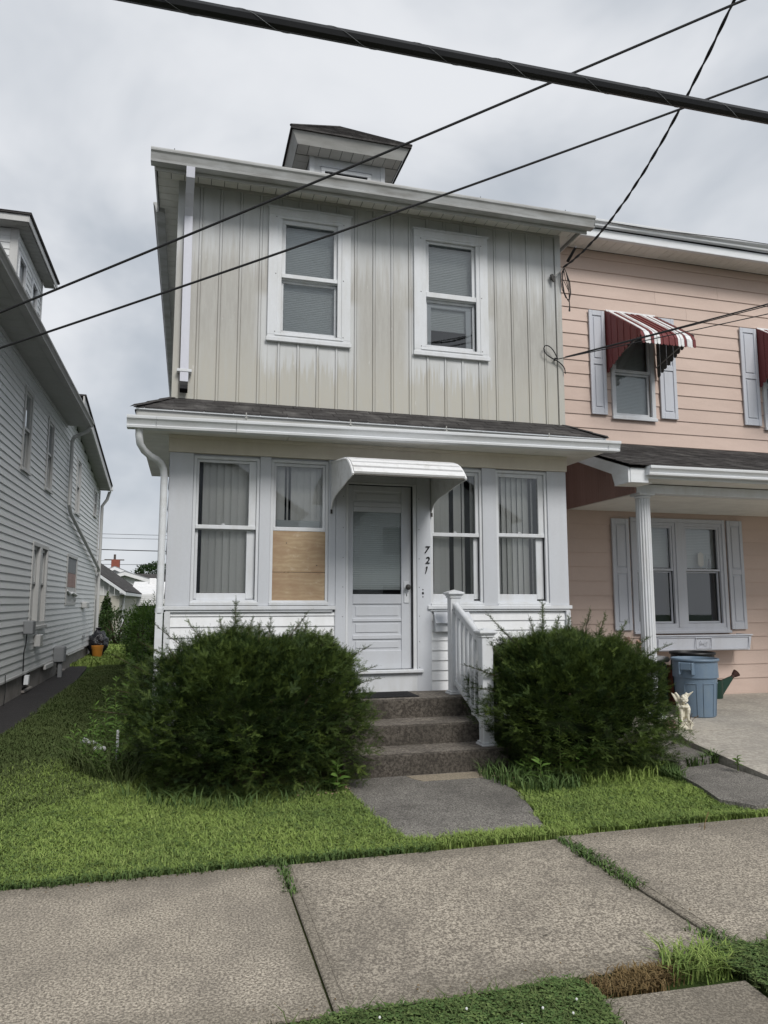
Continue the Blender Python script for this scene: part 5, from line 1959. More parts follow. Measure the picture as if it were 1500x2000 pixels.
o = MB().box(1.76, 2.36, -.49, -.07, .5645, .574, .003).build('door_mat', M['rubber'])
tag(o, 'black rubber mat on the top step before the door', 'doormat')
m = MB()
for k in range(12):
    m.box(1.80 + k * .045, 1.805 + k * .045, -.46, -.10, .5742, .5765)
x_ = m.build('ribs', M['rubber'], o)

RL = thing('stair_railing', 'white vinyl stair railing between two capped posts beside the concrete steps', 'railing', (2.80, -.8, 0))


def rail_post(cx, cy, zb, zt):
    h = .056
    p = MB().box(cx - h, cx + h, cy - h, cy + h, zb + .004, zt - .05, .005).build('post', M['white'], RL)
    m = MB()
    for (r, z0, z1) in ((h + .026, zb, zb + .022), (h + .016, zb + .0225, zb + .040)):
        m.box(cx - r, cx + r, cy - r, cy + r, z0, z1, .006)
    m.build('base_trim', M['white'], p)
    m = MB()
    for (r, z0, z1) in ((h + .012, zt - .075, zt - .052), (h + .022, zt - .0515, zt - .038), (h + .036, zt - .0375, zt - .012)):
        m.box(cx - r, cx + r, cy - r, cy + r, z0, z1, .005)
    r = h + .030
    m.add([(cx - r, cy - r, zt - .0118), (cx + r, cy - r, zt - .0118), (cx + r, cy + r, zt - .0118), (cx - r, cy + r, zt - .0118), (cx, cy, zt + .016)], [(0, 1, 4), (1, 2, 4), (2, 3, 4), (3, 0, 4)])
    m.build('cap', M['white'], p)


P1, P2 = (2.80, -.36), (2.80, -1.20)
rail_post(*P1, .562, 1.655)
rail_post(*P2, .189, 1.275)
ya, yb2 = P1[1] - .057, P2[1] + .057
za, zb2 = 1.50, 1.175
m = MB()
m.tube([(2.80, ya, za), (2.80, yb2, zb2)], .034, 12); m.build('handrail', M['white'], RL, smooth=True)
m = MB(); m.rtube([(2.80, ya, za - .045), (2.80, yb2, zb2 - .045)], .020, .025, (1, 0, 0)); m.build('rail_channel', M['white'], RL)
zl0, zl1 = .70, .375
m = MB(); m.rtube([(2.80, ya, zl0), (2.80, yb2, zl1)], .024, .024, (1, 0, 0)); m.build('bottom_rail', M['white'], RL)
for k in range(6):
    t_ = (k + .7) / 6.4
    yy = ya + (yb2 - ya) * t_
    z0 = zl0 + (zl1 - zl0) * t_ + .02
    z1 = za + (zb2 - za) * t_ - .06
    MB().box(2.80 - .018, 2.80 + .018, yy - .018, yy + .018, z0, z1, .003).build('baluster', M['white'], RL)
m = MB()
for (yy, zz) in ((ya, za - .02), (ya, zl0), (yb2, zb2 - .03), (yb2, zl1)):
    m.box(2.765, 2.835, yy - .012 if yy > -.8 else yy - .0, yy if yy > -.8 else yy + .012, zz - .05, zz + .05, .005)
m.build('bracket', M['white'], RL)
m = MB(); m.ball((2.762, ya - .006, za - .045), .006, 6, 4); m.ball((2.775, yb2 + .006, zl1 + .02), .008, 6, 4); m.build('screw', M['metal'], RL)

MX = thing('mailbox', 'white metal wall mailbox on the boards behind the stair post', 'mailbox', (2.9, -.08, 1.3))
m = MB(); m.box(2.690, 3.115, -.085, -.016, 1.205, 1.335, .006); m.prism([(-.085, 1.3355), (-.016, 1.3355), (-.016, 1.40)], 2.690, 3.115, 'x'); m.build('body', M['white'], MX)
m = MB(); m.add([(2.675, -.125, 1.305), (3.13, -.125, 1.305), (3.105, -.022, 1.435), (2.685, -.022, 1.435), (2.675, -.120, 1.298), (3.13, -.120, 1.298), (3.105, -.015, 1.428), (2.685, -.015, 1.428)],
               [(0, 1, 2, 3), (7, 6, 5, 4), (0, 4, 5, 1), (1, 5, 6, 2), (2, 6, 7, 3), (3, 7, 4, 0)]); m.build('lid', M['trim'], MX)

# ================================================================== things on the patio
Z0 = .165


def add_bin(cx, cy, h, rt, rb, mat, name, label, lines=True):
    o = thing(name, label, 'trash can', (cx, cy, Z0))
    prof = [(rb - .01, 0), (rb, .012), (rb + (rt - rb) * .66, h * .66), (rb + (rt - rb) * .66 + .016, h * .665), (rt - .005, h * .94), (rt + .014, h * .945), (rt + .018, h * .965), (rt + .012, h * .985), (rt, h * .985), (rt - .012, h * .96), (rb - .01, .02), (0, .02)]
    m = MB(); m.lathe(prof, (cx, cy, Z0), 48); body = m.build('body', mat, o, smooth=True)
    # recessed side panels outlined by ribs
    m = MB()
    for g0 in (200, 252, 304, 20, 100):
        for g in (g0, g0 + 34):
            a = R(g)
            pts = [(cx + (rb + (rt - rb) * q + .003) * math.cos(a), cy + (rb + (rt - rb) * q + .003) * math.sin(a), Z0 + h * q) for q in (.03, .2, .4, .57)]
            m.tube(pts, .005, 5)
        q = .57
        m.tube([(cx + (rb + (rt - rb) * q + .003) * math.cos(R(g)), cy + (rb + (rt - rb) * q + .003) * math.sin(R(g)), Z0 + h * q) for g in range(g0, g0 + 35, 4)], .005, 5)
    m.build('rib', mat, o, smooth=True)
    for g in (R(212), R(32)):
        c, s_ = math.cos(g), math.sin(g)
        T_ = Matrix.Translation((cx + (rt - .01) * c, cy + (rt - .01) * s_, 0)) @ Matrix.Rotation(g, 4, 'Z')
        m = MB(T_)
        m.box(-.01, .065, -.085, -.065, Z0 + h * .72, Z0 + h * .93, .006); m.box(-.01, .065, .065, .085, Z0 + h * .72, Z0 + h * .93, .006)
        m.box(.045, .065, -.0645, .0645, Z0 + h * .80, Z0 + h * .93, .008)
        m.build('handle', mat, o)
    return o


add_bin(6.05, -.07, .70, .262, .215, M['blue'], 'trash_can', 'blue round plastic trash can without a lid on the patio')
add_bin(6.42, .44, .735, .27, .225, M['black'], 'trash_can', 'black plastic trash can behind the blue one')

WC = thing('watering_can', 'dark green watering can with brown rose against the pink wall', 'watering can', (7.45, 1.22, Z0))
wx, wyy = 7.36, 1.22
m = MB(); m.lathe([(.118, 0), (.122, .01), (.130, .24), (.134, .25), (.120, .25), (.115, .02), (0, .02)], (wx, wyy, Z0), 28)
m.build('body', M['green_can'], WC, smooth=True)
m = MB(); m.prism([(wx + .11, Z0 + .02), (wx + .125, Z0 + .02), (wx + .34, Z0 + .275), (wx + .32, Z0 + .30), (wx + .12, Z0 + .235)], wyy - .022, wyy + .022, 'y'); m.build('spout', M['green_can'], WC)
m = MB(); m.tube([(wx + .31, wyy, Z0 + .27), (wx + .36, wyy - .005, Z0 + .315)], [.022, .03], 10); m.tube([(wx + .355, wyy - .004, Z0 + .31), (wx + .405, wyy - .01, Z0 + .345)], [.035, .058], 14); m.build('rose', M['brown_rose'], WC, smooth=True)
m = MB(); m.tube([(wx - .09, wyy, Z0 + .25), (wx - .07, wyy, Z0 + .36), (wx - .02, wyy, Z0 + .40), (wx + .02, wyy, Z0 + .37), (wx + .05, wyy, Z0 + .25)], .016, 8); m.build('handle', M['green_can'], WC, smooth=True)

# dark covered thing behind the column
o = thing('storage_box', 'dark navy storage box with a lid behind the white column', 'storage box', (5.65, .95, Z0))
MB().box(5.35, 6.28, .75, 1.25, Z0, Z0 + .56, .03).build('body', M['navy'], o)
m = MB(); m.box(5.32, 6.31, .72, 1.28, Z0 + .565, Z0 + .64, .03); m.build('lid', M['greyboard'], o)
MB().box(6.34, 6.40, .7, 1.0, Z0, Z0 + .52, .01).build('handle_post', M['brick'], o)

# ------------------------------------------------------------- cherub statue on an ionic capital
SC = (5.29, -.80)
stt = thing('statue', 'cream garden statue of a winged cherub crouching on an ionic capital', 'statue', (SC[0], SC[1], Z0))


def remesh(m, name, mat, parent, vox=.006, mods=None):
    o = m.build(name, mat, None)
    md = o.modifiers.new('r', 'REMESH'); md.mode = 'VOXEL'; md.voxel_size = vox
    sm = o.modifiers.new('s', 'SMOOTH'); sm.iterations = 2; sm.factor = .5
    dg = bpy.context.evaluated_depsgraph_get()
    me = bpy.data.meshes.new_from_object(o.evaluated_get(dg))
    old = o.data
    o.modifiers.clear()
    o.data = me
    bpy.data.meshes.remove(old)
    me.transform(Matrix.Translation(-root_pos(parent)))
    me.materials.clear(); me.materials.append(mat)
    for p_ in me.polygons: p_.use_smooth = True
    o.parent = parent
    return o


# local frame: statue faces the camera side and a little right; u right, v toward camera, w up
TS = Matrix.Translation((SC[0], SC[1], Z0)) @ Matrix.Rotation(R(-22), 4, 'Z') @ Matrix.Scale(.88, 4)
m = MB(TS)
m.box(-.085, .085, -.065, .065, .0, .030, .004)
m.box(-.078, .078, -.058, .058, .028, .085, .004)
for sx in (-1, 1):
    m.tube([(sx * .074, -.066, .062), (sx * .074, .066, .062)], .032, 14)
base_ = remesh(m, 'capital', M['plaster'], stt, .0033)
m = MB(TS)
for sx in (-1, 1):
    pts = []
    for k in range(30):
        t_ = k * .42
        r = .028 * math.exp(-.075 * k)
        pts.append((sx * .074 + sx * r * math.cos(t_), -.069, .062 + r * math.sin(t_)))
    m.tube(pts, .0035, 5)
for k in range(5):
    m.ball((-.035 + k * .0175, -.060, .062 + (.008 if k % 2 else -.004)), (.008, .006, .012), 8, 6)
m.build('scroll', M['plaster'], base_, smooth=True)
m = MB(TS)
# seated legs, knees up to the front
B_ = .095
for sx in (-1, 1):
    x_ = sx * .036 + .01
    m.tube([(x_ * 1.1, .02, B_ + .055), (x_ * 1.25, -.035, B_ + .14), ], [.034, .026], 10)
    m.ball((x_ * 1.25, -.036, B_ + .142), .028, 10, 8)
    m.tube([(x_ * 1.25, -.04, B_ + .14), (x_ * 1.1, -.034, B_ + .06), (x_ * 1.15, -.036, B_ + .02)], [.025, .024, .016], 10)
    m.tube([(x_ * 1.15, -.028, B_ + .014), (x_ * 1.3, -.075, B_ + .010)], [.018, .013], 8)
    m.ball((x_ * 1.32, -.078, B_ + .010), (.016, .018, .010), 8, 6)
m.ball((.0, .03, B_ + .06), (.062, .052, .058), 14, 10)
m.tube([(.0, .03, B_ + .05), (.0, .022, B_ + .13), (.005, .002, B_ + .19)], [.056, .050, .042], 14)
# crossed arms on the knees
for sx in (-1, 1):
    m.tube([(sx * .048, .0, B_ + .195), (sx * .062, -.035, B_ + .165), (sx * .012, -.075, B_ + .178), (-sx * .02, -.072, B_ + .182)], [.023, .021, .017, .013], 10)
    m.ball((-sx * .026, -.072, B_ + .186), (.014, .012, .011), 8, 6)
m.tube([(.003, .0, B_ + .20), (.008, -.022, B_ + .225)], [.024, .022], 10)
# head, tilted, resting above the arms
hc = Vector((.014, -.042, B_ + .262))
m.ball(hc, (.042, .045, .047), 18, 14)
for sx in (-1, 1):
    m.ball(hc + Vector((sx * .019, -.033, -.016)), (.015, .014, .013), 8, 6)
m.ball(hc + Vector((0, -.046, -.008)), (.007, .009, .008), 8, 6)
m.ball(hc + Vector((0, -.036, -.032)), (.013, .010, .010), 8, 6)
m.tube([hc + Vector((-.012, -.043, -.021)), hc + Vector((.012, -.043, -.021))], .0035, 5)
for sx in (-1, 1):
    m.ball(hc + Vector((sx * .042, 0, -.006)), (.007, .010, .012), 8, 6)
rr = random.Random(3)
for k in range(46):
    th = rr.uniform(0, 1.65); ph_ = rr.uniform(0, 2 * math.pi)
    d = Vector((math.sin(th) * math.cos(ph_), math.sin(th) * math.sin(ph_), math.cos(th)))
    if d.y < -.55 and d.z < .55:
        continue
    m.ball(hc + Vector((d.x * .040, d.y * .043 + .003, d.z * .046 + .003)), rr.uniform(.010, .015), 6, 5)
fig = remesh(m, 'cherub', M['plaster'], stt, .003)
# eyes and brow as small relief
m = MB(TS)
for sx in (-1, 1):
    m.ball(hc + Vector((sx * .015, -.041, .004)), (.006, .003, .0035), 8, 5)
    m.tube([hc + Vector((sx * .006, -.046, .012)), hc + Vector((sx * .016, -.043, .015)), hc + Vector((sx * .025, -.037, .011))], .0025, 5)
m.build('face_relief', M['plaster'], fig, smooth=True)
for sx in (-1, 1):
    m = MB(TS)
    for k in range(9):
        t_ = k / 8
        root = Vector((sx * .02, .045, B_ + .20))
        tip = Vector((sx * (.05 + .105 * t_), .03 + .035 * (1 - t_), B_ + .345 - .05 * (1 - t_) + .015 * t_ - (0 if t_ > .2 else .1)))
        if sx > 0:
            tip = Vector((.05 + .085 * t_, .0 + .02 * (1 - t_), B_ + .30 + .055 * t_ ))
        else:
            tip = Vector((-.06 - .06 * t_, .03, B_ + .20 + .13 * t_))
        mid = root.lerp(tip, .55) + Vector((0, .01, .03 * (1 - t_ * .3)))
        m.tube([root, mid, tip], [.012, .016, .006], 7)
    m.tube([(sx * .02, .045, B_ + .20), (sx * .04, .04, B_ + .29), (sx * .07, .03, B_ + .335)], [.018, .022, .014], 8)
    remesh(m, 'wing', M['plaster'], fig if 0 else stt, .0045)
MB().box(5.08, 5.17, -.83, -.72, Z0, Z0 + .10, .008).build('brick_block', M['brownboard'], None)
bpy.data.objects['brick_block'].name = 'paving_block'
tag(bpy.data.objects['paving_block'], 'pinkish paving block beside the statue on the patio edge', 'brick')


# ================================================================== overhead wires
def wire(pts, r, name, label, mat='wire', sag=0, group=None, n=30, wob=0):
    out = []
    seg = len(pts) - 1
    for i in range(seg):
        A, B = Vector(pts[i]), Vector(pts[i + 1])
        for k in range(n + (1 if i == seg - 1 else 0)):
            t_ = k / n
            p = A.lerp(B, t_)
            if i == 0 or seg == 1:
                p.z -= sag * 4 * t_ * (1 - t_)
            out.append(p)
    m = MB(); m.tube(out, r, 8)
    o = m.build(name, M[mat], None, smooth=True)
    tag(o, label, 'wire', group)
    return o


# thick lashed cable above the sidewalk
cb = wire([(-14, -3.45, 5.02), (16, -4.05, 5.02)], .040, 'overhead_cable', 'thick black bundled cable crossing the top of the picture', 'cable', sag=-.02, n=60)
# lashing wire spiralled round it
m = MB()
pts = []
for k in range(1600):
    s = k / 1600
    x = -6 + 16 * s
    y = -3.45 - .02 * (x + 14)
    t_ = x * 2 * math.pi / .55
    pts.append((x, y + .0415 * math.cos(t_), 5.02 + .08 * 0 + .02 * 4 * ((x + 14) / 30) * (1 - (x + 14) / 30) + .0415 * math.sin(t_)))
m.tube(pts, .0013, 4)
m.build('lashing_wire', M['greyboard'], cb)


def thru(a, b, ext0=.6, ext1=.6, **k):
    A, B = Vector(a), Vector(b)
    d = B - A
    return [tuple(A - d * ext0), tuple(B + d * ext1)]


E1, E2 = (3.828, -3.70, 6.05), (-1.572, -1.388, 3.95)
wire(thru(E1, E2, .5, .25), .010, 'overhead_wire', 'upper of the two dark wires slanting across the grey siding', 'wire', sag=.05)
E1, E2 = (4.616, -3.208, 6.05), (-1.612, -1.158, 3.75)
wire(thru(E1, E2, .5, .25), .010, 'overhead_wire', 'lower of the two dark wires slanting across the grey siding', 'wire', sag=.11)

# service drop twisted cable to the anchor on the grey house
T0, T1 = Vector((3.85, -3.70, 6.06)), Vector((4.44, -.05, 5.712))
dr_ = thing('service_drop', 'twisted service cable from the top right to the grey house corner', 'wire', tuple(T1))
T00 = T0 + (T0 - T1) * .25 + Vector((0, 0, .35))
for ph0, r in ((0, .009), (math.pi, .007)):
    pts = []
    for k in range(141):
        t_ = k / 140
        p = T0.lerp(T1, t_)
        p.z -= .30 * 4 * t_ * (1 - t_) * 1.0
        a = t_ * 60 + ph0
        p += Vector((.0065 * math.cos(a), 0, .0065 * math.sin(a)))
        pts.append(p)
    ex = [T0 + (T0 - Vector((4.2, -3.0, 5.7))) * q for q in (3, 1.5)]
    m = MB(); m.tube([tuple(e_) for e_ in ex] + pts, r, 6); m.build('strand', M['wire'], dr_, smooth=True)
m = MB(); m.tube([tuple(T1), (4.36, -.06, 5.62), (4.30, -.06, 5.575)], .006, 6); m.build('guy_grip', M['bare'], dr_)
m = MB()
for (dx_, dz) in ((0, 0), (.012, -.02), (-.015, .01)):
    m.tube([(4.445, -.05, 5.70), (4.415 + dx_, -.05, 5.62), (4.405 + dx_, -.05, 5.52), (4.425 + dx_, -.05, 5.40 + dz), (4.47 + dx_, -.05, 5.30 + dz), (4.50, -.05, 5.28 + dz), (4.51 + dx_, -.06, 5.38), (4.50 + dx_, -.06, 5.52), (4.47, -.05, 5.65), (4.445, -.05, 5.70)], .0045, 6)
m.tube([(4.44, -.05, 5.66), (4.46, -.05, 5.55), (4.49, -.05, 5.45), (4.495, -.05, 5.40)], .004, 6)
m.tube([(4.42, -.05, 5.55), (4.45, -.05, 5.50), (4.49, -.05, 5.42)], .004, 6)
m.tube([(4.50, -.05, 5.30), (4.505, -.05, 5.22), (4.50, -.05, 5.14)], [.006, .006, .012], 6)
m.build('slack_loop', M['wire'], dr_, smooth=True)
m = MB(); m.tube([tuple(Vector(p)) for p in [T1 + Vector((-.03, -.35, .09)), T1 + Vector((-.01, -.12, .02))]], [.016, .020], 8); m.build('splice', M['black'], dr_)

# telephone drops low on the wall
W1 = Vector((4.42, -.05, 4.52))
far_ = []
for (px_end, r, lab) in (((7.35, -2.1, 5.16), .009, 'upper of three thin cables running right from the grey house corner'),
                         ((7.35, -2.1, 5.13), .006, 'middle of three thin cables running right from the grey house corner'),
                         ((7.35, -2.1, 4.98), .006, 'lowest of three thin cables running right from the grey house corner')):
    A = W1 + (Vector((0, 0, .02)) if r > .007 else (Vector((0, 0, .015)) if 'middle' in lab else Vector((-.12, 0, -.02))))
    B = Vector(px_end)
    wire([tuple(A), tuple(B + (B - A) * 1.2)], r, 'telephone_cable', lab, 'wire', sag=.04)
lp = MB()
cx_, cz_ = 4.285, 4.497
pts = [(cx_ + .03, -.05, cz_ + .01), (cx_ - .02, -.06, cz_ + .10), (cx_ - .08, -.06, cz_ + .16), (cx_ - .14, -.06, cz_ + .165), (cx_ - .165, -.06, cz_ + .12), (cx_ - .14, -.06, cz_ + .06), (cx_ - .07, -.05, cz_ + .02), (cx_, -.045, cz_ + .0), (cx_ + .05, -.05, cz_ - .03), (cx_ + .10, -.05, cz_ - .07), (cx_ + .125, -.05, cz_ - .11), (cx_ + .13, -.05, cz_ - .17)]


def smoothp(p, it=2):
    p = [Vector(q) for q in p]
    for _ in range(it):
        o = [p[0]]
        for a, b in zip(p[:-1], p[1:]):
            o += [a.lerp(b, .25), a.lerp(b, .75)]
        o.append(p[-1]); p = o
    return p


lp.tube(smoothp(pts), .0065, 6)
lp.tube([(cx_ - .01, -.045, cz_ + .015), (cx_ + .03, -.055, cz_ + .012)], .010, 6)
o = lp.build('cable_loop', M['wire'], None, smooth=True)
tag(o, 'loose black cable loop tied at the corner of the grey siding', 'cable')


# ================================================================== vegetation
def inpoly(x, y, poly):
    c = np.zeros(len(x), bool)
    n = len(poly)
    for i in range(n):
        x0, y0 = poly[i]; x1, y1 = poly[(i + 1) % n]
        k = ((y0 > y) != (y1 > y))
        with np.errstate(divide='ignore', invalid='ignore'):
            xi = (x1 - x0) * (y - y0) / (y1 - y0 + 1e-12) + x0
        c ^= k & (x < xi)
    return c


def grass(name, poly, dens, h, mat, wmul=1.0, jit=.014, lean=.5, hvar=.45, clump=1.0, excl=(), kind='stuff', zf=None, seed=0, edge=None):
    g = np.random.default_rng(100 + seed)
    xs = [p[0] for p in poly]; ys = [p[1] for p in poly]
    area = (max(xs) - min(xs)) * (max(ys) - min(ys))
    n = int(area * dens)
    x = g.uniform(min(xs), max(xs), n); y = g.uniform(min(ys), max(ys), n)
    jx = .016 * np.sin(x * 23 + 3 * np.sin(y * 9)) + .012 * np.sin(x * 61) + g.normal(0, jit, n)
    jy = .016 * np.sin(y * 21 + x * 17) + .012 * np.sin(x * 47 + 1) + g.normal(0, jit, n)
    k = inpoly(x + jx, y + jy, poly)
    for e_ in excl:
        k &= ~inpoly(x, y, e_)
    x, y = x[k], y[k]; n = len(x)
    # wandering height
    f = np.sin(x * 3.1 + np.sin(y * 2.3) * 1.7) * np.cos(y * 2.7 + np.sin(x * 1.9)) * .5 + .5
    f2 = np.sin(x * 11 + y * 5) * np.cos(y * 13 - x * 7) * .5 + .5
    hh = h * (1 - hvar + 2 * hvar * g.random(n)) * (1 + clump * (.25 * f + .25 * f2 - .25))
    a = g.uniform(0, 2 * np.pi, n)
    ln = lean * hh * g.uniform(.2, 1.7, n)
    dx, dy = np.cos(a), np.sin(a)
    w_ = .0028 * wmul * g.uniform(.7, 1.5, n)
    z0 = np.zeros(n) - .028 if zf is None else zf(x, y)
    px, py = -dy, dx
    V = np.zeros((n, 5, 3))
    V[:, 0] = np.stack([x - px * w_, y - py * w_, z0], 1)
    V[:, 1] = np.stack([x + px * w_, y + py * w_, z0], 1)
    mx_, my_ = x + dx * ln * .35, y + dy * ln * .35
    zm = z0 + .028 + hh * .62
    V[:, 2] = np.stack([mx_ - px * w_ * .8, my_ - py * w_ * .8, zm], 1)
    V[:, 3] = np.stack([mx_ + px * w_ * .8, my_ + py * w_ * .8, zm], 1)
    V[:, 4] = np.stack([x + dx * ln, y + dy * ln, z0 + .028 + hh * .93], 1)
    b = np.arange(n)[:, None] * 5
    F = np.concatenate([b + np.array([0, 1, 3]), b + np.array([0, 3, 2]), b + np.array([2, 3, 4])])
    tint = np.repeat(np.clip(g.beta(1.5, 3, n) + .15 * (f - .5), 0, 1), 5)
    o = npmesh(name, V.reshape(-1, 3), F, M[mat], var=tint)
    tag(o, kind='stuff')
    return o


def lab(o, label, cat='grass', kind='stuff'):
    tag(o, label, cat, kind=kind)
    return o


frontL = [(-2.0, -3.24), (1.60, -3.22), (1.42, -3.04), (1.36, -2.4), (1.30, -1.5), (.2, -1.4), (-.45, -1.3), (-.9, -1.55), (-1.45, -2.1), (-2.0, -2.75)]
SOFT = [(-2.0, -2.85), (-1.45, -2.25), (-.9, -1.7), (-.4, -1.4), (-.25, -.75), (-.6, .1), (-1.15, .1), (-1.5, -.9), (-1.95, -2.0)]
lab(grass('lawn', frontL, 15000, .027, 'grass', .95, lean=1.3, seed=1), 'bright green front lawn left of the concrete path')
lab(grass('lawn', SOFT, 8500, .030, 'grass', 1.0, jit=.17, lean=1.3, seed=50), 'patch of lawn where the bright front grass fades into the shady side yard')  # soft shade edge made by mixing light blades into the darker grass
lab(grass('lawn', [(-2.0, -3.0), (-1.4, -2.1), (-.7, -1.4), (-.5, -.8), (-.6, .25), (-.7, .3), (-.4, 1.2), (-.25, 4), (-.5, 7), (-.7, 11), (-1.95, 11), (-1.98, 6), (-1.95, 3), (-2.02, 1.6), (-1.96, -3.2)], 5200, .034, 'grass_dull', 1.3, jit=.05, lean=1.2, seed=2), 'shade-coloured strip of lawn between the two houses')
lab(grass('lawn', [(-3.2, 11), (.0, 11), (.5, 21.5), (-3.2, 21.5)], 450, .07, 'grass', 5, seed=3), 'back lawn in front of the cream garage', 'grass')
frontR = [(2.46, -3.0), (2.60, -3.20), (4.0, -3.20), (4.12, -2.9), (4.14, -2.45), (4.22, -1.95), (4.25, -1.55), (3.9, -1.4), (2.75, -1.7), (2.66, -2.25)]
lab(grass('lawn', frontR, 15500, .027, 'grass', .95, lean=1.3, seed=4), 'bright green patch of lawn right of the concrete path')
lab(grass('grass_edge', [(1.35, -3.26), (2.62, -3.26), (2.62, -3.18), (4.8, -3.20), (4.85, -3.08), (4.15, -3.12), (2.5, -3.03), (1.4, -3.06)], 15000, .026, 'grass', 1.0, lean=1.4, seed=5), 'line of grass growing between the path and the sidewalk')
lab(grass('grass_edge', [(-2.0, -3.29), (-1.2, -3.27), (-.4, -3.285), (.3, -3.265), (.57, -3.28), (.62, -3.27), (1.5, -3.28), (1.6, -3.2), (-2.0, -3.2)], 9000, .028, 'clover', 1.3, lean=1.5, jit=.02, seed=6), 'ragged darker grass edge along the back of the sidewalk')
# joints of the sidewalk with weeds
lab(grass('joint_weed', [(.555, -3.27), (.625, -3.27), (.615, -3.72), (.565, -3.72)], 9000, .018, 'clover', 1.3, lean=1.8, jit=.02, seed=7), 'weeds growing in the sidewalk joint left of the path')
lab(grass('joint_weed', [(2.40, -3.27), (2.45, -3.27), (2.50, -3.75), (2.47, -4.15), (2.39, -4.15), (2.37, -3.75)], 8000, .018, 'clover', 1.4, lean=1.8, jit=.024, seed=8), 'weeds growing in the sidewalk joint below the right lawn')
lab(grass('joint_weed', [(2.34, -4.62), (2.48, -4.62), (2.5, -4.9), (2.36, -4.9)], 6000, .018, 'clover', 1.4, lean=1.8, jit=.03, seed=9), 'small weed tuft at the front end of the right sidewalk joint')


def clover(name, poly, dens, mat, seed, hmax=.06, size=.012, white=0):
    """low broad-leaved cover: little three-leaf clusters plus blades"""
    g = np.random.default_rng(500 + seed)
    xs = [p[0] for p in poly]; ys = [p[1] for p in poly]
    n = int((max(xs) - min(xs)) * (max(ys) - min(ys)) * dens)
    x = g.uniform(min(xs), max(xs), n); y = g.uniform(min(ys), max(ys), n)
    k = inpoly(x, y, poly); x, y = x[k], y[k]; n = len(x)
    h = g.uniform(.25, 1, n) * hmax
    V, F, T_ = [], [], []
    a0 = g.uniform(0, 2 * np.pi, n)
    s = size * g.uniform(.6, 1.3, n)
    b = 0
    Vs = np.zeros((n, 3, 4, 3))
    for q in range(3):
        a = a0 + q * 2.094
        dx, dy = np.cos(a), np.sin(a)
        tl = g.uniform(-.3, .5, n)
        Vs[:, q, 0] = np.stack([x, y, h], 1)
        Vs[:, q, 1] = np.stack([x + (dx - dy * .6) * s * .8, y + (dy + dx * .6) * s * .8, h + tl * s], 1)
        Vs[:, q, 2] = np.stack([x + dx * s * 1.5, y + dy * s * 1.5, h + tl * s * .6], 1)
        Vs[:, q, 3] = np.stack([x + (dx + dy * .6) * s * .8, y + (dy - dx * .6) * s * .8, h + tl * s], 1)
    V = Vs.reshape(-1, 3)
    b = np.arange(n * 3)[:, None] * 4
    F = np.concatenate([b + np.array([0, 1, 2]), b + np.array([0, 2, 3])])
    T_ = np.repeat(g.random(n), 12)
    o = npmesh(name, V, F, M[mat], var=T_)
    return tag(o, kind='stuff')


verge1 = [(-.9, -5.6), (1.50, -5.6), (1.62, -5.02), (1.55, -4.90), (1.2, -4.93), (.85, -4.93), (.62, -4.90), (.5, -4.94), (.3, -4.97), (-.9, -5.0)]
verge2 = [(2.26, -5.5), (2.30, -5.06), (2.24, -4.96), (2.30, -4.84), (2.75, -4.86), (4.5, -4.87), (4.5, -5.6)]
for i, v_ in enumerate((verge1, verge2)):
    lb = ('clover and grass on the verge at the bottom of the picture', 'clover and grass on the verge at the bottom right corner')[i]
    lab(clover('verge_clover', v_, 11000, 'clover', i, .032, .012), lb, 'clover')
    lab(grass('verge_grass', v_, 4500, .04, 'grass_dull', 1.0, jit=.03, lean=1.4, seed=20 + i), lb.replace('clover and grass', 'thin grass blades among clover'))
lab(grass('dead_grass', [(1.62, -5.05), (1.60, -4.93), (1.78, -4.90), (2.02, -4.86), (2.10, -4.93), (1.9, -5.03)], 22000, .014, 'brown_grass', .9, jit=.02, lean=2.0, seed=30), 'brown dead grass tuft between the sidewalk and the verge slab')
lab(grass('grass_tuft', [(2.02, -4.98), (2.0, -4.86), (2.3, -4.80), (2.38, -4.90), (2.2, -5.03)], 9000, .045, 'grass', 1.2, jit=.03, lean=1.5, seed=31), 'bright grass tuft at the corner of the verge slab')
lab(grass('patio_weed', [(4.45, -1.86), (4.90, -1.80), (4.98, -1.6), (4.85, -1.72), (4.5, -1.93)], 9000, .07, 'clover', 1.6, lean=1.1, seed=32, zf=lambda x, y: np.zeros_like(x) + .02), 'weeds in the crack beside the patio slab')
lab(grass('grass_tuft', [(4.1, -2.35), (4.3, -1.95), (4.45, -1.85), (4.25, -1.5), (4.05, -1.5)], 9000, .09, 'clover', 1.6, lean=1, seed=33), 'taller grass at the foot of the right bush')

lab(clover('lawn_clover', frontL, 1500, 'clover', 7, .028, .010), 'scattered clover and broad-leaved weeds in the front lawn left of the path', 'clover')
lab(clover('lawn_clover', frontR, 1100, 'clover', 8, .028, .010), 'scattered clover in the lawn patch right of the path', 'clover')
gd = random.Random(31)
m = MB()
for k in range(420):
    x = gd.uniform(-2.2, 4.6)
    y = -3.27 - abs(gd.gauss(0, .05)) if k % 3 == 0 else (-4.84 + abs(gd.gauss(0, .06)) if k % 3 == 1 else gd.uniform(-4.8, -3.3))
    if k % 3 == 2 and k % 5:
        continue
    a = gd.uniform(0, 6.28); r_ = gd.uniform(.003, .010)
    m.add([(x, y, .0045), (x + r_ * math.cos(a), y + r_ * math.sin(a), .006), (x + r_ * 1.4 * math.cos(a + .6), y + r_ * 1.4 * math.sin(a + .6), .0045), (x + r_ * .7 * math.cos(a + 1.3), y + r_ * .7 * math.sin(a + 1.3), .008)], [(0, 1, 2, 3)])
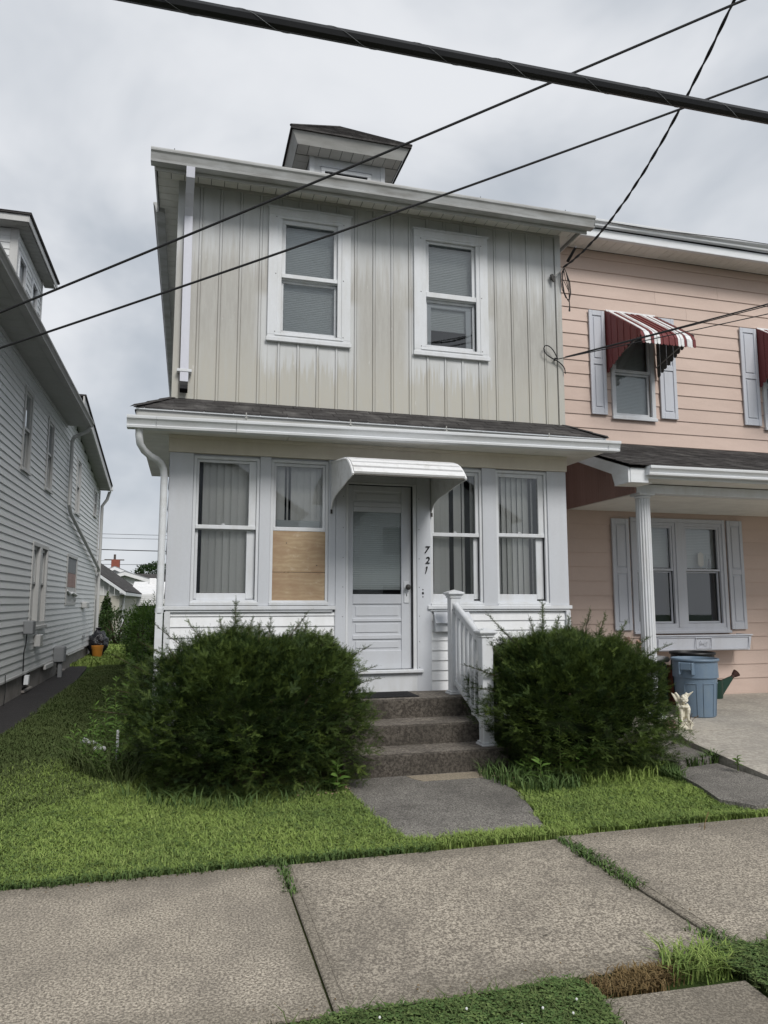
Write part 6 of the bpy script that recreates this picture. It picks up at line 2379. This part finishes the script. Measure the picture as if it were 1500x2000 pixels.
tag(m.build('grass_clippings', M['brown_grass'], None, fix=False), 'dry clippings scattered along both edges of the sidewalk', 'clippings', kind='stuff')

# white clover flowers
g_ = random.Random(5)
m = MB()
for (x, y) in [(1.33, -5.12), (1.42, -5.18), (1.05, -5.05), (.72, -5.02), (1.48, -5.10), (2.48, -5.02), (2.52, -4.99), (.55, -5.1), (1.2, -5.2), (2.38, -5.15)]:
    m.ball((x + g_.uniform(-.01, .01), y, .042), .005, 6, 5)
tag(m.build('clover_flower', M['litter'], None, smooth=True), 'white clover flowers dotted over the verge', 'flower', kind='stuff')


def shoot_template(g, L=.14, nn=17, nl=.026):
    """a flat yew spray: stem with two ranks of needles; returns V,F"""
    V, F = [], []
    # stem as thin triangle
    V += [(-.0016, 0, 0), (.0016, 0, 0), (0, L, .0)]
    F += [(0, 1, 2)]
    bend = g.uniform(-.25, .25)
    for k in range(nn):
        t = (k + 1) / (nn + 1)
        s = 1 if k % 2 else -1
        y = t * L
        z = bend * L * t * t
        ln = nl * (1 - .45 * t) * g.uniform(.8, 1.15)
        a = R(58 - 22 * t) + g.uniform(-.15, .15)
        tip = (s * ln * math.sin(a), y + ln * math.cos(a), z + g.uniform(-.004, .006))
        b = len(V)
        w_ = .0030
        V += [(0, y - w_, z), (0, y + w_, z), ((tip[0]) * .6 + s * .0, y + (tip[1] - y) * .6 + w_, z + (tip[2] - z) * .7), tip]
        F += [(b, b + 1, b + 2), (b, b + 2, b + 3)]
    # two side twigs
    for s in (-1, 1):
        yb = L * g.uniform(.25, .5)
        for k in range(6):
            t = (k + 1) / 7
            l2 = L * .42
            px, py = s * l2 * t * .75, yb + l2 * t * .66
            for sd_ in (-1, 1):
                ln = nl * .8 * (1 - .4 * t)
                dx, dy = s * .75, .66
                nx, ny = -dy * sd_, dx * sd_
                tip = (px + (dx * .5 + nx * .85) * ln, py + (dy * .5 + ny * .85) * ln, g.uniform(-.004, .004))
                b = len(V)
                V += [(px - dx * .0034, py - dy * .0034, 0), (px + dx * .0034, py + dy * .0034, 0), tip]
                F += [(b, b + 1, b + 2)]
    return np.array(V), np.array(F)


def scatter(templates, pos, fwd, scale, g, roll=None):
    """place templates (y = forward) at pos along fwd"""
    out_v, out_f, tid = [], [], []
    n = len(pos)
    which = g.integers(0, len(templates), n)
    base = 0
    for ti, (V, F) in enumerate(templates):
        idx = np.where(which == ti)[0]
        if len(idx) == 0:
            continue
        f = fwd[idx]; f = f / np.linalg.norm(f, axis=1)[:, None]
        up_ = np.tile(np.array([0, 0, 1.0]), (len(idx), 1)) + g.normal(0, .35, (len(idx), 3))
        r = np.cross(f, up_); r /= np.linalg.norm(r, axis=1)[:, None] + 1e-9
        u = np.cross(r, f)
        s = scale[idx][:, None, None]
        W = (V[None, :, 0:1] * r[:, None, :] + V[None, :, 1:2] * f[:, None, :] + V[None, :, 2:3] * u[:, None, :]) * s + pos[idx][:, None, :]
        out_v.append(W.reshape(-1, 3))
        out_f.append((F[None] + (np.arange(len(idx)) * len(V))[:, None, None] + base).reshape(-1, 3))
        tid.append(np.repeat(idx, len(V)))
        base += len(idx) * len(V)
    return np.concatenate(out_v), np.concatenate(out_f), np.concatenate(tid)


def yew(cx, cy, rx, ry, h, label, seed, long_shoots):
    g = np.random.default_rng(seed)
    pg = random.Random(seed)
    tpl = [shoot_template(pg) for _ in range(7)]
    root = thing('yew_bush', label, 'bush', (cx, cy, 0))
    n = 12500
    d = g.normal(0, 1, (n, 3)); d /= np.linalg.norm(d, axis=1)[:, None]
    d[:, 2] = np.where(d[:, 2] < -.55, -d[:, 2], d[:, 2])
    cz = h * .44
    # lumpy outline
    lump = np.array([mnoise.noise(Vector((q[0] * 1.9 + seed, q[1] * 1.9, q[2] * 1.9))) * .17 + mnoise.noise(Vector((q[0] * 5 + seed, q[1] * 5, q[2] * 5))) * .11 for q in d])
    rad = (1 + 1.25 * lump) * (1 - .34 * g.random(n) ** 1.7)
    # squarer in profile: superellipsoid
    p_ = 2.3
    sup = (np.abs(d[:, 0]) ** p_ + np.abs(d[:, 1]) ** p_ + np.abs(d[:, 2]) ** p_) ** (-1 / p_)
    rad = rad * sup
    pos = np.stack([cx + d[:, 0] * rx * rad, cy + d[:, 1] * ry * rad, cz + d[:, 2] * np.where(d[:, 2] > 0, h * .56, h * .80) * rad], 1)
    # narrower towards the ground
    t = np.clip(pos[:, 2] / (h * .35), 0, 1)
    sh = .86 + .14 * t
    pos[:, 0] = cx + (pos[:, 0] - cx) * sh; pos[:, 1] = cy + (pos[:, 1] - cy) * sh
    below = pos[:, 2] < .04
    pos[below, 2] = g.uniform(.03, .35, below.sum())
    fwd = d * np.array([1, 1, .8]) + np.array([0, 0, .42]) + g.normal(0, .38, (n, 3))
    sc = g.uniform(.65, 1.25, n)
    pos = pos - fwd / np.linalg.norm(fwd, axis=1)[:, None] * .06
    V, F, tid = scatter(tpl, pos, fwd, sc, g)
    base_t = np.clip(g.beta(1.1, 2.8, n) + np.clip(lump * 1.2, -.1, .35), 0, 1)
    npmesh('foliage', V, F, M['yew'], root, var=base_t[tid])
    # leaders that stick out above the bush
    P_, Fw, S_ = [], [], []
    stems = MB()
    for (x, y, z, dx, dy, dz, L) in long_shoots:
        b = Vector((x, y, z)); dd = Vector((dx, dy, dz)).normalized()
        npt = 9
        pts = [b + dd * L * k / (npt - 1) + Vector((0, 0, .0)) for k in range(npt)]
        stems.tube(pts, [.005 - .0035 * k / (npt - 1) for k in range(npt)], 5)
        m_ = int(L / .022)
        for k in range(m_):
            t_ = (k + .5) / m_
            p = b + dd * L * t_
            for _ in range(2):
                side = Vector((pg.uniform(-1, 1), pg.uniform(-1, 1), pg.uniform(-.3, .6)))
                f_ = dd * 1.0 + side * (1.1 - .6 * t_)
                P_.append(tuple(p)); Fw.append(tuple(f_)); S_.append((.85 * (1 - t_) + .32) * pg.uniform(.7, 1.1))
        P_.append(tuple(b + dd * (L - .05))); Fw.append(tuple(dd)); S_.append(.8)
    V, F, tid = scatter(tpl, np.array(P_), np.array(Fw), np.array(S_), g)
    npmesh('leader_shoots', V, F, M['yew'], root, var=(g.random(len(P_)) * .5 + .1)[tid])
    tag(stems.build('stems', M['bark'], root), kind='stuff')
    # inner branches and dense inner foliage
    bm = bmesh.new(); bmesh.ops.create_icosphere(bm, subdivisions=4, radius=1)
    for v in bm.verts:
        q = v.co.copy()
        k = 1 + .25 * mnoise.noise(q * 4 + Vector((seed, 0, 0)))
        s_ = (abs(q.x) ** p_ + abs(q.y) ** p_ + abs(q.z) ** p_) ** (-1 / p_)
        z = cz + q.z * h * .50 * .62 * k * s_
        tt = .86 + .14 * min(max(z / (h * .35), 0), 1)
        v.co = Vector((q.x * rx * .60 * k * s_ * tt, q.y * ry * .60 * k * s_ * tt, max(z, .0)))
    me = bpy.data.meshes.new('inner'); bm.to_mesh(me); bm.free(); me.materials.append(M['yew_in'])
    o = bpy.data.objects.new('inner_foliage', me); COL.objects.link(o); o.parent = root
    m = MB()
    for k in range(9):
        a = k * .7
        m.tube([(cx + .08 * math.cos(a), cy + .08 * math.sin(a), -.02), (cx + .3 * rx * math.cos(a), cy + .3 * ry * math.sin(a), h * .3), (cx + .6 * rx * math.cos(a), cy + .6 * ry * math.sin(a), h * .6)], [.03, .02, .012], 6)
    m.build('branch', M['bark'], root)
    return root


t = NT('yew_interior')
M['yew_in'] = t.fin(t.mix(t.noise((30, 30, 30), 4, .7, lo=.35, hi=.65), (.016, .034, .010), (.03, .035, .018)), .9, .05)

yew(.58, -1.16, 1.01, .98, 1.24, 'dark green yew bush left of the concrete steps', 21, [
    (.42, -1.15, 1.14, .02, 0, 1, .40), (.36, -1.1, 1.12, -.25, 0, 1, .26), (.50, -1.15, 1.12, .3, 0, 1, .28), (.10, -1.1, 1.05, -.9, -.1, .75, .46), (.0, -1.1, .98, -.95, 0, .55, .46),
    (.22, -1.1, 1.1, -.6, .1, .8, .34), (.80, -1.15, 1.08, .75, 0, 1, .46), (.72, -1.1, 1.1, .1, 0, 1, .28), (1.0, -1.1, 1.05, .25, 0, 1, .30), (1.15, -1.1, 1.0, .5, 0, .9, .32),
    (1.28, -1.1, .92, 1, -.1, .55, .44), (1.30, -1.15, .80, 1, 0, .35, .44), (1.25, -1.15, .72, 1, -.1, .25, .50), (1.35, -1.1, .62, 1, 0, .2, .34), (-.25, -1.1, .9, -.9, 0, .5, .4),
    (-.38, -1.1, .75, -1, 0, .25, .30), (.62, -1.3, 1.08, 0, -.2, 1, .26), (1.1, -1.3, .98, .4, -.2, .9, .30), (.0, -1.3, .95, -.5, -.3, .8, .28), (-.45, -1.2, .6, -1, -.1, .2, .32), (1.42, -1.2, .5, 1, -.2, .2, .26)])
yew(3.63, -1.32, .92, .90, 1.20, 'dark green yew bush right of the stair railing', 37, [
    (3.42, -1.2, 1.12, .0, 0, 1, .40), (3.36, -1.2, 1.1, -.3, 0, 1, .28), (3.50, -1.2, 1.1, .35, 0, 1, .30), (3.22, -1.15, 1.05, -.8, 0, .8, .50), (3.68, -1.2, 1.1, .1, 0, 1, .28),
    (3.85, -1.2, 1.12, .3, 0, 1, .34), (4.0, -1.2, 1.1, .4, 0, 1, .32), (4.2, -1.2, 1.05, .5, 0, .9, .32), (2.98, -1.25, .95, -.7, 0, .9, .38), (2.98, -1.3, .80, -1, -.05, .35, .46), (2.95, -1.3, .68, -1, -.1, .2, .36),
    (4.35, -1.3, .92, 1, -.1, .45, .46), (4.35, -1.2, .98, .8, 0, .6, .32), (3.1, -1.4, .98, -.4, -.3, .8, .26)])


def leaf_tpl(L=.10, w=.012, droop=.25):
    V = [(0, 0, 0), (w, L * .35, .01 - droop * L * .1), (-w, L * .35, .01 - droop * L * .1), (w * .8, L * .7, -droop * L * .35), (-w * .8, L * .7, -droop * L * .35), (0, L, -droop * L)]
    F = [(0, 1, 2), (1, 3, 2), (2, 3, 4), (3, 5, 4)]
    return np.array(V, float), np.array(F)


def weed(x, y, h, label, n=None, leaf=.10, lw=.010, mat='leaf', r=.006, top=True, z0=0, seed=1, lean=0, group=None, start=.1):
    g = np.random.default_rng(seed + 900)
    o = thing('weed', label, 'weed', (x, y, z0), group)
    lx, ly = g.uniform(-.04, .04) + lean, g.uniform(-.04, .04)
    stem = lambda t: np.array([x + lx * t * t * h, y + ly * t * t * h, z0 + h * t])
    m = MB(); m.tube([tuple(stem(k / 8)) for k in range(9)], [r * (1 - .6 * k / 8) for k in range(9)], 6); m.build('stem', M['stem'], o)
    n = n or int(h / .014)
    P_, Fw, S_ = [], [], []
    for k in range(n):
        t = start + (1 - start) * (k / n) ** .85
        a = k * 2.4 + g.uniform(-.3, .3)
        P_.append(stem(t)); Fw.append([math.cos(a), math.sin(a), .35 + .7 * t ** 3]); S_.append(g.uniform(.7, 1.1) * (1 - .45 * t ** 2 if top else 1 - .7 * t))
    V, F, tid = scatter([leaf_tpl(leaf, lw)], np.array(P_), np.array(Fw, float), np.array(S_), g)
    npmesh('leaves', V, F, M[mat], o, var=np.clip(g.random(n) * .6 + .3 * np.linspace(0, 1, n), 0, 1)[tid])
    return o


k = 0
for (x, y, h, lb, s) in ((-.86, 4.9, 1.55, 'tall narrow-leaved weed, farthest left of the stems beside the downspout', 1), (-.70, 5.6, 1.5, 'tall weed stem in the middle of the clump by the house side', 2),
                         (-.45, 4.2, 1.35, 'tall weed stem nearest the white downspout', 3), (-.60, 7.4, 1.75, 'tall weed farther back along the house side', 4), (-.95, 8.2, 1.5, 'tall weed at the left rear of the clump', 5)):
    weed(x, y, h, lb, leaf=.13, lw=.009, seed=s)
weed(-.62, 1.35, .92, 'light green weed poking up behind the left bush', leaf=.12, lw=.018, seed=8)
for i, (x, y, h, lf) in enumerate(((-.92, .75, .46, .13), (-.78, .55, .62, .12), (-.66, .25, .50, .11), (-1.05, .25, .30, .14), (-.85, .05, .36, .11), (-.62, -.15, .44, .10), (-.72, .9, .70, .11), (-.55, -.45, .40, .09))):
    weed(x, y, h, ('leafy weed at the left edge of the clump by the white litter', 'tallest weed beside the white litter', 'feathery weed against the left bush', 'low broad-leaved weed left of the clump', 'weed just behind the white litter', 'weed touching the left bush low down', 'upright weed at the back of the clump', 'short weed in front of the left bush')[i], leaf=lf, lw=.013, seed=20 + i)
lab(grass('tall_grass', [(-1.05, -.3), (-.75, -.75), (-.42, -1.2), (-.35, -.3), (-.35, 1.2), (-.95, 1.2)], 2000, .15, 'grass_dull', 1.5, lean=1.1, hvar=.7, seed=40), 'tall uncut grass and weeds beside the left bush')
lab(grass('tall_grass', [(-.6, -1.35), (-.3, -1.75), (.0, -2.02), (.4, -2.12), (.9, -2.05), (1.25, -1.75), (1.3, -1.45), (.9, -1.85), (.2, -1.9), (-.4, -1.4)], 900, .10, 'clover', 1.3, lean=1.2, hvar=.6, seed=41), 'longer grass around the foot of the left bush')
lab(grass('tall_grass', [(2.55, -1.55), (2.72, -1.42), (3.0, -1.9), (3.35, -2.0), (3.2, -2.25), (2.75, -2.3), (2.62, -1.95)], 2200, .11, 'clover', 1.5, lean=.9, hvar=.6, seed=42), 'longer blue-green grass at the foot of the right bush')
lab(grass('tall_grass', [(3.3, -1.95), (4.2, -1.75), (4.3, -1.9), (3.9, -2.15), (3.3, -2.2)], 2600, .09, 'grass', 1.5, lean=.9, hvar=.6, seed=43), 'longer grass along the front of the right bush')
weed(3.12, -2.02, .50, 'thin-leaved weed standing before the right bush', leaf=.09, lw=.006, seed=50)
for i, (x, y, h, lf, lw) in enumerate(((3.30, -2.0, .30, .17, .028), (3.42, -1.98, .26, .16, .03), (2.92, -2.05, .22, .15, .02), (1.22, -1.86, .24, .14, .030), (4.75, -2.22, .13, .08, .014))):
    weed(x, y, h, ('broad-leaved weed right of the thin one by the right bush', 'broad-leaved weed farthest right before the right bush', 'low leafy weed at the left foot of the right bush', 'broad-leaved weed at the right foot of the left bush', 'small weed growing at the edge of the patio slab')[i], leaf=lf, lw=lw, n=16, seed=60 + i, start=.25, z0=.06 if i == 4 else 0)


def leafy_patch(poly, n, hmin, hmax, mat, label, seed, leaf=.07, lw=.012):
    g = np.random.default_rng(seed)
    xs = [p[0] for p in poly]; ys = [p[1] for p in poly]
    x = g.uniform(min(xs), max(xs), n); y = g.uniform(min(ys), max(ys), n)
    k = inpoly(x, y, poly); x, y = x[k], y[k]
    P_, Fw, S_ = [], [], []
    for i in range(len(x)):
        h = g.uniform(hmin, hmax) * (.6 + .4 * math.sin(x[i] * 9 + y[i] * 7))
        for q in range(int(5 + h * 42)):
            t = (q + 1) / (5 + h * 42)
            a = q * 2.4 + i
            P_.append([x[i] + .02 * math.sin(t * 3 + i), y[i], .02 + h * t]); Fw.append([math.cos(a), math.sin(a), .3 + t * .8]); S_.append(g.uniform(.6, 1.1) * (1.1 - .5 * t))
    V, F, tid = scatter([leaf_tpl(leaf, lw)], np.array(P_), np.array(Fw, float), np.array(S_), g)
    return lab(npmesh('weed_patch', V, F, M[mat], None, var=(g.random(len(P_)))[tid]), label, 'weeds')


leafy_patch([(-1.0, -.15), (-.8, -.6), (-.45, -1.1), (-.35, .2), (-.4, 1.3), (-.85, 1.3)], 150, .12, .42, 'leaf', 'light green leafy weeds crowding the left side of the left bush', 301)
leafy_patch([(-.6, 3), (-.3, 3), (-.3, 8.5), (-1.0, 8.8), (-1.0, 5)], 120, .2, .7, 'leaf_dark', 'dense weeds along the side of the grey house', 302, leaf=.10)
leafy_patch([(2.7, -1.6), (3.0, -2.1), (3.5, -2.15), (3.4, -1.9), (3.0, -1.6)], 26, .08, .22, 'leaf', 'leafy seedlings at the foot of the right bush', 303, leaf=.09, lw=.016)
# red-leaved seedlings and litter near the steps
weed(1.30, -1.62, .10, 'small red-leaved seedling beside the bottom step', leaf=.05, lw=.014, n=14, mat='leaf_red', seed=70)
weed(-.35, 12.5, 1.9, 'tall dark red plant behind the white corner', leaf=.16, lw=.03, n=60, mat='leaf_red', seed=71)
weed(5.14, -.92, .30, 'small green plant left of the statue', leaf=.05, lw=.018, n=26, seed=72, z0=.165)
sg = thing('twig', 'dry bare twig in front of the statue', 'twig', (5.18, -1.0, .16))
m = MB()
for p in ([(5.12, -1.12, .14), (5.16, -1.08, .25), (5.17, -1.07, .37)], [(5.16, -1.08, .25), (5.21, -1.07, .31), (5.27, -1.06, .33)], [(5.165, -1.075, .31), (5.20, -1.07, .37)], [(5.15, -1.08, .22), (5.08, -1.08, .30)]):
    m.tube(p, .0025, 5)
m.ball((5.245, -1.06, .325), (.02, .01, .008), 6, 4); m.ball((5.275, -1.06, .335), (.012, .008, .007), 6, 4)
m.build('stick', M['bark'], sg)


def shrub(name, cx, cy, rx, ry, h, label, n, leaf, lw, mat, seed, cat='bush', z0=0, group=None, dens=.5):
    g = np.random.default_rng(seed)
    o = thing(name, label, cat, (cx, cy, z0), group)
    d = g.normal(0, 1, (n, 3)); d /= np.linalg.norm(d, axis=1)[:, None]
    lump = np.array([mnoise.noise(Vector((q[0] * 2 + seed, q[1] * 2, q[2] * 2))) * .35 for q in d])
    rad = (1 + lump) * (1 - dens * g.random(n) ** 1.5)
    pos = np.stack([cx + d[:, 0] * rx * rad, cy + d[:, 1] * ry * rad, z0 + h * .5 + d[:, 2] * h * .5 * rad], 1)
    pos[:, 2] = np.maximum(pos[:, 2], z0 + .02)
    fwd = d + np.array([0, 0, .35]) + g.normal(0, .5, (n, 3))
    V, F, tid = scatter([leaf_tpl(leaf, lw)], pos, fwd, g.uniform(.6, 1.3, n), g)
    npmesh('foliage', V, F, M[mat], o, var=np.clip(g.random(n) * .7 + lump, 0, 1)[tid])
    m = MB()
    for k in range(6):
        a = k * 1.05
        m.tube([(cx, cy, z0 - .02), (cx + .3 * rx * math.cos(a), cy + .3 * ry * math.sin(a), z0 + h * .4), (cx + .6 * rx * math.cos(a), cy + .6 * ry * math.sin(a), z0 + h * .7)], [.03 * h, .02 * h, .008 * h], 5)
    m.build('branch', M['bark'], o)
    return o


shrub('shrub', -2.35, 19.6, .85, .6, 1.25, 'dark round shrub before the cream garage wall', 2600, .10, .018, 'leaf_dark', 81)
shrub('shrub', -.85, 10.4, .55, .8, 1.45, 'leafy green shrub behind the tall weeds', 3200, .11, .016, 'leaf', 82)
shrub('shrub', -.45, 7.6, .38, .6, 1.05, 'green shrub close to the side of the grey house', 2200, .09, .013, 'leaf', 83)
shrub('shrub', -1.1, 13.2, .5, .7, 1.2, 'shrub farthest back on the right of the side yard', 1800, .10, .015, 'leaf_dark', 84)
shrub('ivy', -2.95, 21.85, .22, .12, 1.75, 'ivy climbing the front wall of the garage beside its door', 1500, .07, .03, 'leaf_dark', 85, cat='ivy')
shrub('ivy', -2.36, 34.5, .5, .7, 1.9, 'ivy on the far corner of the garage', 1400, .10, .05, 'leaf_dark', 86, cat='ivy')
# dried flower heads behind the right bush
hp = thing('dried_plant', 'dried pinkish flower heads above the right bush', 'plant', (5.15, .3, .165))
m = MB()
dg_ = random.Random(4)
for k in range(13):
    x = 4.98 + dg_.uniform(-.28, .55); y = .35 + dg_.uniform(-.12, .12); z = .98 + dg_.uniform(-.06, .10)
    MB().tube([(5.12, .3, .166), ((x + 5.12) / 2, y, .6), (x, y, z)], .004, 4).build('stem', M['deadleaf'], hp)
    mm_ = MB()
    for q in range(6):
        mm_.ball((x + dg_.uniform(-.03, .03), y + dg_.uniform(-.03, .03), z + dg_.uniform(-.015, .02)), dg_.uniform(.014, .026), 6, 4)
    mm_.build('flower_head', M['deadleaf'], hp)

# far trees
o = thing('evergreen_tree', 'dark evergreen rising behind the far end of the left house', 'tree', (-7.2, 45, 0))
MB().tube([(-7.2, 45, -.03), (-7.2, 45, 6.0)], [.18, .03], 8).build('trunk', M['bark'], o)
g = np.random.default_rng(5)
P_, Fw, S_ = [], [], []
for k in range(60):
    z = 1.0 + 4.9 * k / 60
    rr_ = 2.3 * (1 - (z - 1) / 5.4) ** .8
    a = k * 2.4
    for q in range(26):
        t = (q + 1) / 26
        P_.append([-7.2 + math.cos(a) * rr_ * t, 45 + math.sin(a) * rr_ * t, z + .25 * t * t - .1])
        Fw.append([math.cos(a) + g.normal(0, .5), math.sin(a) + g.normal(0, .5), .35 + g.normal(0, .2)]); S_.append(g.uniform(.7, 1.2))
V, F, tid = scatter([leaf_tpl(.38, .045)], np.array(P_), np.array(Fw), np.array(S_), g)
npmesh('crown', V, F, M['ever'], o, var=g.random(len(P_))[tid])
for (x, y, rx_, h, z, lb, s, n) in ((-3.6, 72, 1.9, 2.7, 2.8, 'round green tree above the long dark roof', 91, 3500), (-6.0, 75, 2.2, 1.4, 2.9, 'low tree left of the round one on the horizon', 92, 2200), (-1.0, 74, 2.4, 1.9, 2.9, 'tree just left of the white corner post on the horizon', 93, 2500)):
    g2 = np.random.default_rng(s)
    o = thing('tree', lb, 'tree', (x, y, 0), 'trees far behind the houses')
    MB().tube([(x, y, -.03), (x, y, z + h * .5)], [.2, .1], 6).build('trunk', M['bark'], o)
    d = g2.normal(0, 1, (n, 3)); d /= np.linalg.norm(d, axis=1)[:, None]
    lump = np.array([mnoise.noise(Vector((q[0] * 2.5 + s, q[1] * 2.5, q[2] * 2.5))) * .4 for q in d])
    rad = (1 + lump) * (1 - .4 * g2.random(n))
    pos = np.stack([x + d[:, 0] * rx_ * rad, y + d[:, 1] * rx_ * rad, z + h * .5 + d[:, 2] * h * .5 * rad], 1)
    V, F, tid = scatter([leaf_tpl(.22, .07)], pos, d + g2.normal(0, .6, (n, 3)), g2.uniform(.7, 1.3, n), g2)
    npmesh('crown', V, F, M['fartree'], o, var=g2.random(n)[tid])
# hedge line that closes the horizon
sm_ = np.random.default_rng(77)
n = 9000
pos = np.stack([sm_.uniform(-60, 60, n), sm_.uniform(84, 88, n), sm_.uniform(0, 1, n) ** .7 * (3.2 + np.zeros(n))], 1)
pos[:, 2] *= (1 + .15 * np.sin(pos[:, 0] * .9) + .1 * np.sin(pos[:, 0] * 2.3))
V, F, tid = scatter([leaf_tpl(.7, .28)], pos, sm_.normal(0, 1, (n, 3)), sm_.uniform(.7, 1.3, n), sm_)
lab(npmesh('tree_line', V, F, M['fartree'], var=sm_.random(n)[tid]), 'distant line of trees on the horizon', 'trees')

# ------------------------------------------------------------- litter
li = thing('litter', 'broken white plastic piece lying on the grass beside the left bush', 'litter', (-.85, .2, 0))
m = MB(); m.tube([(-1.0, .55, .09), (-.88, .30, .12), (-.78, .15, .10)], [.022, .026, .02], 6); m.build('pipe', M['litter'], li)
m = MB(); m.box(-.84, -.72, .02, .10, .08, .12, .01); m.build('fitting', M['litter'], li)
m = MB(); m.tube([(-.98, .52, .13), (-.86, .22, .14)], .008, 5); m.build('rod', M['litter'], li)
o = MB().box(-.60, -.575, -.30, -.28, .02, .33, .003).build('marker_stake', M['litter'])
tag(o, 'thin white stake upright in the weeds beside the left bush', 'stake')
# fallen leaves at the foot of the bushes
gl_ = random.Random(12)
m = MB()
for k in range(150):
    if k < 90:
        x, y = gl_.uniform(.9, 1.36), gl_.uniform(-1.9, -1.4)
    else:
        x, y = gl_.uniform(2.6, 2.9), gl_.uniform(-1.9, -1.42)
    a = gl_.uniform(0, 6.28); r_ = gl_.uniform(.010, .022)
    z = .012 + gl_.uniform(0, .02)
    m.add([(x, y, z), (x + r_ * math.cos(a), y + r_ * math.sin(a), z + .006), (x + r_ * 1.6 * math.cos(a + .5), y + r_ * 1.6 * math.sin(a + .5), z), (x + r_ * math.cos(a + 1.1), y + r_ * math.sin(a + 1.1), z + .008)], [(0, 1, 2, 3)])
tag(m.build('fallen_leaves', M['deadleaf'], None, fix=False), 'dry fallen leaves at the foot of the bushes', 'leaves', kind='stuff')
# soil beds under the bushes
o = MB().prism([(-.45, -.35), (-.35, -1.5), (.2, -1.95), (.9, -1.95), (1.34, -1.42), (1.34, -.06), (-.2, -.06)], -.029, -.012, 'z').build('soil_bed', M['soil']); tag(o, kind='structure')
o = MB().prism([(2.95, -.06), (2.95, -1.4), (2.72, -1.5), (3.2, -2.0), (4.2, -1.9), (4.44, -1.5), (4.44, -.06)], -.029, -.012, 'z').build('soil_bed', M['soil']); tag(o, kind='structure')
# grass stem lying on the sidewalk
o = MB().tube([(3.42, -3.42, .02), (3.50, -3.33, .03), (3.58, -3.27, .08)], .003, 4).build('grass_stem', M['brown_grass']); tag(o, 'pale dry grass stem lying over the sidewalk edge', 'grass stem')

# ------------------------------------------------------------- across the street, seen only mirrored in the panes
o = MB().box(-60, 60, -15.5, -6.6, -.10, -.024).build('road', M['asphalt']); tag(o, kind='structure')
for (x0, x1, lb) in ((-13, -5, 'white house across the street, left of the camera'), (-3, 5, 'house directly across the street'), (8, 16, 'house across the street, right of the camera')):
    h_ = thing('house', lb, 'house', ((x0 + x1) / 2, -27, 0))
    mt_ = {-13: 'shedwall', -3: 'shutter', 8: 'lsiding'}[x0]
    MB().prism([(x0, -.02), (x1, -.02), (x1, 5.6), ((x0 + x1) / 2, 8.2), (x0, 5.6)], -34, -26, 'y').build('wall', M[mt_], h_)
    m = MB()
    for sx in (-1, 1):
        e_ = (x0 + x1) / 2 + sx * 4.4
        m.slab(((x0 + x1) / 2, -34.3, 8.35), ((x0 + x1) / 2, -25.6, 8.35), (e_, -25.6, 5.55), (e_, -34.3, 5.55), .1 * sx)
    m.build('roof', M['shingle'], h_)
    for wx in (x0 + 1.6, x1 - 1.6):
        for wz in (.9, 3.7):
            m = MB(); frame4(m, wx - .55, wx + .55, wz, wz + 1.5, .1, -25.99, -25.93); w__ = m.build('window', M['white'], h_)
            MB().box(wx - .45, wx + .45, -25.99, -25.96, wz + .1, wz + 1.4).build('pane', M['dark'], w__)
    MB().box((x0 + x1) / 2 - .5, (x0 + x1) / 2 + .5, -25.99, -25.93, 0, 2.2).build('door', M['shutter'], h_)

# the anonymous litter of joined empties must not stay
bpy.context.view_layer.update()
